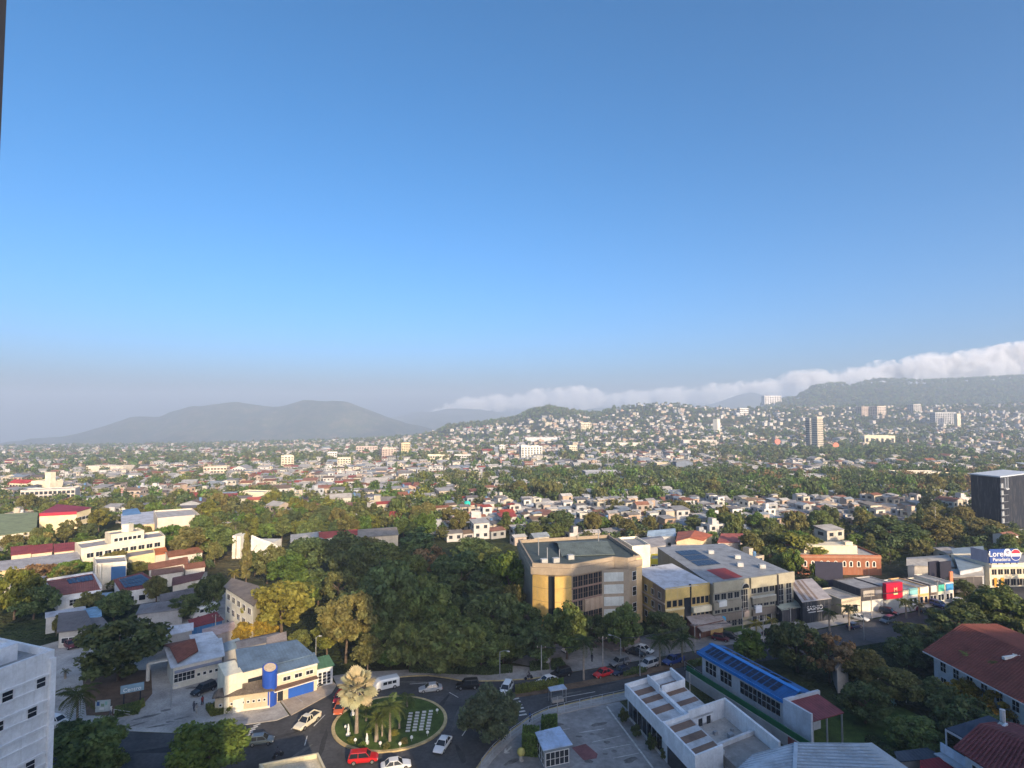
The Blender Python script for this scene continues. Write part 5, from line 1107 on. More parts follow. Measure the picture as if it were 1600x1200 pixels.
# ------------------------------------------------------------------ lower right: workshop with striped roof, solar school, tiled houses
def striped_shop():
    H = 5.2; A, B, C_ = at(976, 1071, H), at(1048, 1050, H), at(1084, 1085, H); E_ = at(1232, 1172, H); S = at(1085, 1186, H)
    q = [A, S, S + (B - A) * 1.05, B]; q = [V2(p.x, p.y) for p in q]; c = sum(q, V2(0, 0)) / 4
    root = thing('workshop', 'long white workshop with brown striped sheet roof', 'building', (c.x, c.y, 0)); FOOT.append((c.x, c.y, 14)); LMARK.append(('the white workshop', c.x, c.y))
    e1 = (q[1] - q[0]); L = e1.length; e1 = e1 / L; e2 = (q[3] - q[0]); Wd = e2.length; e2 = e2 / Wd
    P = lambda u, v, z: q[0] + e1 * u + e2 * v + Vector((0, 0, z))
    def bx(nm, u0, u1, v0, v1, z0, z1, mat='wall', col=(.80, .82, .84)): return MB().prism([P(u0, v0, 0), P(u1, v0, 0), P(u1, v1, 0), P(u0, v1, 0)], z0, z1).build(nm, mat, root, col)
    L2 = L * .60
    bx('wall', .4, L2, .4, Wd, 0, 3.3, col=(.5, .52, .53)); bx('fascia', 0, L2, 0, .3, 3.3, H + .3); bx('fascia', 0, .3, .3, Wd, 3.3, H + .3); bx('roof', .3, L2, .3, Wd, 4.4, 4.7, 'sheetroof', (.55, .56, .57))
    for k, (u, s) in enumerate(((1.8, 1.6), (4.6, 1.5), (8.0, 1.6), (L2 * .9, 1.2))):
        for v0, v1 in ((.5, Wd * .46), (Wd * .54, Wd - .3)): bx('brown_strip', u + (.4 if v0 > 1 else 0), u + s, v0, v1, 4.6, 4.78 + .01 * k, 'sheetroof', (.22, .13, .085))
    bx('roof_ridge', .3, L2, Wd * .47, Wd * .53, 4.6, 5.3); bx('parapet', 0, L2 * .35, Wd * .98, Wd * 1.02, 3, H + .8); bx('parapet', L2 * .36, L2 * .37, Wd * .5, Wd, 4.0, H + .9); bx('parapet', .3, L2 * .35, Wd * .46, Wd * .48, 4, H + .9)
    # taller second bay
    H2 = H + .25; bx('wall', L2 + .02, L, .2, Wd * .55, 0, H2 - .7, col=(.55, .57, .58)); bx('fascia', L2 + .02, L, -.1, .2, 3.0, H2 + .4); bx('fascia', L2 + .02, L2 + .3, .2, Wd * .5, H2 - .6, H2 + .3); bx('roof', L2 + .3, L, .2, Wd * .5, H2 - .7, H2 - .3, 'sheetroof', (.55, .56, .57)); bx('fascia', L, L + .3, -.1, Wd * .5, 1.5, H2 + .35)
    for k in range(3): u = L2 + .9 + k * (L - L2) * .34; bx('brown_strip', u, u + (L - L2) * .17, .5, Wd * .48, H2 - .31, H2 - .22, 'sheetroof', (.22, .135, .09))
    # open yard beside it
    bx('yard_slab', L2, L * 1.18, Wd * .52, Wd * 1.25, .0, 3.0, 'concrete', None); bx('yard_wall', L2 - .3, L2, Wd * .5, Wd * 1.25, 0, 6.0, col=(.74, .76, .78)); bx('yard_wall', L2 - .3, L * 1.18, Wd * 1.25, Wd * 1.29, 0, 6.0, col=(.76, .78, .80)); bx('yard_roof', L * .93, L * 1.18, Wd * .52, Wd * 1.24, 3.0, 4.2, 'sheetroof', (.3, .28, .26)); bx('yard_wall', L * .92, L * .94, Wd * .52, Wd * 1.24, 3, 4.8, col=(.6, .6, .6))
    for u, v in ((.15, .6), (.32, .62)): bx('doorway', L2 - .01, L2 + .05, Wd * (.55 + u), Wd * (.63 + u), 3.0, 4.2, 'glass', None)
    for u, v, s in ((.72, .8, .5), (.80, .95, .7), (.75, 1.1, .4), (.86, .7, .8)): bx('crate', L * u, L * u + s, Wd * v, Wd * v + s * 1.4, 3.0, 3.0 + s, 'metalpaint', (.3, .32, .34))
    for k in range(7):
        u = 1.0 + k * (L2 - 1.6) / 7; o = MB().prism([P(u, .38, 0), P(u + (L2 - 1.6) / 7 * .86, .38, 0), P(u + (L2 - 1.6) / 7 * .86, .34, 0), P(u, .34, 0)], .4, 3.0).build('window', 'glass', root)
    bx('plinth', 0, L2, .2, .42, 0, .4, col=(.6, .6, .58)); bx('door', L2 + 1.2, L - 1, .12, .2, .1, 2.8, 'glass', None)
    return root, P, L, L2, Wd
ws = striped_shop()
def solar_school():
    H = 5.6; A, B = at(1090, 1019, H), at(1226, 1097, H); Cc = at(1118, 1007, H + .9); q0 = V2(A.x, A.y); e1 = V2((B - A).x, (B - A).y); L = e1.length; e1 = e1 / L; e2 = V2(-e1.y, e1.x); e2 = e2 if e2.x > 0 else -e2; Wd = 6.8
    P = lambda u, v, z=0: q0 + e1 * u + e2 * v + Vector((0, 0, z)); q = [P(0, 0), P(L, 0), P(L, Wd), P(0, Wd)]; c = sum(q, V2(0, 0)) / 4
    root = thing('school_block', 'long white school block with bright blue roof and solar panels', 'building', (c.x, c.y, 0)); FOOT.append((c.x, c.y, 14)); LMARK.append(('the blue roofed school', c.x, c.y))
    MB().prism([P(.6, .6), P(L - .2, .6), P(L - .2, Wd - .4), P(.6, Wd - .4)], 0, H).build('wall', 'wall', root, (.55, .57, .60))
    roof_on(root, q, H, 'gx', 1.0, .1, 'sheetroof', (.02, .12, .34)); MB().prism([P(-.1, -.15), P(L, -.15), P(L, -.02), P(-.1, -.02)], H - .35, H + .2).build('gutter', 'metalpaint', root, (.02, .20, .58)); MB().bar(P(-.1, Wd / 2, H + 1.16), P(L, Wd / 2, H + 1.16), .9, .12).build('ridge', 'metalpaint', root, (.02, .22, .62))
    for u0, u1, n in ((1.2, L * .27, 4), (L * .30, L - 2.6, 9)):
        for i in range(n):
            for (va, vb) in ((.10, .27), (.28, .44)):
                pp = [P(u0 + (u1 - u0) * (i + s) / n, Wd * v, H + .24 + 2.0 * v) for s, v in ((.06, va), (.84, va), (.84, vb), (.06, vb))]; MB().add(pp, [(0, 1, 2, 3)]).build('solar_panel', 'panel', root)
    for i in range(7):
        pp = [P(2 + (i + s * .8) * (L - 5) / 7, Wd * v, H + .24 + 2.0 * (1 - v)) for s, v in ((0, .60), (1, .60), (1, .86), (0, .86))]; MB().add(pp, [(0, 1, 2, 3)]).build('solar_panel', 'panel', root)
    a, d, n, LL = edge_frame(P(.6, .6), P(L - .2, .6), c)
    for k in range(18):
        if k in (3, 7, 8): continue
        window(root, a, d, n, 1.5 + k * (LL - 3) / 17.2, 2.3, 1.0, 2.3, 1, 2, .12, (.6, .62, .62))
    MB().prism([P(-1, -2.2), P(L * 1.95, -2.2), P(L * 1.95, -1.9), P(-1, -1.9)], 0, 1.9).build('boundary_wall', 'wall', root, (.42, .41, .40))
    MB().prism([P(-1, -2.0), P(L * 1.95, -2.0), P(L * 1.95, -1.8), P(-1, -1.8)], 1.92, 2.9).build('green_fence', 'metalpaint', root, (.01, .13, .05)); MB().prism([P(L * 1.12, -2.26), P(L * 1.9, -2.26), P(L * 1.9, -2.2), P(L * 1.12, -2.2)], .1, 1.85).build('brick_panel', 'wall', root, (.24, .07, .055))
    # hall with dark red roof at the near end
    z1 = 6.3; MB().prism([P(L + .02, -.4), P(L + 5.4, -.4), P(L + 5.4, 0), P(L + .02, 0)], 0, z1).build('hall_wall', 'wall', root, (.58, .62, .68)); MB().prism([P(L + .02, 0), P(L + .5, 0), P(L + .5, Wd + .8), P(L + .02, Wd + .8)], 0, z1).build('hall_wall', 'wall', root, (.55, .58, .62))
    m = MB(); pts = [P(L + .5, 0, 5.7), P(L + 5.3, 0, 4.9), P(L + 5.3, Wd + .3, 4.9), P(L + .5, Wd + .3, 5.7)]; m.add(pts + [p + Vector((0, 0, .15)) for p in pts], [(3, 2, 1, 0), (4, 5, 6, 7), (0, 1, 5, 4), (1, 2, 6, 5), (2, 3, 7, 6), (3, 0, 4, 7)]); m.build('hall_roof', 'sheetroof', root, (.22, .055, .06), uvdir=(e2.x, e2.y))
    for v in (.3, Wd * .5, Wd): x = P(L + 5.1, v); MB().tube([tuple(x), (x.x, x.y, 4.9)], .14, 6).build('post', 'steel', root)
    sheet('school_court', [tuple(P(L + 5.6, -1.4))[:2], tuple(P(L * 1.95, -1.4))[:2], tuple(P(L * 1.95, Wd))[:2], tuple(P(L + 5.6, Wd))[:2]], .03, 'lot', 'grey play court behind the green fence', world=True)
    return P, L, Wd, e1, e2
SCH = solar_school()
def ribbed_roof():
    # big pale sheet roof at the bottom edge: each standing seam a part
    z = 6.0; A, B, Cp = at(1160, 1186, z), at(1250, 1167, z + 1), at(1360, 1160, z); D_ = at(1450, 1215, z)
    q = [V2(p.x, p.y) for p in (at(1120, 1230, z), at(1455, 1225, z), at(1362, 1160, z), at(1175, 1180, z))]; c = sum(q, V2(0, 0)) / 4
    root = thing('workshop', 'large pale ribbed sheet roof at the bottom edge', 'building', (c.x, c.y, 0)); MB().prism(q, 0, z).build('wall', 'wall', root, (.5, .52, .53))
    rid0, rid1 = q[3].lerp(q[2], .36), q[0].lerp(q[1], .36); Z = lambda p, h: Vector((p.x, p.y, h))
    m = MB(); m.add([Z(q[0], z), Z(rid1, z + 1), Z(rid0, z + 1), Z(q[3], z)], [(0, 1, 2, 3)]); m.add([Z(rid1, z + 1), Z(q[1], z - .2), Z(q[2], z - .2), Z(rid0, z + 1)], [(0, 1, 2, 3)]); m.build('roof', 'sheetroof', root, (.50, .56, .62), uvdir=(0, 1))
    for k in range(12):
        t = k / 11
        for a0, a1, ra, rb, hz in ((q[3], q[0], rid0, rid1, z), (q[2], q[1], rid0, rid1, z - .2)): MB().bar(Z(a0.lerp(a1, t), hz + .05), Z(ra.lerp(rb, t), z + 1.05), .1, .1).build('seam', 'metalpaint', root, (.34, .40, .46))
    MB().bar(Z(rid0, z + 1.08), Z(rid1, z + 1.08), .5, .14).build('ridge', 'metalpaint', root, (.50, .56, .62))
ribbed_roof()
def tile_roof_real(root, q, h, style, rise, over, col):
    """tiled roof with its rows of barrel tiles as ribs laid on the slopes"""
    r_ = roof_on(root, q, h, style, rise, over, 'tileroof', col); g = growpoly([V2(p.x, p.y) for p in q], over); m = MB()
    L1 = (g[1] - g[0]).length; n = int(L1 / .55)
    if style in ('gx',):
        a, b = (g[0] + g[3]) / 2, (g[1] + g[2]) / 2
        for s0, s1 in ((g[0], g[1]), (g[3], g[2])):
            for k in range(n + 1):
                t = k / n; p = s0.lerp(s1, t); r2 = a.lerp(b, t); m.bar(Vector((p.x, p.y, h + .17)), Vector((r2.x, r2.y, h + rise + .17)), .2, .12)
    o = m.build('tile_ribs', 'tileroof', root, tuple(v * 1.15 for v in col)); o['kind'] = 'stuff'; return r_
def tiled_villa():
    h = 6.2; q = [V2(p.x, p.y) for p in (at(1447, 1019, h), at(1625, 1112, h), at(1690, 1010, h), at(1560, 978, h))]
    q = [q[0], q[1], q[1] + (q[3] - q[0]) * 1.0, q[3]]; c = sum(q, V2(0, 0)) / 4
    root = thing('villa', 'white villa with a wide red tiled roof at the right edge', 'house', (c.x, c.y, 0)); FOOT.append((c.x, c.y, 15)); LMARK.append(('the red tiled villa', c.x, c.y))
    MB().prism(growpoly(q, -1.0), 0, h).build('wall', 'wall', root, (.60, .62, .64)); tile_roof_real(root, q, h, 'gx', 2.6, .4, (.15, .05, .04)); gable_fill(root, growpoly(q, -1.0), h, 'gx', 2.2, (.6, .62, .64))
    gi = growpoly(q, -.98); windows(root, gi[0], gi[1], c, 3.6, 1.3, 1.8, 6, .04, .9, 2, 2); windows(root, gi[0], gi[1], c, .6, 1.3, 1.9, 6, .04, .9, 2, 2)
    g = growpoly(q, .44)
    for i, j in ((0, 1), (3, 0)): MB().bar(Vector((g[i].x, g[i].y, h + .02)), Vector((g[j].x, g[j].y, h + .02)), .14, .22).build('gutter', 'trim', root, (.62, .64, .66)) if (i, j) == (0, 1) else None
    m0 = q[0].lerp(q[1], .55).lerp(q[3].lerp(q[2], .55), .36); 
    for k in range(3): o = m0 + V2(2.6 * k, -1.6 * k + (1.4 if k == 1 else 0)); MB().box((o.x, o.y, h + 1.9 + .25), (3.6, .5, .5), .25 if k != 1 else -.6).build('skylight_kerb', 'wall', root, (.7, .71, .7))
tiled_villa()
def dark_villa():
    h = 7.0; A, B, C_, D = [at(x, y, h) for x, y in ((1494, 1171), (1612, 1246), (1660, 1150), (1573, 1130))]; q = [V2(p.x, p.y) for p in (A, B, C_, D)]; c = sum(q, V2(0, 0)) / 4
    root = thing('villa', 'villa with maroon tiled roof, white balcony and navy patio cover', 'house', (c.x, c.y, 0)); MB().prism(growpoly(q, -.8), 0, h).build('wall', 'wall', root, (.56, .60, .66)); tile_roof_real(root, q, h, 'gx', 1.4, .2, (.15, .045, .05))
    pq = [at(1478, 1139, h), at(1519, 1162, h), at(1570, 1131, h + .7), at(1545, 1119, h + .7)]; m = MB(); m.add(pq + [p + Vector((0, 0, .12)) for p in pq], [(3, 2, 1, 0), (4, 5, 6, 7), (0, 1, 5, 4), (1, 2, 6, 5), (2, 3, 7, 6), (3, 0, 4, 7)]); m.build('patio_cover', 'sheetroof', root, (.035, .05, .085), uvdir=(.5, -.5))
    m = MB(); s = [at(1533, 1156, h + .2), at(1541, 1160, h + .2), at(1573, 1131, h + 1.0), at(1562, 1127, h + 1.0)]; m.add(s, [(0, 1, 2, 3)]); m.build('clear_strip', 'metalpaint', root, (.28, .33, .33)); MB().bar(s[1], s[2], .3, .3).build('gutter', 'trim', root, (.62, .66, .7))
    for p in (pq[0], pq[1]): MB().tube([(p.x, p.y, h - 3), tuple(p)], .12, 6).build('post', 'trim', root, (.55, .57, .6))
    MB().bar(pq[0] - Vector((0, 0, .15)), pq[1] - Vector((0, 0, .15)), .2, .3).build('beam', 'trim', root, (.5, .5, .52)); b0, b1 = at(1470, 1172, h - 3.2), at(1530, 1210, h - 3.2)
    MB().bar(b0 + Vector((0, 0, .5)), b1 + Vector((0, 0, .5)), .2, 1.3).build('balcony', 'wall', root, (.55, .62, .72)); MB().bar(b0 + Vector((0, 0, -.4)), b1 + Vector((0, 0, -.4)), 2.5, .2).build('balcony_floor', 'wall', root, (.5, .52, .55))
    ch = at(1567, 1128, h + .6); MB().tube([(ch.x, ch.y, h), (ch.x, ch.y, h + 2.4)], .35, 8).build('chimney', 'trim', root, (.6, .6, .6))
    windows(root, growpoly(q, -.8)[0], growpoly(q, -.8)[1], c, 4, 1.2, 1.9, 4, .1, .9, 2, 2)
    house('shed', 'dark blue-grey flat shed roof left of the maroon roofed villa', 'shed', [(1405, 1190), (1470, 1184), (1450, 1174), (1400, 1180)], 3.0, 'shed', (.3, .3, .3), (.06, .075, .10), .3, .2)
    house('shed', 'crimson sheet roof below the maroon roofed villa', 'shed', [(1440, 1204), (1500, 1198), (1486, 1186), (1440, 1194)], 3.0, 'shed', (.3, .1, .1), (.28, .02, .03), .3, .2)
dark_villa()
house('garden_shed', 'small sunlit stone garden house among the trees', 'house', [(1308, 1046), (1325, 1042), (1320, 1022), (1300, 1026)], 4.5, 'gy', (.42, .40, .38), (.42, .33, .26), 1.0, .3)
rk, q, c = house('kiosk', 'small glazed kiosk with pale blue flat roof in the car park', 'kiosk', [(851, 1171), (890, 1163), (873, 1141), (840, 1149)], 3.2, 'shed', (.20, .24, .27), (.42, .54, .72), .25, .35, 'sheetroof', lm='the pale roofed kiosk')
windows(rk, q[0], q[1], c, .6, .75, 2.0, 5, .04, .96, 1, 2); windows(rk, q[3], q[0], c, .6, .9, 2.0, 3, .04, .96, 1, 2)
# houses behind the offices
for lab, pts, h, st, w, rf, rs_ in (('cream house with an orange-red roof behind the olive-grey block', [(1057, 846), (1098, 845), (1112, 836), (1060, 832)], 6, 'gy', (.62, .5, .3), (.42, .12, .05), 1.2), ('pink house with red sheet roof left of the tall yellow-green tree', [(1122, 848), (1155, 848), (1160, 838), (1128, 838)], 7, 'shed', (.62, .5, .42), (.36, .10, .07), .9),
        ('wide grey sheet roof behind the cream wall block', [(1000, 858), (1040, 852), (1030, 838), (996, 842)], 5, 'gx', (.4, .38, .35), (.30, .29, .29), 1.2), ('pale blue sheet roof before the orange-red roof', [(1012, 838), (1055, 838), (1054, 826), (1015, 830)], 5, 'gx', (.5, .5, .5), (.30, .40, .50), 1.1), ('yellow walled yard building behind the ochre block', [(1016, 876), (1038, 876), (1040, 868), (1018, 868)], 4, 'flat', (.72, .58, .05), (.3, .3, .3), 1),
        ('tan roofed house with sunlit gable behind the offices', [(930, 862), (975, 868), (978, 856), (938, 850)], 5, 'gx', (.55, .45, .34), (.32, .25, .19), 1.4), ('grey house with white gable left of the cream wall block', [(960, 850), (992, 856), (994, 846), (964, 842)], 5, 'gx', (.6, .58, .52), (.27, .23, .22), 1.0), ('pale house with striped awnings between the offices and the sheds', [(1048, 866), (1085, 862), (1086, 852), (1050, 855)], 4, 'shed', (.5, .46, .4), (.38, .37, .38), .7)):
    house('house', lab, 'house', pts, h, st, w, rf, rs_, .3, wins=[(0, 1.5, 1.3, 1.2, 3)])
# ------------------------------------------------------------------ trees and palms one can pick out
T = tree_px
for a in [
 ('huge round dark tree shading the concrete yard', 185, 1064, 966, 122, 'round', 'dark', dict(low=.12)),
 ('leafy tree at the bottom edge beside the slab of flats', 138, 1222, 1130, 112, 'round', 'mid', dict(low=.05)),
 ('small dark tree between the coconut palm and the slab of flats', 104, 1160, 1128, 46, 'round', 'dark', dict(low=.1)),
 ('dense bright green tree at the bottom edge by the roadside', 325, 1218, 1126, 112, 'round', 'bright', dict(low=.08)),
 ('slim columnar cypress beside the brown roofed bungalow', 88, 994, 960, 13, 'tall', 'olive', dict(low=.02, name='cypress_tree')),
 ('sunlit yellow-green tree at the left edge', 22, 968, 886, 66, 'round', 'yellow', dict(low=.1)),
 ('dark round tree left of the white courtyard house', 52, 968, 912, 62, 'round', 'dark', dict(low=.1)),
 ('dry brownish crown above the white courtyard house', 62, 912, 882, 70, 'wide', 'dry', dict(low=.1)),
 ('bright wide tree behind the white courtyard house', 112, 908, 876, 58, 'wide', 'bright', dict(low=.1)),
 ('low green tree beside the blue fronted white block', 136, 906, 886, 36, 'round', 'mid', dict(low=.1)),
 ('dark tree in front of the solar roofed house', 178, 970, 922, 48, 'round', 'dark', dict(low=.08)),
 ('green tree between the white block and the solar roof', 214, 900, 876, 34, 'round', 'olive', dict(low=.08)),
 ('shaded wide tree left of the parked minibus', 290, 965, 930, 62, 'wide', 'dark', dict(low=.1)),
 ('dark tree beside the sunlit school block', 334, 950, 893, 38, 'round', 'dark', dict(low=.1)),
 ('low shaded tree above the market sheds', 236, 972, 946, 52, 'round', 'dark', dict(low=.1)),
 ('sunlit round tree left of the two conifers', 300, 872, 822, 62, 'round', 'olive', dict(low=.1)),
 ('sunlit round tree beside the curved white church', 342, 872, 818, 52, 'round', 'mid', dict(low=.1)),
 ('sunlit tree behind the cream modernist block', 268, 858, 818, 46, 'round', 'bright', dict(low=.1)),
 ('tall slender conifer in front of the curved white church', 384, 915, 832, 24, 'cone', 'olive', dict(low=.05, name='conifer_tree')),
 ('bare branched olive tree right of the slender conifer', 417, 912, 852, 44, 'airy', 'olive', dict(low=.15)),
 ('rounded tree half hiding the curved white wall', 430, 905, 850, 40, 'round', 'olive', dict(low=.1)),
 ('leafy tree at the foot of the white church fins', 398, 900, 858, 30, 'round', 'mid', dict(low=.1)),
 ('bright green tree right of the curved white church', 452, 916, 862, 58, 'round', 'bright', dict(low=.1)),
 ('big golden-green tree beside the school block', 440, 992, 902, 96, 'round', 'yellow', dict(low=.1)),
 ('low yellow-orange tree over the shed roofs', 397, 1008, 966, 68, 'wide', 'gold', dict(low=.1)),
 ('tall olive tree with twin trunks behind the gatehouse', 540, 1036, 924, 84, 'round', 'olive', dict(low=.28)),
 ('yellow-green tree behind the villa', 511, 1030, 962, 52, 'tall', 'yellow', dict(low=.2)),
 ('rounded green tree above the green gatehouse roof', 574, 1050, 990, 46, 'tall', 'olive', dict(low=.15)),
 ('small sunlit tree behind the blue roofed villa', 470, 1018, 982, 40, 'round', 'mid', dict(low=.1)),
 ('tiny yellow bush-like tree left of the villa', 353, 1072, 1054, 20, 'round', 'yellow', dict(low=.05)),
 ('ragged olive tree with a dry crown above the golden tree', 528, 958, 882, 62, 'airy', 'olive', dict(low=.1)),
 ('deep green domed tree below the white red-roofed house', 482, 900, 834, 74, 'round', 'dark', dict(low=.1)),
 ('deep green domed tree right of its twin', 532, 896, 828, 70, 'round', 'dark', dict(low=.1)),
 ('large shaded tree at the middle of the dark grove', 606, 1006, 872, 104, 'round', 'dark', dict(low=.1)),
 ('dark spreading tree on the left of the grove', 562, 935, 842, 78, 'round', 'dark', dict(low=.1)),
 ('flat topped spreading tree low in the grove', 652, 1000, 902, 104, 'wide', 'mid', dict(low=.2)),
 ('shaded tree beside the wooded pavement', 640, 1048, 972, 82, 'wide', 'mid', dict(low=.12)),
 ('broad shaded tree along the wooded pavement', 706, 1048, 972, 118, 'wide', 'mid', dict(low=.12)),
 ('shaded tree by the tall street lamp', 752, 1046, 988, 76, 'round', 'mid', dict(low=.12)),
 ('massive dark green domed tree behind the grove', 716, 948, 858, 92, 'round', 'dark', dict(low=.1)),
 ('bright-leaved dark tree touching the curved bay', 794, 948, 860, 74, 'round', 'bright', dict(low=.1)),
 ('brownish leafless-looking tree above the grove', 672, 905, 848, 70, 'airy', 'dry', dict(low=.1)),
 ('layered tree below the massive domed tree', 770, 1000, 922, 100, 'wide', 'dark', dict(low=.15)),
 ('shaded tree left of the silvery fan palm', 812, 1000, 938, 72, 'round', 'dark', dict(low=.1)),
 ('shaded tree right of the silvery fan palm', 886, 1030, 940, 66, 'round', 'mid', dict(low=.12)),
 ('low shaded tree over the parked cars', 838, 1038, 978, 66, 'round', 'dark', dict(low=.12)),
 ('tree with pale blossom on the corner of the car park', 765, 1160, 1074, 86, 'round', 'blue', dict(low=.08)),
 ('round dark tree in front of the pink side wing', 974, 1018, 944, 60, 'round', 'mid', dict(low=.1)),
 ('leafy tree hiding the foot of the glazed front', 928, 1012, 958, 52, 'round', 'dark', dict(low=.12)),
 ('small tree at the corner of the curved bay', 902, 1004, 962, 40, 'round', 'mid', dict(low=.12)),
 ('dark tree in front of the ochre block', 1042, 1006, 954, 60, 'round', 'dark', dict(low=.1)),
 ('dense oval green tree behind the blue roofed school', 1172, 1040, 982, 50, 'tall', 'bright', dict(low=.08)),
 ('big dark tree beside the avenue right of the school', 1246, 1050, 968, 82, 'round', 'dark', dict(low=.1)),
 ('pinkish dry-crowned tree lit at its top', 1296, 1066, 982, 76, 'airy', 'dry', dict(low=.15)),
 ('olive tree right of the dry-crowned tree', 1345, 1076, 1010, 74, 'round', 'olive', dict(low=.12)),
 ('clipped looking dark tree beside the far carriageway', 1420, 1042, 998, 76, 'wide', 'dark', dict(low=.1)),
 ('hanging dark tree over the school court', 1352, 1130, 1066, 72, 'round', 'dark', dict(low=.1)),
 ('round clipped tree on the garden lawn', 1432, 1178, 1120, 80, 'round', 'mid', dict(low=.05)),
 ('wide dark tree behind the navy patio cover', 1512, 1166, 1094, 106, 'wide', 'dark', dict(low=.1)),
 ('golden lit shrub tree below the tiled villa', 1566, 1130, 1080, 60, 'round', 'gold', dict(low=.1)),
 ('golden lit tree beside the palm of the tiled villa', 1508, 1106, 1060, 46, 'round', 'gold', dict(low=.1)),
 ('dark tree above the left end of the tiled villa', 1440, 1028, 974, 74, 'round', 'dark', dict(low=.1)),
 ('dark tree behind the ridge of the tiled villa', 1500, 1006, 950, 82, 'round', 'dark', dict(low=.1)),
 ('leafy green tree at the right edge above the tiled villa', 1566, 992, 916, 80, 'round', 'mid', dict(low=.12)),
 ('yellowish tree in the right edge group', 1548, 972, 930, 40, 'round', 'yellow', dict(low=.12)),
 ('half dead tree in the middle of the garden', 1395, 1098, 1040, 74, 'round', 'olive', dict(low=.12)),
 ('dark tree at the top of the garden lawn', 1462, 1110, 1062, 62, 'round', 'dark', dict(low=.12)),
 ('tall yellow-green conical tree beside the pink house', 1174, 884, 826, 44, 'tall', 'olive', dict(low=.1)),
 ('broad sunlit tree behind the dark lettered shop', 1246, 884, 830, 82, 'round', 'yellow', dict(low=.1)),
 ('dark conifer standing above the brick hall', 1438, 850, 786, 20, 'cone', 'dark', dict(low=.05, name='conifer_tree')),
 ('olive tree right of the dark conifer', 1462, 852, 800, 62, 'round', 'olive', dict(low=.1)),
 ('dark tree left of the dark conifer', 1392, 856, 808, 84, 'round', 'dark', dict(low=.1)),
 ('tree in front of the dark navy block', 1540, 842, 810, 60, 'round', 'olive', dict(low=.1)),
 ('lower tree right of that before the dark navy block', 1580, 848, 824, 50, 'round', 'mid', dict(low=.1)),
 ('dark tree alone among the small pale houses', 868, 838, 800, 50, 'round', 'dark', dict(low=.1))]:
    T(a[0], *a[1:7], **a[7])
# more of the grove: crowns that close the canopy
GL = []
GROVE = [(578, 1020, 958), (620, 960, 890), (668, 955, 890), (640, 930, 868), (760, 960, 898), (690, 1015, 948), (740, 1020, 952), (660, 1035, 975), (790, 1035, 985), (500, 945, 880), (470, 950, 890), (585, 985, 910), (722, 985, 925), (800, 975, 912), (820, 935, 880), (545, 990, 930), (610, 1045, 1000), (690, 1048, 1002), (650, 885, 832), (590, 885, 840), (560, 880, 836), (625, 905, 850), (770, 900, 850), (745, 885, 842)]
for k, (x, b, t) in enumerate(GROVE):
    kd, tn = random.choice(('round', 'wide', 'round', 'tall')), random.choice(('dark', 'mid', 'mid', 'olive', 'bright')); xx = x + random.uniform(-6, 6)
    o = T('x', xx, b, t - random.uniform(-8, 8), random.uniform(48, 80), kd, tn, low=.12, group='trees of the dark grove'); GL.append(({'round': 'rounded', 'wide': 'spreading', 'tall': 'upright'}[kd] + ' ' + {'dark': 'deep green', 'mid': 'green', 'olive': 'olive', 'bright': 'fresh green'}[tn] + ' tree filling the dark grove', xx, o))
unique_labels(GL)
fan_palm('large silvery fan palm on the roundabout island', at(557, 1147), 7.6, 2.15, 36, (.60, .54, .36))
fan_palm('silvery fan palm in front of the curved bay', at(850, 985), 5.0, 1.8, 24, (.30, .36, .38))
palm_px('coconut palm beside the slab of flats', 120, 1141, 1084, 36, n=18, tone=(.10, .11, .03))
palm_px('stout palm on the roundabout island', 588, 1160, 1122, 24, n=16, tone=(.12, .15, .04), tr=.32)
palm_px('tallest feather palm on the roundabout island', 609, 1160, 1104, 32, n=20, tone=(.10, .14, .04), tr=.22)
palm_px('slim leaning palm between the island palms', 597, 1152, 1112, 20, n=11, tone=(.11, .14, .04), tr=.14)
palm_px('small palm at the right of the island palms', 624, 1140, 1108, 18, n=12, tone=(.09, .13, .04), tr=.16)
palm_px('low spreading palm at the back of the island', 636, 1106, 1090, 18, n=15, tone=(.11, .15, .04), tr=.2); palm_px('short bushy palm behind the silvery fan palm', 572, 1128, 1108, 17, n=15, tone=(.12, .15, .04), tr=.2)
for k, (x, y) in enumerate(((549, 1160), (566, 1168), (604, 1170), (616, 1150), (578, 1146), (632, 1162))): T(ORD[k] + ' flowering shrub from the left on the island lawn', x, y, y - 9, 12, 'shrub', ('yellow', 'bright', 'olive')[k % 3], low=.02, name='shrub', cat='shrub', z=.2, group='shrubs on the island')
palm_px('shaded palm on the verge by the parked cars', 912, 1062, 1000, 26, n=16, tone=(.07, .10, .04))
palm_px('left of two shaded palms on the office verge', 1031, 1040, 1000, 24, n=16, tone=(.07, .10, .04)); palm_px('right of two shaded palms on the office verge', 1066, 1036, 998, 27, n=16, tone=(.07, .10, .04))
palm_px('yellow palm in front of the olive-grey block', 1182, 996, 974, 16, n=12, tone=(.24, .20, .03)); palm_px('thin yellow palm right of the yellow palm', 1206, 992, 968, 13, n=11, tone=(.20, .19, .03))
palm_px('dark palm before the cream fronted shop', 1327, 985, 950, 18, n=14, tone=(.06, .08, .03)); palm_px('green palm before the dark lettered shop', 1296, 986, 956, 16, n=13, tone=(.06, .09, .03))
palm_px('lit palm in front of the crimson shop', 1416, 966, 940, 17, n=14, tone=(.12, .14, .03)); palm_px('palm right of the lit palm by the shops', 1436, 962, 944, 14, n=12, tone=(.09, .11, .03))
palm_px('feathery palm before the tiled villa', 1527, 1092, 1040, 36, n=20, tone=(.15, .17, .05), tr=.26)
palm_px('yellow palm behind the school block', 366, 912, 894, 14, n=12, tone=(.22, .20, .04)); palm_px('palm in the right edge group of trees', 1546, 958, 920, 18, n=13, tone=(.10, .12, .03))
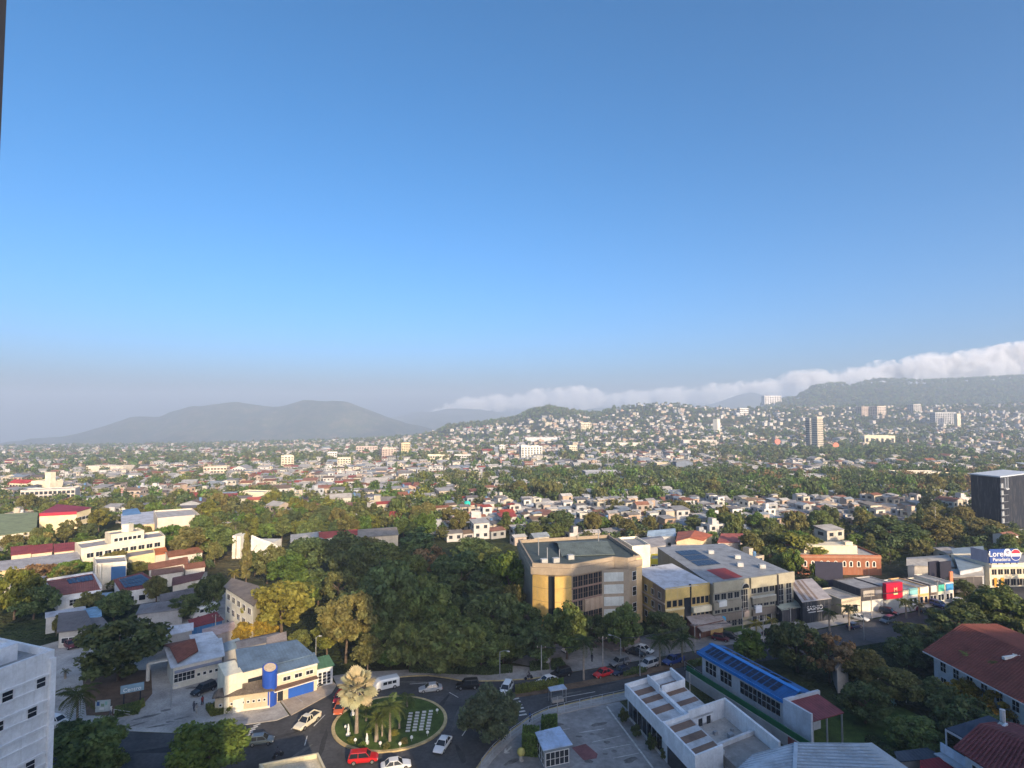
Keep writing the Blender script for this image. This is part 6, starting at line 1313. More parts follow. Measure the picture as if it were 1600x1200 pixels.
palm_px('small palm beside the huge dark tree', 102, 1060, 1048, 9, n=11, tone=(.07, .09, .03))
palm_px('palm rising above the green mass left of the church', 368, 846, 818, 9, n=12, tone=(.11, .12, .04))
# shrubs and hedges
hedge('clipped hedge along the planted median', [(806, 1086), (836, 1081), (872, 1075), (870, 1067), (835, 1073), (806, 1078)], 1.1, 'yellow')
hedge('second clipped hedge on the planted median', [(872, 1075), (880, 1074), (880, 1066), (871, 1068)], .9, 'bright')
hedge('square hedge bed before the office lot', [(829, 1050), (858, 1047), (852, 1037), (828, 1040)], .9, 'dark'); hedge('hedge bed beside the ball topped post', [(862, 1048), (884, 1045), (876, 1034), (862, 1036)], .9, 'dark')
hedge('low green hedge left of the concrete yard', [(180, 1112), (214, 1103), (224, 1098), (216, 1116), (180, 1122)], .9, 'mid'); hedge('sunlit edge hedge below the yard sign', [(204, 1118), (226, 1104), (220, 1099), (200, 1112)], .8, 'yellow')
hedge('tall clipped hedge beside the kiosk', [(816, 1182), (840, 1184), (842, 1166), (818, 1164)], 3.2, 'bright'); hedge('square clipped hedge behind the kiosk', [(846, 1146), (870, 1143), (870, 1135), (847, 1138)], 2.2, 'bright')
hedge('dark hedge strip under the wooded trees', [(640, 1052), (700, 1054), (760, 1056), (800, 1052), (800, 1046), (700, 1044), (640, 1046)], 1.0, 'dark')
hedge('clipped hedge along the school court', [(1352, 1160), (1420, 1205), (1430, 1200), (1362, 1156)], 1.0, 'dark')
hedge('rounded hedge on the near end of the median', [(975, 1058), (1010, 1051), (1005, 1045), (975, 1051)], .8, 'mid'); hedge('low hedge under the palms by the school', [(1075, 1045), (1110, 1036), (1106, 1031), (1075, 1038)], .8, 'mid')
for k, (x, y, w, h) in enumerate(((975, 1128, 14, 20), (994, 1152, 14, 20), (1018, 1172, 14, 24), (1040, 1186, 16, 16))):
    T(('first', 'second', 'third', 'fourth')[k] + ' small shrub along the workshop front counting from the avenue', x, y, y - h, w, 'shrub', 'dark', low=.05, name='shrub', cat='shrub', group='shrubs along the workshop')
# ------------------------------------------------------------------ the island's small things
def globe(label, px, py, s=.27):
    p = at(px, py, .22); root = thing('globe_lamp', label, 'lamp', p); m = MB(); m.tube([tuple(p), (p.x, p.y, .22 + .4)], .05, 6); m.build('post', 'steel', root)
    bm = bmesh.new(); bmesh.ops.create_icosphere(bm, subdivisions=2, radius=s); me = bpy.data.meshes.new('globe'); bm.to_mesh(me); bm.free(); me.materials.append(MATS['lens']); me.polygons.foreach_set('use_smooth', [True] * len(me.polygons)); link('globe', me, root, (0, 0, .4 + s * .8)); root['group'] = 'white globe lamps on the island'; return root
GL2 = []
for k, (x, y) in enumerate(((540, 1141), (555, 1162), (594, 1167), (625, 1168), (643, 1158), (590, 1106), (683, 1115), (668, 1150))): GL2.append(('white globe lamp standing on the island lawn', x, globe('x', x, y)))
unique_labels(GL2)
sb = MB().box((0, 0, .12), (.7, .3, .2)).mesh('stone_block', 'wall')
for i in range(7):
    for j in range(4):
        p = at(637 + j * 10.5 + i * .8, 1143 - i * 4.6 - j * 1.2, .22)
        if (p.x - IC.x) ** 2 / IX ** 2 + (p.y - IC.y) ** 2 / IY ** 2 > .85: continue
        o = link('stone_block', sb, None, (p.x, p.y, .2), random.uniform(-.1, .1), (.55, .57, .57)); tag(o, 'white stone block on island lawn, ' + ORD[j] + ' in the ' + ORD[i] + ' row from front', 'block', 'white stone blocks on the island')
def statue(label, px, py, h):
    p = at(px, py, .2); root = thing('garden_ornament', label, 'ornament', p); MB().prism([p + V2(-.3, -.3), p + V2(.3, -.3), p + V2(.3, .3), p + V2(-.3, .3)], .2, .55).build('plinth', 'wall', root, (.7, .7, .68))
    MB().tube([(p.x, p.y, .55), (p.x, p.y, .55 + h * .35), (p.x + .05, p.y, .55 + h * .7), (p.x, p.y, .55 + h)], [.16, .22, .15, .08], 8).build('figure', 'wall', root, (.72, .72, .7))
statue('slim white ornament on the left of the island', 544, 1149, 1.5); statue('slim white ornament at the front of the island', 573, 1162, 1.3); statue('slim white ornament near the back of the island', 551, 1117, 1.2)
# ------------------------------------------------------------------ street furniture
def lamp(label, px, py, ytop, az=0, arm=1.8, two=False):
    p = at(px, py); h = zat(ytop, p.y, px); root = thing('street_lamp', label, 'street lamp', p); MB().tube([tuple(p), (p.x, p.y, h * .6), (p.x, p.y, h)], [.13, .10, .07], 8).build('pole', 'steel', root)
    for s in ((1, -1) if two else (1,)):
        d = V2(math.sin(R(az)), math.cos(R(az))) * s; e = p + d * arm + Vector((0, 0, h + .35)); MB().tube([(p.x, p.y, h - .05), tuple((p + e) / 2 + Vector((0, 0, h / 2 + .1)))[:2] + (h + .3,), tuple(e)], .05, 6).build('arm', 'steel', root)
        MB().box(e + Vector((0, 0, -.04)), (.6, .26, .14), R(90 - az)).build('lamp_head', 'metalpaint', root, (.5, .5, .5))
lamp('tall street lamp before the wooded pavement', 781, 1062, 1018, 110); lamp('street lamp beside the round dark tree', 970, 1038, 998, 300, 2.4); lamp('tall lamp post behind the gatehouse', 493, 1050, 996, 90, .9); lamp('lamp post at the concrete yard', 267, 1104, 1074, 90, .9)
lamp('lamp post on the median beyond the school', 1000, 1056, 1016, 20); lamp('lamp post by the far carriageway', 1350, 1000, 958, 160)
def pole(label, px, py, ytop, r=.12, name='utility_pole', cross=True):
    p = at(px, py); h = zat(ytop, p.y, px); root = thing(name, label, 'pole', p); MB().tube([tuple(p), (p.x, p.y, h)], [r, r * .7], 8).build('shaft', 'concrete', root)
    if cross: MB().bar((p.x - .9, p.y, h - .5), (p.x + .9, p.y, h - .5), .1).build('crossarm', 'bark', root)
    for s in (-.8, 0, .8): MB().tube([(p.x + s, p.y, h - .45), (p.x + s, p.y, h - .2)], .06, 6).build('insulator', 'trim', root, (.5, .4, .35)) if cross else None
pole('grey pole at the kerb of the car park', 871, 1124, 1088, .1, cross=False); pole('dark utility pole before the olive-grey block', 1161, 1000, 952); pole('pale utility pole by the yellow palm', 1193, 1004, 962); pole('utility pole before the red tiled villa', 1372, 1062, 1032, cross=False); pole('utility pole beside the workshop yard', 1078, 1085, 1050, cross=False)
pole('utility pole beside the dark navy block', 1463, 852, 792); pole('utility pole behind the corner shop', 336, 1010, 960)
sr, p, d, zt = signpost('blue and white board on legs over the low hedge', 206, 1104, 1069, 3.6, 1.35, (.22, .34, .42), az=62, name='sign_board'); fn = V2(d.y, -d.x); txt(sr, 'Centro', p + fn * .22, d, fn, zt - 1.1, .95, color=(.75, .78, .8))
mu = thing('mural_wall', 'low painted wall with blue and white patches by the coconut palm', 'wall', at(160, 1112)); a, b = at(149, 1113), at(172, 1111); MB().bar(a + Vector((0, 0, 1.0)), b + Vector((0, 0, 1.0)), .2, 2.0).build('wall', 'wall', mu, (.45, .52, .52))
for k, (u, z, w, h, cl) in enumerate(((.2, 1.5, .5, .7, (.05, .12, .3)), (.5, 1.2, .6, .5, (.2, .3, .2)), (.75, 1.5, .4, .6, (.25, .45, .4)), (.4, .6, 1.0, .4, (.7, .72, .7)))):
    o = a.lerp(b, u); MB().box((o.x, o.y - .12, z), (w, .03, h), .05).build('painted_patch', 'trim', mu, cl)
def fence(label, pts, h, n, col=(.4, .42, .44), name='railing', rails=3):
    P = [at(x, y, .14) for x, y in pts]; root = thing(name, label, 'fence', P[0]); 
    for a, b in zip(P[:-1], P[1:]):
        k = max(1, int((b - a).length / n))
        for i in range(k): o = a.lerp(b, i / k); MB().tube([tuple(o), (o.x, o.y, h)], .05, 6).build('post', 'metalpaint', root, col)
        for j in range(rails): z = h * (j + 1) / rails; MB().bar(Vector((a.x, a.y, z)), Vector((b.x, b.y, z)), .05).build('rail', 'metalpaint', root, col)
fence('white mesh railing round the corner of the car park', [(752, 1203), (770, 1180), (798, 1154), (832, 1130), (857, 1118), (906, 1106), (975, 1091)], 1.7, 2.2)
fence('low white rail below the yard hedge', [(178, 1115), (203, 1119)], .9, 1.5, (.65, .66, .66), 'rail', 2)
fence('grey railing between the workshop and the school', [(1070, 1046), (1118, 1080), (1180, 1125), (1230, 1165)], 1.8, 2.5, (.35, .38, .4))
def post_ball(label, px, py, s, col): 
    p = at(px, py); root = thing('ball_topped_post', label, 'bollard', p); MB().tube([tuple(p), (p.x, p.y, .8)], [.4, .25], 8).build('base', 'concrete', root)
    bm = bmesh.new(); bmesh.ops.create_icosphere(bm, subdivisions=3, radius=s); me = bpy.data.meshes.new('ball'); bm.to_mesh(me); bm.free(); me.materials.append(MATS['trim']); me.polygons.foreach_set('use_smooth', [True] * len(me.polygons)); link('ball', me, root, (0, 0, .75 + s), 0, col)
post_ball('yellow ball topped post beside the kiosk hedge', 814, 1189, .62, (.45, .40, .12)); post_ball('grey ball topped post before the office lot', 856, 1042, .55, (.32, .31, .32))
fp = thing('flagpole', 'thin flagpole with a limp blue and white flag in the garden', 'flagpole', at(1416, 1098)); p = at(1416, 1098); hz = zat(1060, p.y, 1416); MB().tube([tuple(p), (p.x, p.y, hz)], .06, 6).build('pole', 'trim', fp, (.7, .7, .7))
for k, cl in enumerate(((.05, .12, .4), (.75, .75, .75), (.05, .12, .4))):
    m = MB(); xs = [(p.x + .1 + .17 * k + .04 * math.sin(j), p.y + .05 * math.cos(j * 1.3), hz - .2 - j * .33) for j in range(9)]; m.v = [v for x in xs for v in (x, (x[0] + .17, x[1] + .05, x[2] - .1))]; m.f = [(2 * j, 2 * j + 1, 2 * j + 3, 2 * j + 2) for j in range(8)]; m.build('flag_stripe', 'cloth', fp, cl)
def chair(label, px, py, col):
    p = at(px, py); root = thing('garden_chair', label, 'chair', p)
    for sx in (-.25, .25):
        for sy in (-.25, .25): MB().tube([(p.x + sx, p.y + sy, 0), (p.x + sx, p.y + sy, .45)], .03, 5).build('leg', 'trim', root, col)
    MB().box((p.x, p.y, .47), (.6, .6, .05)).build('seat', 'trim', root, col); MB().box((p.x, p.y + .28, .85), (.6, .06, .75)).build('backrest', 'trim', root, col)
chair('white garden chair on the lawn', 1378, 1106, (.7, .72, .72)); chair('second white garden chair right of the first', 1384, 1104, (.7, .72, .72)); chair('pale green garden seat on the lawn', 1397, 1102, (.3, .5, .45))
bo = thing('bus_shelter', 'small shelter with pale blue flat roof on the median', 'shelter', at(872, 1086)); b4 = [at(x, y, 2.5) for x, y in ((860, 1080), (886, 1076), (880, 1069), (856, 1074))]; MB().prism(b4, 2.4, 2.55).build('roof', 'sheetroof', bo, (.42, .50, .62))
for q_ in scalepoly(b4, .9): MB().tube([(q_.x, q_.y, .1), (q_.x, q_.y, 2.4)], .06, 6).build('post', 'steel', bo)
MB().prism([x for x in scalepoly(b4, .7)], .1, .6).build('bench', 'concrete', bo)
# ------------------------------------------------------------------ vehicles
def car2(label, rear, front, kind, color, cat='car', z=.03):
    a, b = at(*rear), at(*front); d = b - a; p = (a + b) / 2
    return car(label, 0, 0, math.degrees(math.atan2(d.x, d.y)), kind, color, z, cat, pos=p)
for a in [('white pickup truck turning out of the roundabout', (494, 1123), (466, 1143), 'pickup', 'cream', 'pickup'), ('blue-grey hatchback waiting in the shaded side street', (391, 1164), (425, 1160), 'hatch', 'bluegrey'), ('bright red suv beside the front of the island', (551, 1192), (584, 1189), 'suv', 'red'),
 ('white sedan cut by the bottom edge beside the red suv', (603, 1203), (634, 1198), 'sedan', 'white'), ('white sedan driving down the right of the roundabout', (698, 1159), (685, 1178), 'sedan', 'white'), ('white car half hidden by the blossom tree', (738, 1122), (725, 1137), 'sedan', 'white'),
 ('silver sedan behind the island', (687, 1078), (658, 1081), 'sedan', 'silver'), ('black suv left of the blossom tree', (745, 1074), (716, 1076), 'suv', 'black'), ('white suv entering the roundabout by the crossing', (795, 1075), (787, 1089), 'suv', 'white'), ('red hatchback queueing left of the silvery palm', (534, 1089), (528, 1099), 'hatch', 'red'),
 ('orange hatchback behind the island kerb', (533, 1105), (528, 1118), 'hatch', 'orange'), ('black hatchback parked on the forecourt', (488, 1063), (503, 1074), 'hatch', 'black'), ('big black suv parked before the corner shop', (332, 1076), (304, 1088), 'suv', 'black'), ('maroon suv parked behind the slab of flats', (104, 1009), (114, 1014), 'suv', 'maroon'),
 ('dark blue suv parked beside the maroon one', (118, 1007), (129, 1011), 'suv', 'navy'), ('white hatchback beside the coconut palm', (80, 1130), (98, 1133), 'hatch', 'white'), ('white sedan passing the clipped median hedge', (868, 1064), (841, 1071), 'sedan', 'white'), ('black suv on the far carriageway behind the hedge', (889, 1054), (864, 1060), 'suv', 'black'),
 ('bright red sedan on the avenue', (956, 1052), (929, 1060), 'sedan', 'red'), ('navy sedan just right of the red sedan', (983, 1049), (959, 1056), 'sedan', 'navy'), ('dark grey suv behind the navy sedan', (981, 1036), (955, 1043), 'suv', 'grey'), ('silver suv on the avenue before the offices', (1027, 1038), (999, 1047), 'suv', 'silver'), ('blue pickup near the corner of the school', (1064, 1033), (1040, 1040), 'pickup', 'blue', 'pickup'),
 ('black sedan parked on the office lot', (982, 1020), (1004, 1026), 'sedan', 'black'), ('white sedan parked beside the black one on the office lot', (996, 1015), (1016, 1021), 'sedan', 'white'), ('white hatchback parked under the low shaded tree', (898, 1015), (882, 1020), 'hatch', 'white'), ('maroon hatchback parked before the terrace bar', (1117, 999), (1135, 1002), 'hatch', 'maroon'), ('black hatchback right of the maroon one', (1132, 996), (1150, 999), 'hatch', 'black'),
 ('white sedan parked before the cream fronted shop', (1330, 965), (1356, 972), 'sedan', 'white'), ('navy hatchback on the avenue before the shops', (1324, 984), (1346, 979), 'hatch', 'navy'), ('black suv parked before the grey roller shutter', (1376, 957), (1402, 963), 'suv', 'black'), ('dark green-grey suv parked at the kerb', (1398, 970), (1376, 976), 'suv', 'bluegrey'), ('blue suv parked at the end of the shop row', (1460, 946), (1476, 951), 'suv', 'blue'), ('black car parked between the palms and shops', (1434, 958), (1450, 954), 'hatch', 'black'), ('white car at the end of the shop forecourt', (1490, 944), (1506, 940), 'hatch', 'white'),
 ('dark sedan in the yard behind the yellow palm', (1196, 994), (1212, 990), 'sedan', 'navy')]: car2(*a)
car2('white minibus parked by the sunlit yard', (334, 957), (303, 967), 'bus', 'white', 'minibus'); car2('white delivery van behind the silvery fan palm', (616, 1073), (590, 1079), 'van', 'white', 'van')
motorcycle('black motorcycle crossing the shaded side street', 434, 1184, 40); person('rider in dark clothes on the side street motorcycle', at(434, 1184) + Vector((0, 0, .03)), 40, ride=True)
motorcycle('motorcycle waiting by the hedge bed', 826, 1062, 250); person('rider waiting by the hedge bed', at(826, 1062) + Vector((0, 0, .03)), 250, (.08, .07, .08), ride=True)
motorcycle('red motorcycle parked before the blue doors', 465, 1072, 130, (.3, .02, .02), .14); motorcycle('second red motorcycle parked nearer the column', 472, 1069, 130, (.25, .02, .02), .14); motorcycle('motorcycle at the bottom edge of the road', 494, 1196, 320, (.15, .02, .05))
person('person in dark top walking in the concrete yard', at(303, 1111), 200); person('person in pale trousers beside the first walker', at(307, 1114), 200, (.3, .28, .26), (.5, .46, .4)); person('person in red near the parked black suv', at(316, 1102), 120, (.25, .05, .05)); person('person in white by the low painted wall', at(173, 1117), 90, (.6, .58, .55), (.15, .15, .18)); person('person standing on the office forecourt', at(925, 1034), 30, (.03, .03, .05))

# ------------------------------------------------------------------ power line along the avenue
def power_line():
    tops = []
    for k, (x, y, t) in enumerate(((846, 1058, 1008), (942, 1042, 994), (1086, 1020, 974), (1236, 992, 948), (1362, 968, 926), (1466, 946, 906))):
        pole(ORD[k] + ' utility pole along the far kerb of the avenue, counting from the roundabout', x, y, t); p = at(x, y); tops.append(Vector((p.x, p.y, zat(t, p.y, x) - .25)))
    for k, (a, b) in enumerate(zip(tops[:-1], tops[1:])):
        root = thing('power_cables', 'sagging cables between the ' + ORD[k] + ' and ' + ORD[k + 1] + ' utility poles of the avenue', 'cable', a)
        for s in (-.8, 0, .8):
            pts = [a.lerp(b, i / 8) + Vector((s, 0, -1.1 * (1 - (i / 4 - 1) ** 2))) for i in range(9)]; MB().tube([tuple(p) for p in pts], .035, 4).build('cable', 'darkmetal', root)
power_line()

person('person in blue walking along the car park pavement', at(828, 1129) + Vector((0, 0, .14)), 60, (.05, .1, .25)); person('person in white crossing the forecourt of the offices', at(1094, 1000), 100, (.6, .6, .58), (.1, .1, .14)); person('person in a pale shirt before the cream fronted shop', at(1318, 966), 40, (.5, .45, .4)); person('person in dark clothes at the edge of the avenue', at(975, 1046), 250, (.05, .05, .06))
# ------------------------------------------------------------------ the bank of cloud spilling over the far ranges (beyond the haze)
def clouds():
    m = bpy.data.materials.new('cloud'); m.use_nodes = True; t = m.node_tree; t.nodes.clear(); MATS['cloud'] = m
    o = nd(t, 'ShaderNodeOutputMaterial'); v = nd(t, 'ShaderNodeVolumePrincipled'); v.inputs['Color'].default_value = (.95, .96, .98, 1); v.inputs['Anisotropy'].default_value = -0.25
    tc = nd(t, 'ShaderNodeTexCoord'); ln = nd(t, 'ShaderNodeVectorMath', operation='LENGTH'); t.links.new(tc.outputs['Object'], ln.inputs[0])
    n1 = ntex(t, 0.0055, 6.0, 0.68, 'World', 0.6)
    a = nd(t, 'ShaderNodeMath', operation='MULTIPLY_ADD'); t.links.new(n1, a.inputs[0]); a.inputs[1].default_value = 4.2; a.inputs[2].default_value = -1.45      # 1.5 n + .02
    s = nd(t, 'ShaderNodeMath', operation='SUBTRACT'); t.links.new(a.outputs[0], s.inputs[0]); t.links.new(ln.outputs['Value'], s.inputs[1])
    r_ = nd(t, 'ShaderNodeMapRange', interpolation_type='SMOOTHSTEP'); t.links.new(s.outputs[0], r_.inputs[0]); r_.inputs[1].default_value = -0.35; r_.inputs[2].default_value = 0.75; r_.inputs[3].default_value = 0; r_.inputs[4].default_value = 0.009
    t.links.new(r_.outputs[0], v.inputs['Density']); t.links.new(v.outputs[0], o.inputs['Volume'])
    bm = bmesh.new(); bmesh.ops.create_icosphere(bm, subdivisions=3, radius=1.0); me = bpy.data.meshes.new('puff'); bm.to_mesh(me); bm.free(); me.materials.append(m)
    root = empty('cloud_bank', (0, 10500, 0)); tag(root, 'long low bank of cloud rolling over the far ridges', None, None, 'stuff')
    TOP = [(690, 634), (730, 614), (780, 613), (800, 618), (850, 604), (900, 603), (960, 610), (1000, 606), (1090, 600), (1150, 594), (1220, 588), (1255, 572), (1290, 580), (1320, 572), (1420, 557), (1450, 547), (1490, 550), (1540, 535), (1600, 530), (1800, 520), (2000, 530)]
    BOT = [(690, 648), (780, 640), (900, 640), (1090, 632), (1250, 625), (1400, 618), (1600, 610), (2000, 600)]
    r = random.Random(4); px = 690
    while px < 2000:
        for k in range(2):
            Y = 10500 + r.uniform(-250, 250) + k * 500; x = px + r.uniform(-10, 10); yt = interp(x, TOP) + r.uniform(-3, 5) + (k * 3); yb = interp(x, BOT) + 4
            zt, zb = zat(yt, Y), zat(yb, Y) - 20; rz = max(120, (zt - zb) / 2); rx = rz * r.uniform(1.0, 1.7)
            p = link('puff', me, root, ((x - CX) / F * Y, Y - 10500, (zt + zb) / 2), r.uniform(0, 6)); p.scale = (rx, rx * .9, rz)
        px += 18 if px < 1200 else 32
clouds()
# ------------------------------------------------------------------ larger buildings of the middle and far distance
_YS = np.geomspace(232, 3400, 500)
def ground_hit(px, py):
    """where the sight line through a pixel first meets the ground beyond the near streets"""
    k = ray(px, py); xs = k.x / k.y * _YS; g = ground_z(xs, _YS); zr = CAMZ + k.z / k.y * _YS
    i = np.argmax(zr <= g)
    if not (zr <= g).any(): i = len(_YS) - 1
    y = float(_YS[i]); return Vector((k.x / k.y * y, y, float(g[i])))
def bands(root, q, c, z0, z1, floors, bays, edges=(0, 1, 3), hf=.5, wf=.7, off=.12):
    m = MB()
    for e in edges:
        a, d, n, L = edge_frame(q[e], q[(e + 1) % 4], c)
        if n.y > .25: continue
        nb = max(1, int(bays * L / max(1, (q[1] - q[0]).length) + .5)); fh = (z1 - z0) / floors
        for f in range(floors):
            for b in range(nb):
                u0, u1 = L * (b + .5 - wf / 2) / nb, L * (b + .5 + wf / 2) / nb; za, zb = z0 + fh * (f + .5 - hf / 2), z0 + fh * (f + .5 + hf / 2)
                p0, p1 = a + d * u0 + n * off, a + d * u1 + n * off; m.quad((p0.x, p0.y, za), (p1.x, p1.y, za), (p1.x, p1.y, zb), (p0.x, p0.y, zb))
    if m.v: m.build('windows', 'windowdark', root)['kind'] = 'stuff'
def block(label, x0, x1, ytop, ybase, wall, floors=0, bays=5, depth=.7, rot=12, name='apartment_tower', cat='building', roof=(.4, .39, .37), lm=None, extra=None, style='flat', wf=.7, hf=.5, group=None):
    g = ground_hit((x0 + x1) / 2, ybase); w = (x1 - x0) / F * g.y; h = zat(ytop, g.y) - g.z; r = R(rot); dp = w * depth; w2 = w / (abs(math.cos(r)) + depth * abs(math.sin(r)))
    dp = w2 * depth; d = V2(math.cos(r), math.sin(r)); n = V2(-math.sin(r), math.cos(r)); o = V2(g.x, g.y) + n * dp * .5
    q = [o - d * w2 / 2 - n * dp / 2, o + d * w2 / 2 - n * dp / 2, o + d * w2 / 2 + n * dp / 2, o - d * w2 / 2 + n * dp / 2]
    root, q, c = house(name, label, cat, q, h, style, wall, roof, h * .25, .5, world=True, z0=g.z, lm=lm, ph=max(.6, h * .04), group=group)
    if floors: bands(root, q, c, g.z + h * .04, g.z + h * .97, floors, bays, hf=hf, wf=wf, off=max(.08, g.y * .00025))
    if extra: 
        for (u0, u1, v0, v1, hh) in extra: MB().prism([q[0].lerp(q[1], u).lerp(q[3].lerp(q[2], u), v) for u, v in ((u0, v0), (u1, v0), (u1, v1), (u0, v1))], g.z + h, g.z + h + hh).build('roof_hut', 'wall', root, wall)
    return root
CR, WH, PK, GY = (.72, .64, .46), (.70, .68, .62), (.58, .46, .38), (.42, .42, .42)
B = block
B('cream tower block with a rounded top among the western houses', 438, 460, 713, 733, CR, 7, 4, .7, 25, lm='the western cream tower', extra=[(.2, .8, .2, .8, 2)])
B('squat white block right of the western cream tower', 511, 527, 707, 721, WH, 4, 4, .8, 15); B('low white block in front of the squat white one', 526, 549, 716, 731, CR, 4, 5, .8, 15)
B('peach row of flats on the gentle rise', 556, 590, 698, 709, PK, 3, 8, .4, 10); B('pinkish apartment building with shaded sides', 594, 622, 701, 721, PK, 6, 5, .7, 30, lm='the pinkish flats', extra=[(.1, .5, .2, .8, 3)]); B('tall cream tower with a crown on the middle slope', 625, 643, 693, 714, (.72, .58, .34), 8, 4, .8, 30, lm='the tall cream tower', extra=[(.1, .9, .1, .9, 1.6)])
B('long low white building on the middle slope', 668, 702, 711, 723, CR, 2, 9, .35, 5); B('white building with a bright end wall', 708, 734, 711, 722, WH, 3, 6, .5, -15); B('slim white tower with a bluish neighbour', 779, 791, 696, 711, WH, 6, 3, .9, 20); B('bluish glass tower beside the slim white one', 771, 779, 699, 713, (.24, .29, .34), 6, 3, .9, 20)
B('white hospital-like block with strong vertical piers', 813, 849, 698, 718, (.74, .71, .63), 5, 7, .5, 12, lm='the white pier fronted block', wf=.45, hf=.75, extra=[(.0, .3, .2, .8, 2.5)]); B('cream square block right of the pier fronted one', 888, 904, 697, 713, CR, 5, 4, .8, 18); B('cream block stepping up the hillside', 906, 926, 661, 674, CR, 4, 5, .7, 15)
B('pale round tower standing alone above the trees', 1118, 1129, 656, 678, (.74, .70, .60), 0, 4, 1.0, 40, lm='the pale lone tower'); B('pair of small white blocks high on the ridge', 1155, 1171, 638, 648, WH, 3, 5, .5, 10); B('long white slab of flats on the skyline', 1194, 1222, 619, 634, (.74, .70, .66), 4, 7, .35, 5, wf=.4, hf=.8, lm='the skyline slab')
B('left dark shaft of the tall twin tower', 1264, 1274, 655, 704, (.34, .33, .30), 14, 3, 1.0, 20); B('right pale shaft of the tall twin tower', 1275, 1290, 653, 706, (.50, .45, .36), 14, 4, .9, 20, lm='the tall twin tower', hf=.35)
B('long cream building with arched bays before the woods', 1352, 1398, 681, 695, CR, 1, 6, .4, -8, lm='the arched cream building', wf=.5, hf=.45); B('left of two apartment blocks on the eastern slope', 1344, 1362, 636, 650, PK, 6, 4, .7, 15); B('right of two apartment blocks on the eastern slope', 1368, 1388, 635, 651, (.62, .52, .42), 6, 4, .7, 15); B('grey apartment block on the eastern slope', 1425, 1442, 632, 646, (.5, .47, .43), 6, 4, .7, 15)
B('wide grey slab with vertical fins on the eastern slope', 1461, 1496, 645, 664, (.52, .52, .52), 5, 12, .3, 3, wf=.5, hf=.85, lm='the finned grey slab'); B('narrow cream end tower of the finned slab', 1496, 1502, 647, 668, CR, 0, 2, 1.0, 3)
B('blue-grey windowless hall with a white roof edge', 914, 972, 738, 755, (.22, .24, .29), 0, 4, .5, 4, name='hall', roof=(.62, .58, .5), lm='the blue-grey hall'); B('cream sports hall near the floodlight masts', 1026, 1049, 724, 736, (.55, .47, .34), 1, 5, .6, 5, name='hall'); B('dark arched hall near the floodlight masts', 1056, 1084, 722, 738, (.16, .19, .24), 0, 4, .6, 5, 'hall', style='gy', roof=(.42, .38, .3))
B('large cream hall beyond the green masses', 370, 416, 770, 786, CR, 0, 4, .5, -12, name='hall', lm='the large cream hall'); B('yellowish house with red roof below the large cream hall', 386, 428, 781, 795, (.72, .6, .36), 1, 8, .4, 8, name='house', cat='house', style='gx', roof=(.40, .10, .07)); B('long pale wall of a far factory', 132, 194, 729, 739, (.66, .58, .46), 0, 4, .3, -4, name='hall'); B('peach block of flats in the western plain', 318, 354, 730, 745, (.68, .56, .42), 3, 7, .5, 10)
B('white house alone on the wooded slope', 1165, 1193, 753, 763, (.72, .68, .58), 1, 6, .5, 8, name='house', cat='house'); B('long grey-blue roof hall right of the wooded slope', 1240, 1306, 744, 757, (.30, .31, .33), 0, 4, .4, 3, name='hall', roof=(.5, .46, .42)); B('long white low building before the dark navy block', 1402, 1470, 738, 751, (.66, .60, .48), 1, 9, .3, -3, name='hall', roof=(.55, .5, .42)); B('yellowish low wing before the dark navy block', 1466, 1514, 741, 752, (.68, .58, .36), 1, 6, .4, -3, name='hall')
B('white building with a red roof strip on the far left', 10, 46, 755, 773, CR, 2, 6, .5, -10, name='hall', style='gx', roof=(.42, .05, .05), lm='the far left red roof'); B('white stepped church-like block beside the red roof strip', 44, 82, 753, 773, (.74, .66, .48), 0, 5, .6, -10, extra=[(.5, .8, .3, .7, 7)]); B('grey gallery block with dark columns on the left', 38, 111, 766, 787, (.52, .48, .42), 3, 12, .35, 22, lm='the grey gallery block', wf=.72, hf=.7)
B('hipped grey roof hall right of the wooded slope houses', 1276, 1310, 787, 800, (.5, .44, .36), 0, 4, .6, 5, name='hall', style='hip', roof=(.36, .31, .26)); B('tan domed hall roof above the small houses', 1338, 1414, 794, 806, (.3, .26, .22), 0, 4, .5, 3, name='hall', style='hip', roof=(.46, .34, .24))
B('long warehouse roof low on the eastern plain', 1348, 1430, 702, 709, (.5, .47, .42), 0, 4, .3, 2, name='hall'); B('long white factory roof on the middle plain', 820, 884, 684, 690, (.6, .6, .58), 0, 4, .3, 4, name='hall'); B('long pale roof at the foot of the middle hill', 946, 1006, 692, 698, (.62, .58, .5), 0, 4, .3, 2, name='hall'); B('long pale market roof before the lone tower', 1068, 1120, 688, 696, (.58, .52, .46), 0, 4, .3, -3, name='hall')
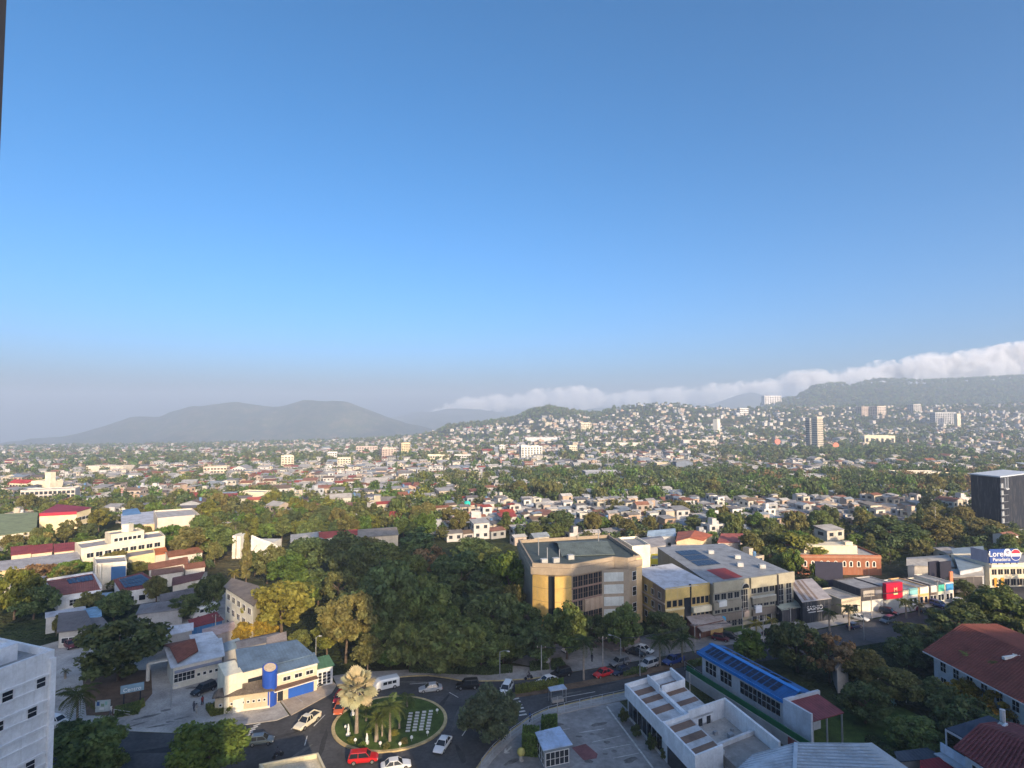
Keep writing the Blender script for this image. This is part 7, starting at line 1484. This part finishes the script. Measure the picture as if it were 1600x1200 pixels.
# the curved white church and the white house beside it
def church():
    a, b = at(370, 873), at(448, 880); c = (a + b) / 2; root = thing('church', 'white church with slim fins and a sweeping curved wall', 'church', (c.x, c.y, 0)); FOOT.append((c.x, c.y, 9)); LMARK.append(('the curved white church', c.x, c.y)); y0 = a.y
    def X(px): return (px - CX) / F * y0
    for px0, px1, yt in ((368, 373, 837), (375, 381, 838)): MB().prism([V2(X(px0), y0), V2(X(px1), y0), V2(X(px1), y0 + 5), V2(X(px0), y0 + 5)], 0, zat(yt, y0)).build('fin', 'wall', root, (.76, .72, .62))
    prof = [(394, 838), (402, 842), (412, 845), (424, 847), (434, 851), (442, 857), (449, 862)]; pts = [V2(X(px), y0 + 1.5 - k * .5) for k, (px, y) in enumerate(prof)]; tops = [zat(y, y0) for px, y in prof]
    MB().prism(pts + [p + V2(.2, .6) for p in pts[::-1]], [0] * 14, tops + tops[::-1]).build('curved_wall', 'wall', root, (.78, .74, .64))
    MB().prism([V2(X(384), y0 + 3), V2(X(420), y0 + 3), V2(X(424), y0 + 12), V2(X(384), y0 + 12)], 0, zat(853, y0)).build('nave', 'wall', root, (.6, .58, .52))
    MB().prism([V2(X(382), y0 + 2), V2(X(394), y0 + 2), V2(X(394), y0 + 2.4), V2(X(382), y0 + 2.4)], 0, zat(846, y0)).build('glazing', 'glass', root)
church()
rw, q, c = house('white_house', 'long white house with red tiles and a grey shingled wing', 'house', [(500, 842), (560, 836), (556, 828), (498, 832)], 5, 'gx', (.72, .66, .52), (.40, .08, .06), 1.2, .3, 'tileroof', wins=[(0, 1, 1.4, 1.4, 6)], lm='the long white house'); house('white_house', 'white house wing with curved porch under a pale roof', 'house', [(455, 848), (505, 843), (500, 831), (455, 836)], 5, 'hip', (.7, .67, .56), (.42, .40, .36), 1.0, .3); house('white_house', 'grey-brown shingled house right of the red tiled white house', 'house', [(560, 840), (622, 836), (616, 824), (560, 828)], 5, 'gx', (.62, .52, .38), (.28, .24, .19), 1.3, .3)
def mast(label, px, ybase, ytop, heads=True, name='floodlight_mast'):
    g = ground_hit(px, ybase); zt = zat(ytop, g.y, px); root = thing(name, label, 'mast', g); r_ = max(.25, g.y * .0006); MB().tube([tuple(g), (g.x, g.y, zt)], [r_ * 1.3, r_ * .7], 6).build('shaft', 'steel', root)
    if heads: MB().box((g.x, g.y, zt), (r_ * 9, r_ * 3, r_ * 7)).build('lamp_head', 'steel', root)
    else:
        for k in range(3): MB().box((g.x, g.y, zt - k * 4 * r_), (r_ * 4, r_ * 4, r_ * 2)).build('antenna', 'trim', root, (.6, .3, .25))
mast('left floodlight mast of the sports ground', 950, 738, 708); mast('right floodlight mast of the sports ground', 986, 742, 712); mast('slim mast right of the sports halls', 1077, 732, 706); mast('floodlight mast on the eastern plain', 1519, 702, 688); mast('tall antenna mast near the right edge', 1566, 704, 678, False, 'antenna_mast'); mast('antenna mast on the middle slope', 783, 740, 718, False, 'antenna_mast')
mast('antenna mast beside the tall twin tower', 1419, 702, 686, False, 'antenna_mast'); mast('slim mast rising from the western plain', 190, 790, 764, False, 'antenna_mast')
# a turquoise tank and two round signs
def tank():
    g = ground_hit(730, 800); root = thing('water_tank', 'turquoise round tank on a stand among the small houses', 'tank', g); r_ = 5.0 / F * g.y; MB().tube([(g.x, g.y, g.z), (g.x, g.y, g.z + 3)], r_ * .5, 8).build('stand', 'concrete', root); MB().tube([(g.x, g.y, g.z + 3), (g.x, g.y, g.z + 3 + r_ * .5), (g.x, g.y, g.z + 3 + r_ * 1.4), (g.x, g.y, g.z + 3 + r_ * 1.7)], [r_ * .8, r_, r_, r_ * .4], 16).build('tank', 'metalpaint', root, (.03, .55, .45))
tank()
for lab, px, yb, yt, cl in (('round red and white sign on the eastern plain', 1215, 705, 690, (.6, .2, .15)), ('orange round sign right of the tall twin tower', 1306, 706, 696, (.6, .2, .12))):
    g = ground_hit(px, yb); zt = zat(yt, g.y, px); root = thing('round_sign', lab, 'sign', g); MB().tube([tuple(g), (g.x, g.y, zt)], .5, 6).build('post', 'steel', root); MB().tube([(g.x, g.y - 1, zt), (g.x, g.y + 1, zt)], 5.5, 16).build('disc', 'trim', root, cl)
# ------------------------------------------------------------------ the town: houses and trees, the largest in view one by one, the rest as one mass of each
HV, HF, HC = [], [], []; HN = 0
WALLC = [(.70, .66, .56), (.72, .70, .66), (.62, .54, .42), (.66, .60, .46), (.56, .46, .38), (.50, .52, .54), (.66, .62, .58), (.60, .44, .32), (.44, .44, .42), (.74, .72, .68)]; WALLN = ['cream', 'white', 'sand coloured', 'pale yellow', 'pinkish', 'blue-grey', 'off-white', 'peach', 'grey', 'bright white']
ROOFC = [(.40, .39, .38), (.52, .50, .47), (.26, .24, .22), (.30, .13, .08), (.36, .17, .11), (.24, .17, .12), (.33, .38, .43), (.58, .55, .5), (.20, .19, .19), (.42, .08, .06)]; ROOFN = ['grey sheet', 'pale sheet', 'dark', 'rust red', 'terracotta', 'brown', 'blue-grey', 'whitish', 'charcoal', 'red']
def house_arrays(x, y, z, w, d, h, rz, style, rise, wc, rc, win):
    """walls, roof and windows of one plain house as quads"""
    cx_, sx_ = math.cos(rz), math.sin(rz); P = lambda a, b, c_: (x + a * cx_ - b * sx_, y + a * sx_ + b * cx_, z + c_)
    a, b = w / 2, d / 2; V = []; Q = []; C = []
    def q(p0, p1, p2, p3, col): i = len(V); V.extend((p0, p1, p2, p3)); Q.append((i, i + 1, i + 2, i + 3)); C.append(col)
    cs = [(-a, -b), (a, -b), (a, b), (-a, b)]
    for i in range(4): p, r_ = cs[i], cs[(i + 1) % 4]; q(P(*p, -4), P(*r_, -4), P(*r_, h), P(*p, h), wc)
    o = .35
    if style == 'g':
        q(P(-a - o, -b - o, h - .05), P(a + o, -b - o, h - .05), P(a + o, 0, h + rise), P(-a - o, 0, h + rise), rc); q(P(-a - o, b + o, h - .05), P(a + o, b + o, h - .05), P(a + o, 0, h + rise), P(-a - o, 0, h + rise), rc)
        for s in (-1, 1): q(P(s * a, -b, h), P(s * a, b, h), P(s * a, 0, h + rise * .96), P(s * a, 0, h + rise * .96), wc)
    elif style == 's': q(P(-a - o, -b - o, h + .02), P(a + o, -b - o, h + .02), P(a + o, b + o, h + rise * .7), P(-a - o, b + o, h + rise * .7), rc); q(P(-a, b, h), P(a, b, h), P(a, b, h + rise * .6), P(-a, b, h + rise * .6), wc)
    else:
        q(P(-a + .2, -b + .2, h - .4), P(a - .2, -b + .2, h - .4), P(a - .2, b - .2, h - .4), P(-a + .2, b - .2, h - .4), rc)
        if w > 6: k = a * .35; 
        else: k = 0
        if k:
            for i in range(4):
                c2 = [(-k, -k), (k * .6, -k), (k * .6, k), (-k, k)]; p, r_ = c2[i], c2[(i + 1) % 4]; q(P(*p, h - .5), P(*r_, h - .5), P(*r_, h + 2.2), P(*p, h + 2.2), wc)
            q(P(-k, -k, h + 2.2), P(k * .6, -k, h + 2.2), P(k * .6, k, h + 2.2), P(-k, k, h + 2.2), rc)
    W = []
    if win:
        fl = max(1, int(h / 2.9))
        for i in range(4):
            p, r_ = cs[i], cs[(i + 1) % 4]; nx, ny = (r_[1] - p[1]), -(r_[0] - p[0]); L = math.hypot(nx, ny); nx /= L; ny /= L
            if nx * sx_ + ny * cx_ > .3: continue
            n = max(1, int(L / 3.0))
            for f in range(fl):
                for k in range(n):
                    if random.random() < .15: continue
                    t0, t1 = (k + .28) / n, (k + .72) / n; z0, z1 = h * (f + .35) / fl, h * (f + .75) / fl; of = .06
                    A = (p[0] + (r_[0] - p[0]) * t0 + nx * of, p[1] + (r_[1] - p[1]) * t0 + ny * of); B_ = (p[0] + (r_[0] - p[0]) * t1 + nx * of, p[1] + (r_[1] - p[1]) * t1 + ny * of)
                    W.append((P(*A, z0), P(*B_, z0), P(*B_, z1), P(*A, z1)))
    return V, Q, C, W
CELL = {}
def free(x, y, r_):
    for (fx, fy, fr) in NEARF.get((int(x // 40), int(y // 40)), ()):
        if (fx - x) ** 2 + (fy - y) ** 2 < (fr + r_) ** 2: return False
    return True
NEARF = {}
def occupy(x, y, r_):
    for i in range(int((x - r_) // 40) - 1, int((x + r_) // 40) + 2):
        for j in range(int((y - r_) // 40) - 1, int((y + r_) // 40) + 2): NEARF.setdefault((i, j), []).append((x, y, r_))
for f in FOOT: occupy(*f)
def wooded(px, Y, x, y):
    """share of trees at a place"""
    n = noise.noise((x / 130.0, y / 130.0, 1.3)) + .5 * noise.noise((x / 45.0, y / 45.0, 4.1)); t = .38 + .85 * n
    if Y < 262 and px < 340: t = .72
    elif Y < 300: t = .68 if px < 700 else t
    if 690 < px < 1440 and 262 < Y < 345: t = .06 + .12 * n
    if 1440 <= px and Y < 420: t = .75
    if 660 < px < 1560 and 345 <= Y < 560: t = (.8 if px > 840 else .52) + .35 * n
    if px <= 660 and 300 < Y < 420: t = .42 + .5 * n
    if 1120 < px < 1420 and 800 < Y < 1150: t = .92
    if 1400 < px and 620 < Y < 900: t = .75 + .3 * n
    if 760 < px < 1000 and 560 < Y < 700: t = .8
    if Y > 2050: t = .66 + .8 * n
    if Y > 2250 and (700 < px < 940): t = .95
    if 1050 < px and Y > 1250 and Y < 2000: t = .52 + .9 * n
    return t
houses, trees = [], []
rs = random.Random(42)
for it in range(30000):
    px = rs.uniform(-70, 1670); Y = math.exp(rs.uniform(math.log(236), math.log(2900)))
    x = (px - CX) / F * Y; far = Y > 900
    if Y < 262 and not (px < 340 or 690 < px < 1500): continue
    if Y < 1200: aa, sp_ = (R(18) if px > 600 else R(8)), 17.0
    else: aa, sp_ = R(12), 24.0
    isT = rs.random() < wooded(px, Y, x, Y)
    if isT:
        r_ = rs.uniform(2.2, 4.4) * (1.0 if Y < 900 else 1.5)
        if Y < 900 and not free(x, Y, r_ * .75): continue
        occupy(x, Y, r_ * .7) if Y < 900 else None
        trees.append((px, x, Y, r_))
    else:
        u_ = x * math.cos(aa) + Y * math.sin(aa); v_ = -x * math.sin(aa) + Y * math.cos(aa); v_ = round(v_ / sp_) * sp_ + rs.uniform(-1.2, 1.2); x = u_ * math.cos(aa) - v_ * math.sin(aa); Y = u_ * math.sin(aa) + v_ * math.cos(aa); px = CX + F * x / Y
        if Y < 232: continue
        dense = 690 < px < 1440 and Y < 345
        w = rs.uniform(4.6, 8.0) if dense else rs.uniform(6.5, 13) * (1 if Y < 700 else 1.1 if Y < 1500 else 1.2)
        if rs.random() < .07 and not dense: w *= 1.6
        d_ = w * rs.uniform(.6, 1.1); r_ = max(w, d_) * .5
        if not free(x, Y, r_ * (.82 if dense else .9)): continue
        occupy(x, Y, r_ * .9); houses.append((px, x, Y, w, d_))
for it in range(2600):                                       # gardens and back yards closer by
    px = rs.uniform(-60, 1660); Y = rs.uniform(128, 262); x = (px - CX) / F * Y
    if 1275 < px < 1435 and Y < 193: continue
    if (px < 345 and Y > 150) or (px > 1180 and Y > 168) or (900 < px < 1180 and Y > 190) or (px > 1380 and 118 < Y < 140):
        r_ = rs.uniform(1.6, 3.6)
        if rs.random() < (.30 if px > 345 else .18) and Y > 165:
            w = rs.uniform(5, 10); d_ = w * rs.uniform(.6, 1)
            if free(x, Y, w * .48): occupy(x, Y, w * .5); houses.append((px, x, Y, w, d_))
        elif free(x, Y, r_ * .7): occupy(x, Y, r_ * .75); trees.append((px, x, Y, r_))
for it in range(2600):                                       # woods on the eastern hill and the middle ridge
    px = rs.uniform(1190, 1680); Y = rs.uniform(2900, 3640); trees.append((px, (px - CX) / F * Y, Y, rs.uniform(6, 11)))
for it in range(700):
    px = rs.uniform(690, 960); Y = rs.uniform(2120, 2330); trees.append((px, (px - CX) / F * Y, Y, rs.uniform(4, 8)))
for it in range(2200):                                       # close the gaps behind the grove and the church
    px = rs.uniform(330, 720); Y = rs.uniform(236, 430); x = (px - CX) / F * Y; r_ = rs.uniform(2.2, 4.2)
    if Y < 262 and px < 690 and rs.random() < .3: continue
    if rs.random() < .62 and Y > 262:
        w = rs.uniform(6, 11); d_ = w * rs.uniform(.6, 1)
        if free(x, Y, w * .45): occupy(x, Y, w * .48); houses.append((px, x, Y, w, d_))
    elif free(x, Y, r_ * .6): occupy(x, Y, r_ * .6); trees.append((px, x, Y, r_))
for it in range(9000):                                       # pack the quarter of small houses and the wooded belt tighter
    px = rs.uniform(690, 1440); Y = rs.uniform(258, 345); x = (px - CX) / F * Y; w = rs.uniform(4.0, 7.0); d_ = w * rs.uniform(.6, 1.0)
    if free(x, Y, w * .37): occupy(x, Y, w * .37); houses.append((px, x, Y, w, d_))
for it in range(1700):
    px = rs.uniform(780, 1580); Y = rs.uniform(350, 520); x = (px - CX) / F * Y; r_ = rs.uniform(3.0, 5.5)
    if free(x, Y, r_ * .55): occupy(x, Y, r_ * .55); trees.append((px, x, Y, r_))
zz = ground_z(np.array([h[1] for h in houses]), np.array([h[2] for h in houses])); tz = ground_z(np.array([t[1] for t in trees]), np.array([t[2] for t in trees]))
def near_mark(x, Y):
    best = min(LMARK, key=lambda m: math.hypot((m[1] / m[2] - x / Y) * 900, (900 * 54 / m[2] - 900 * 54 / Y) * 1.5)); bx, by = best[1] / best[2], x / Y
    side = 'beyond' if Y > best[2] * 1.12 else 'below' if Y < best[2] * .9 else 'left of' if by < bx else 'right of'; return side + ' ' + best[0]
order = sorted(range(len(houses)), key=lambda i: -houses[i][3] / houses[i][2]); inview = [i for i in order if 8 < houses[i][0] < 1592]; single = set(inview[:215]); lab = []; WQ = []
for i, (px, x, Y, w, d_) in enumerate(houses):
    dense = 690 < px < 1440 and Y < 345; h = rs.uniform(2.7, 3.6) * (2 if rs.random() < (.3 if not dense else .2) else 1) * (1.25 if Y > 900 else 1); st = rs.choice('gggssf') if not dense else rs.choice('ggssf')
    rz = R(rs.choice((20, 20, 20, -70, 15, 26)) + rs.uniform(-5, 5)) if px > 600 else R(rs.choice((8, 8, -82, 14, -30)) + rs.uniform(-6, 6)); wi, ri = rs.randrange(10), rs.choice((0, 0, 1, 1, 2, 3, 4, 5, 6, 7, 7, 8, 9) if px < 800 else (0, 0, 0, 1, 1, 2, 3, 5, 6, 6, 7, 7, 8, 4)); k = rs.uniform(.85, 1.1); k *= .74 if Y < 900 else .70; wc, rc = tuple(v * k for v in WALLC[wi]), tuple(v * k for v in ROOFC[ri])
    V, Q, C, W = house_arrays(x, Y, zz[i], w, d_, h, rz, st, w * rs.uniform(.1, .2), wc, rc, Y < 1000)
    if i in single:
        root = thing('house', 'x', 'house', (x, Y, zz[i]), 0, 'houses of the town'); iw = [j for j in range(len(Q)) if C[j] == wc]; ir_ = [j for j in range(len(Q)) if C[j] == rc]
        for nm, ids, mt, cl in (('wall', iw, 'wall', wc), ('roof', ir_, 'sheetroof', rc)):
            m = MB()
            for j in ids: m.add([V[t] for t in Q[j]], [(0, 1, 2, 3)])
            m.build(nm, mt, root, cl, uvdir=(math.cos(rz), math.sin(rz)))
        if W:
            m = MB(); [m.quad(*w_) for w_ in W]; m.build('windows', 'windowdark', root)['kind'] = 'stuff'
        if st == 'f' or rs.random() < .25:
            zt = zz[i] + h + (w * .1 if st != 'f' else -.4); MB().tube([(x + w * .22, Y - d_ * .1, zt - .3), (x + w * .22, Y - d_ * .1, zt + 1.5)], .65, 8).build('roof_tank', 'metalpaint', root, rs.choice(((.03, .03, .035), (.10, .2, .35), (.5, .5, .48))))
        lab.append((WALLN[wi] + ' house with ' + ROOFN[ri] + (' flat' if st == 'f' else '') + ' roof ' + near_mark(x, Y), px, root))
    else:
        b = HN; HV.extend(V); HF.extend([tuple(t + b for t in q_) for q_ in Q]); HC.extend(C); HN += len(V)
        for w_ in W: HV.extend(w_); HF.append((HN, HN + 1, HN + 2, HN + 3)); HC.append((.04, .045, .05)); HN += 4
unique_labels(lab)
o = link('distant_houses', npmesh('distant_houses', np.array(HV), np.array(HF), ['farpaint'], np.array(HC))); tag(o, 'the countless small houses spreading over the valley', None, None, 'stuff')
torder = sorted(range(len(trees)), key=lambda i: -trees[i][3] / trees[i][2]); tin = [i for i in torder if 8 < trees[i][0] < 1592]; tsingle = set(tin[:190]); lab = []
TN = {'dark': 'dark green', 'mid': 'green', 'olive': 'olive', 'yellow': 'yellow-green', 'bright': 'bright green', 'dry': 'dry brown'}; KN = {'round': 'rounded', 'tall': 'tall', 'wide': 'spreading', 'airy': 'thin-leaved', 'cone': 'pointed'}
def far_tree_arrays():
    g = np.random.default_rng(5); out = {}
    for nm, n, lf in (('n', 150, .16), ('f', 46, .30)):
        L = []
        for s in range(6):
            d = g.normal(size=(n, 3)); d /= np.linalg.norm(d, axis=1)[:, None]; d[:, 2] = np.where(d[:, 2] < -.5, -d[:, 2] * .5, d[:, 2]); c = d * (.55 + .45 * g.random((n, 1)) ** .5) * (0.85 + .25 * np.sin(3 * d[:, :1] + s)); nr = d + .6 * g.normal(size=(n, 3)); nr /= np.linalg.norm(nr, axis=1)[:, None]
            t = np.cross(nr, g.normal(size=(n, 3))); t /= np.linalg.norm(t, axis=1)[:, None]; b = np.cross(nr, t); sc = lf * (.7 + .6 * g.random((n, 1)))
            L.append((np.stack([c - t * sc, c - b * sc * .8, c + t * sc, c + b * sc * .8], 1).reshape(-1, 3), .6 + .75 * g.random(n)))
        out[nm] = L
    return out
FT = far_tree_arrays(); TV, TC = [], []
for i, (px, x, Y, r_) in enumerate(trees):
    belt = 640 < px < 1580 and 345 < Y < 570; tone = rs.choice(('dark', 'mid', 'olive', 'mid', 'yellow' if px < 700 else 'dark', 'bright', 'dry' if belt and px > 1150 else 'olive')); hgt = r_ * rs.uniform(1.7, 2.6) * (1.25 if belt else 1)
    if i in tsingle:
        kd = rs.choice(('round', 'round', 'wide', 'tall', 'airy') if rs.random() < .95 else ('cone',)); o = tree('x', (x, Y, tz[i]), hgt * 1.15, r_ * 2.2, kd, tone, group='trees of the town', low=.15, seed=rs.randrange(99)); lab.append((KN[kd] + ' ' + TN[tone] + ' tree ' + near_mark(x, Y), px, o))
    else:
        V, t = FT['n' if Y < 750 else 'f'][rs.randrange(6)]; a = rs.uniform(0, 6.28); ca, sa = math.cos(a), math.sin(a); W = np.empty_like(V); W[:, 0] = x + (V[:, 0] * ca - V[:, 1] * sa) * r_ * 1.15; W[:, 1] = Y + (V[:, 0] * sa + V[:, 1] * ca) * r_ * 1.15; W[:, 2] = tz[i] + hgt * .52 + V[:, 2] * hgt * .5
        TV.append(W); k = np.array(GREENS[tone]) * rs.uniform(.8, 1.15); TC.append(t[:, None] * k[None, :])
unique_labels(lab)
TV = np.concatenate(TV); TC = np.concatenate(TC); me = npmesh('distant_trees', TV, np.arange(len(TV)).reshape(-1, 4), ['leaf'], TC); o = link('distant_trees', me, color=(1, 1, 1)); tag(o, 'the mass of trees between the distant houses', None, None, 'stuff')
print('houses', len(houses), 'trees', len(trees), 'tree quads', len(TC), 'house quads', len(HF))
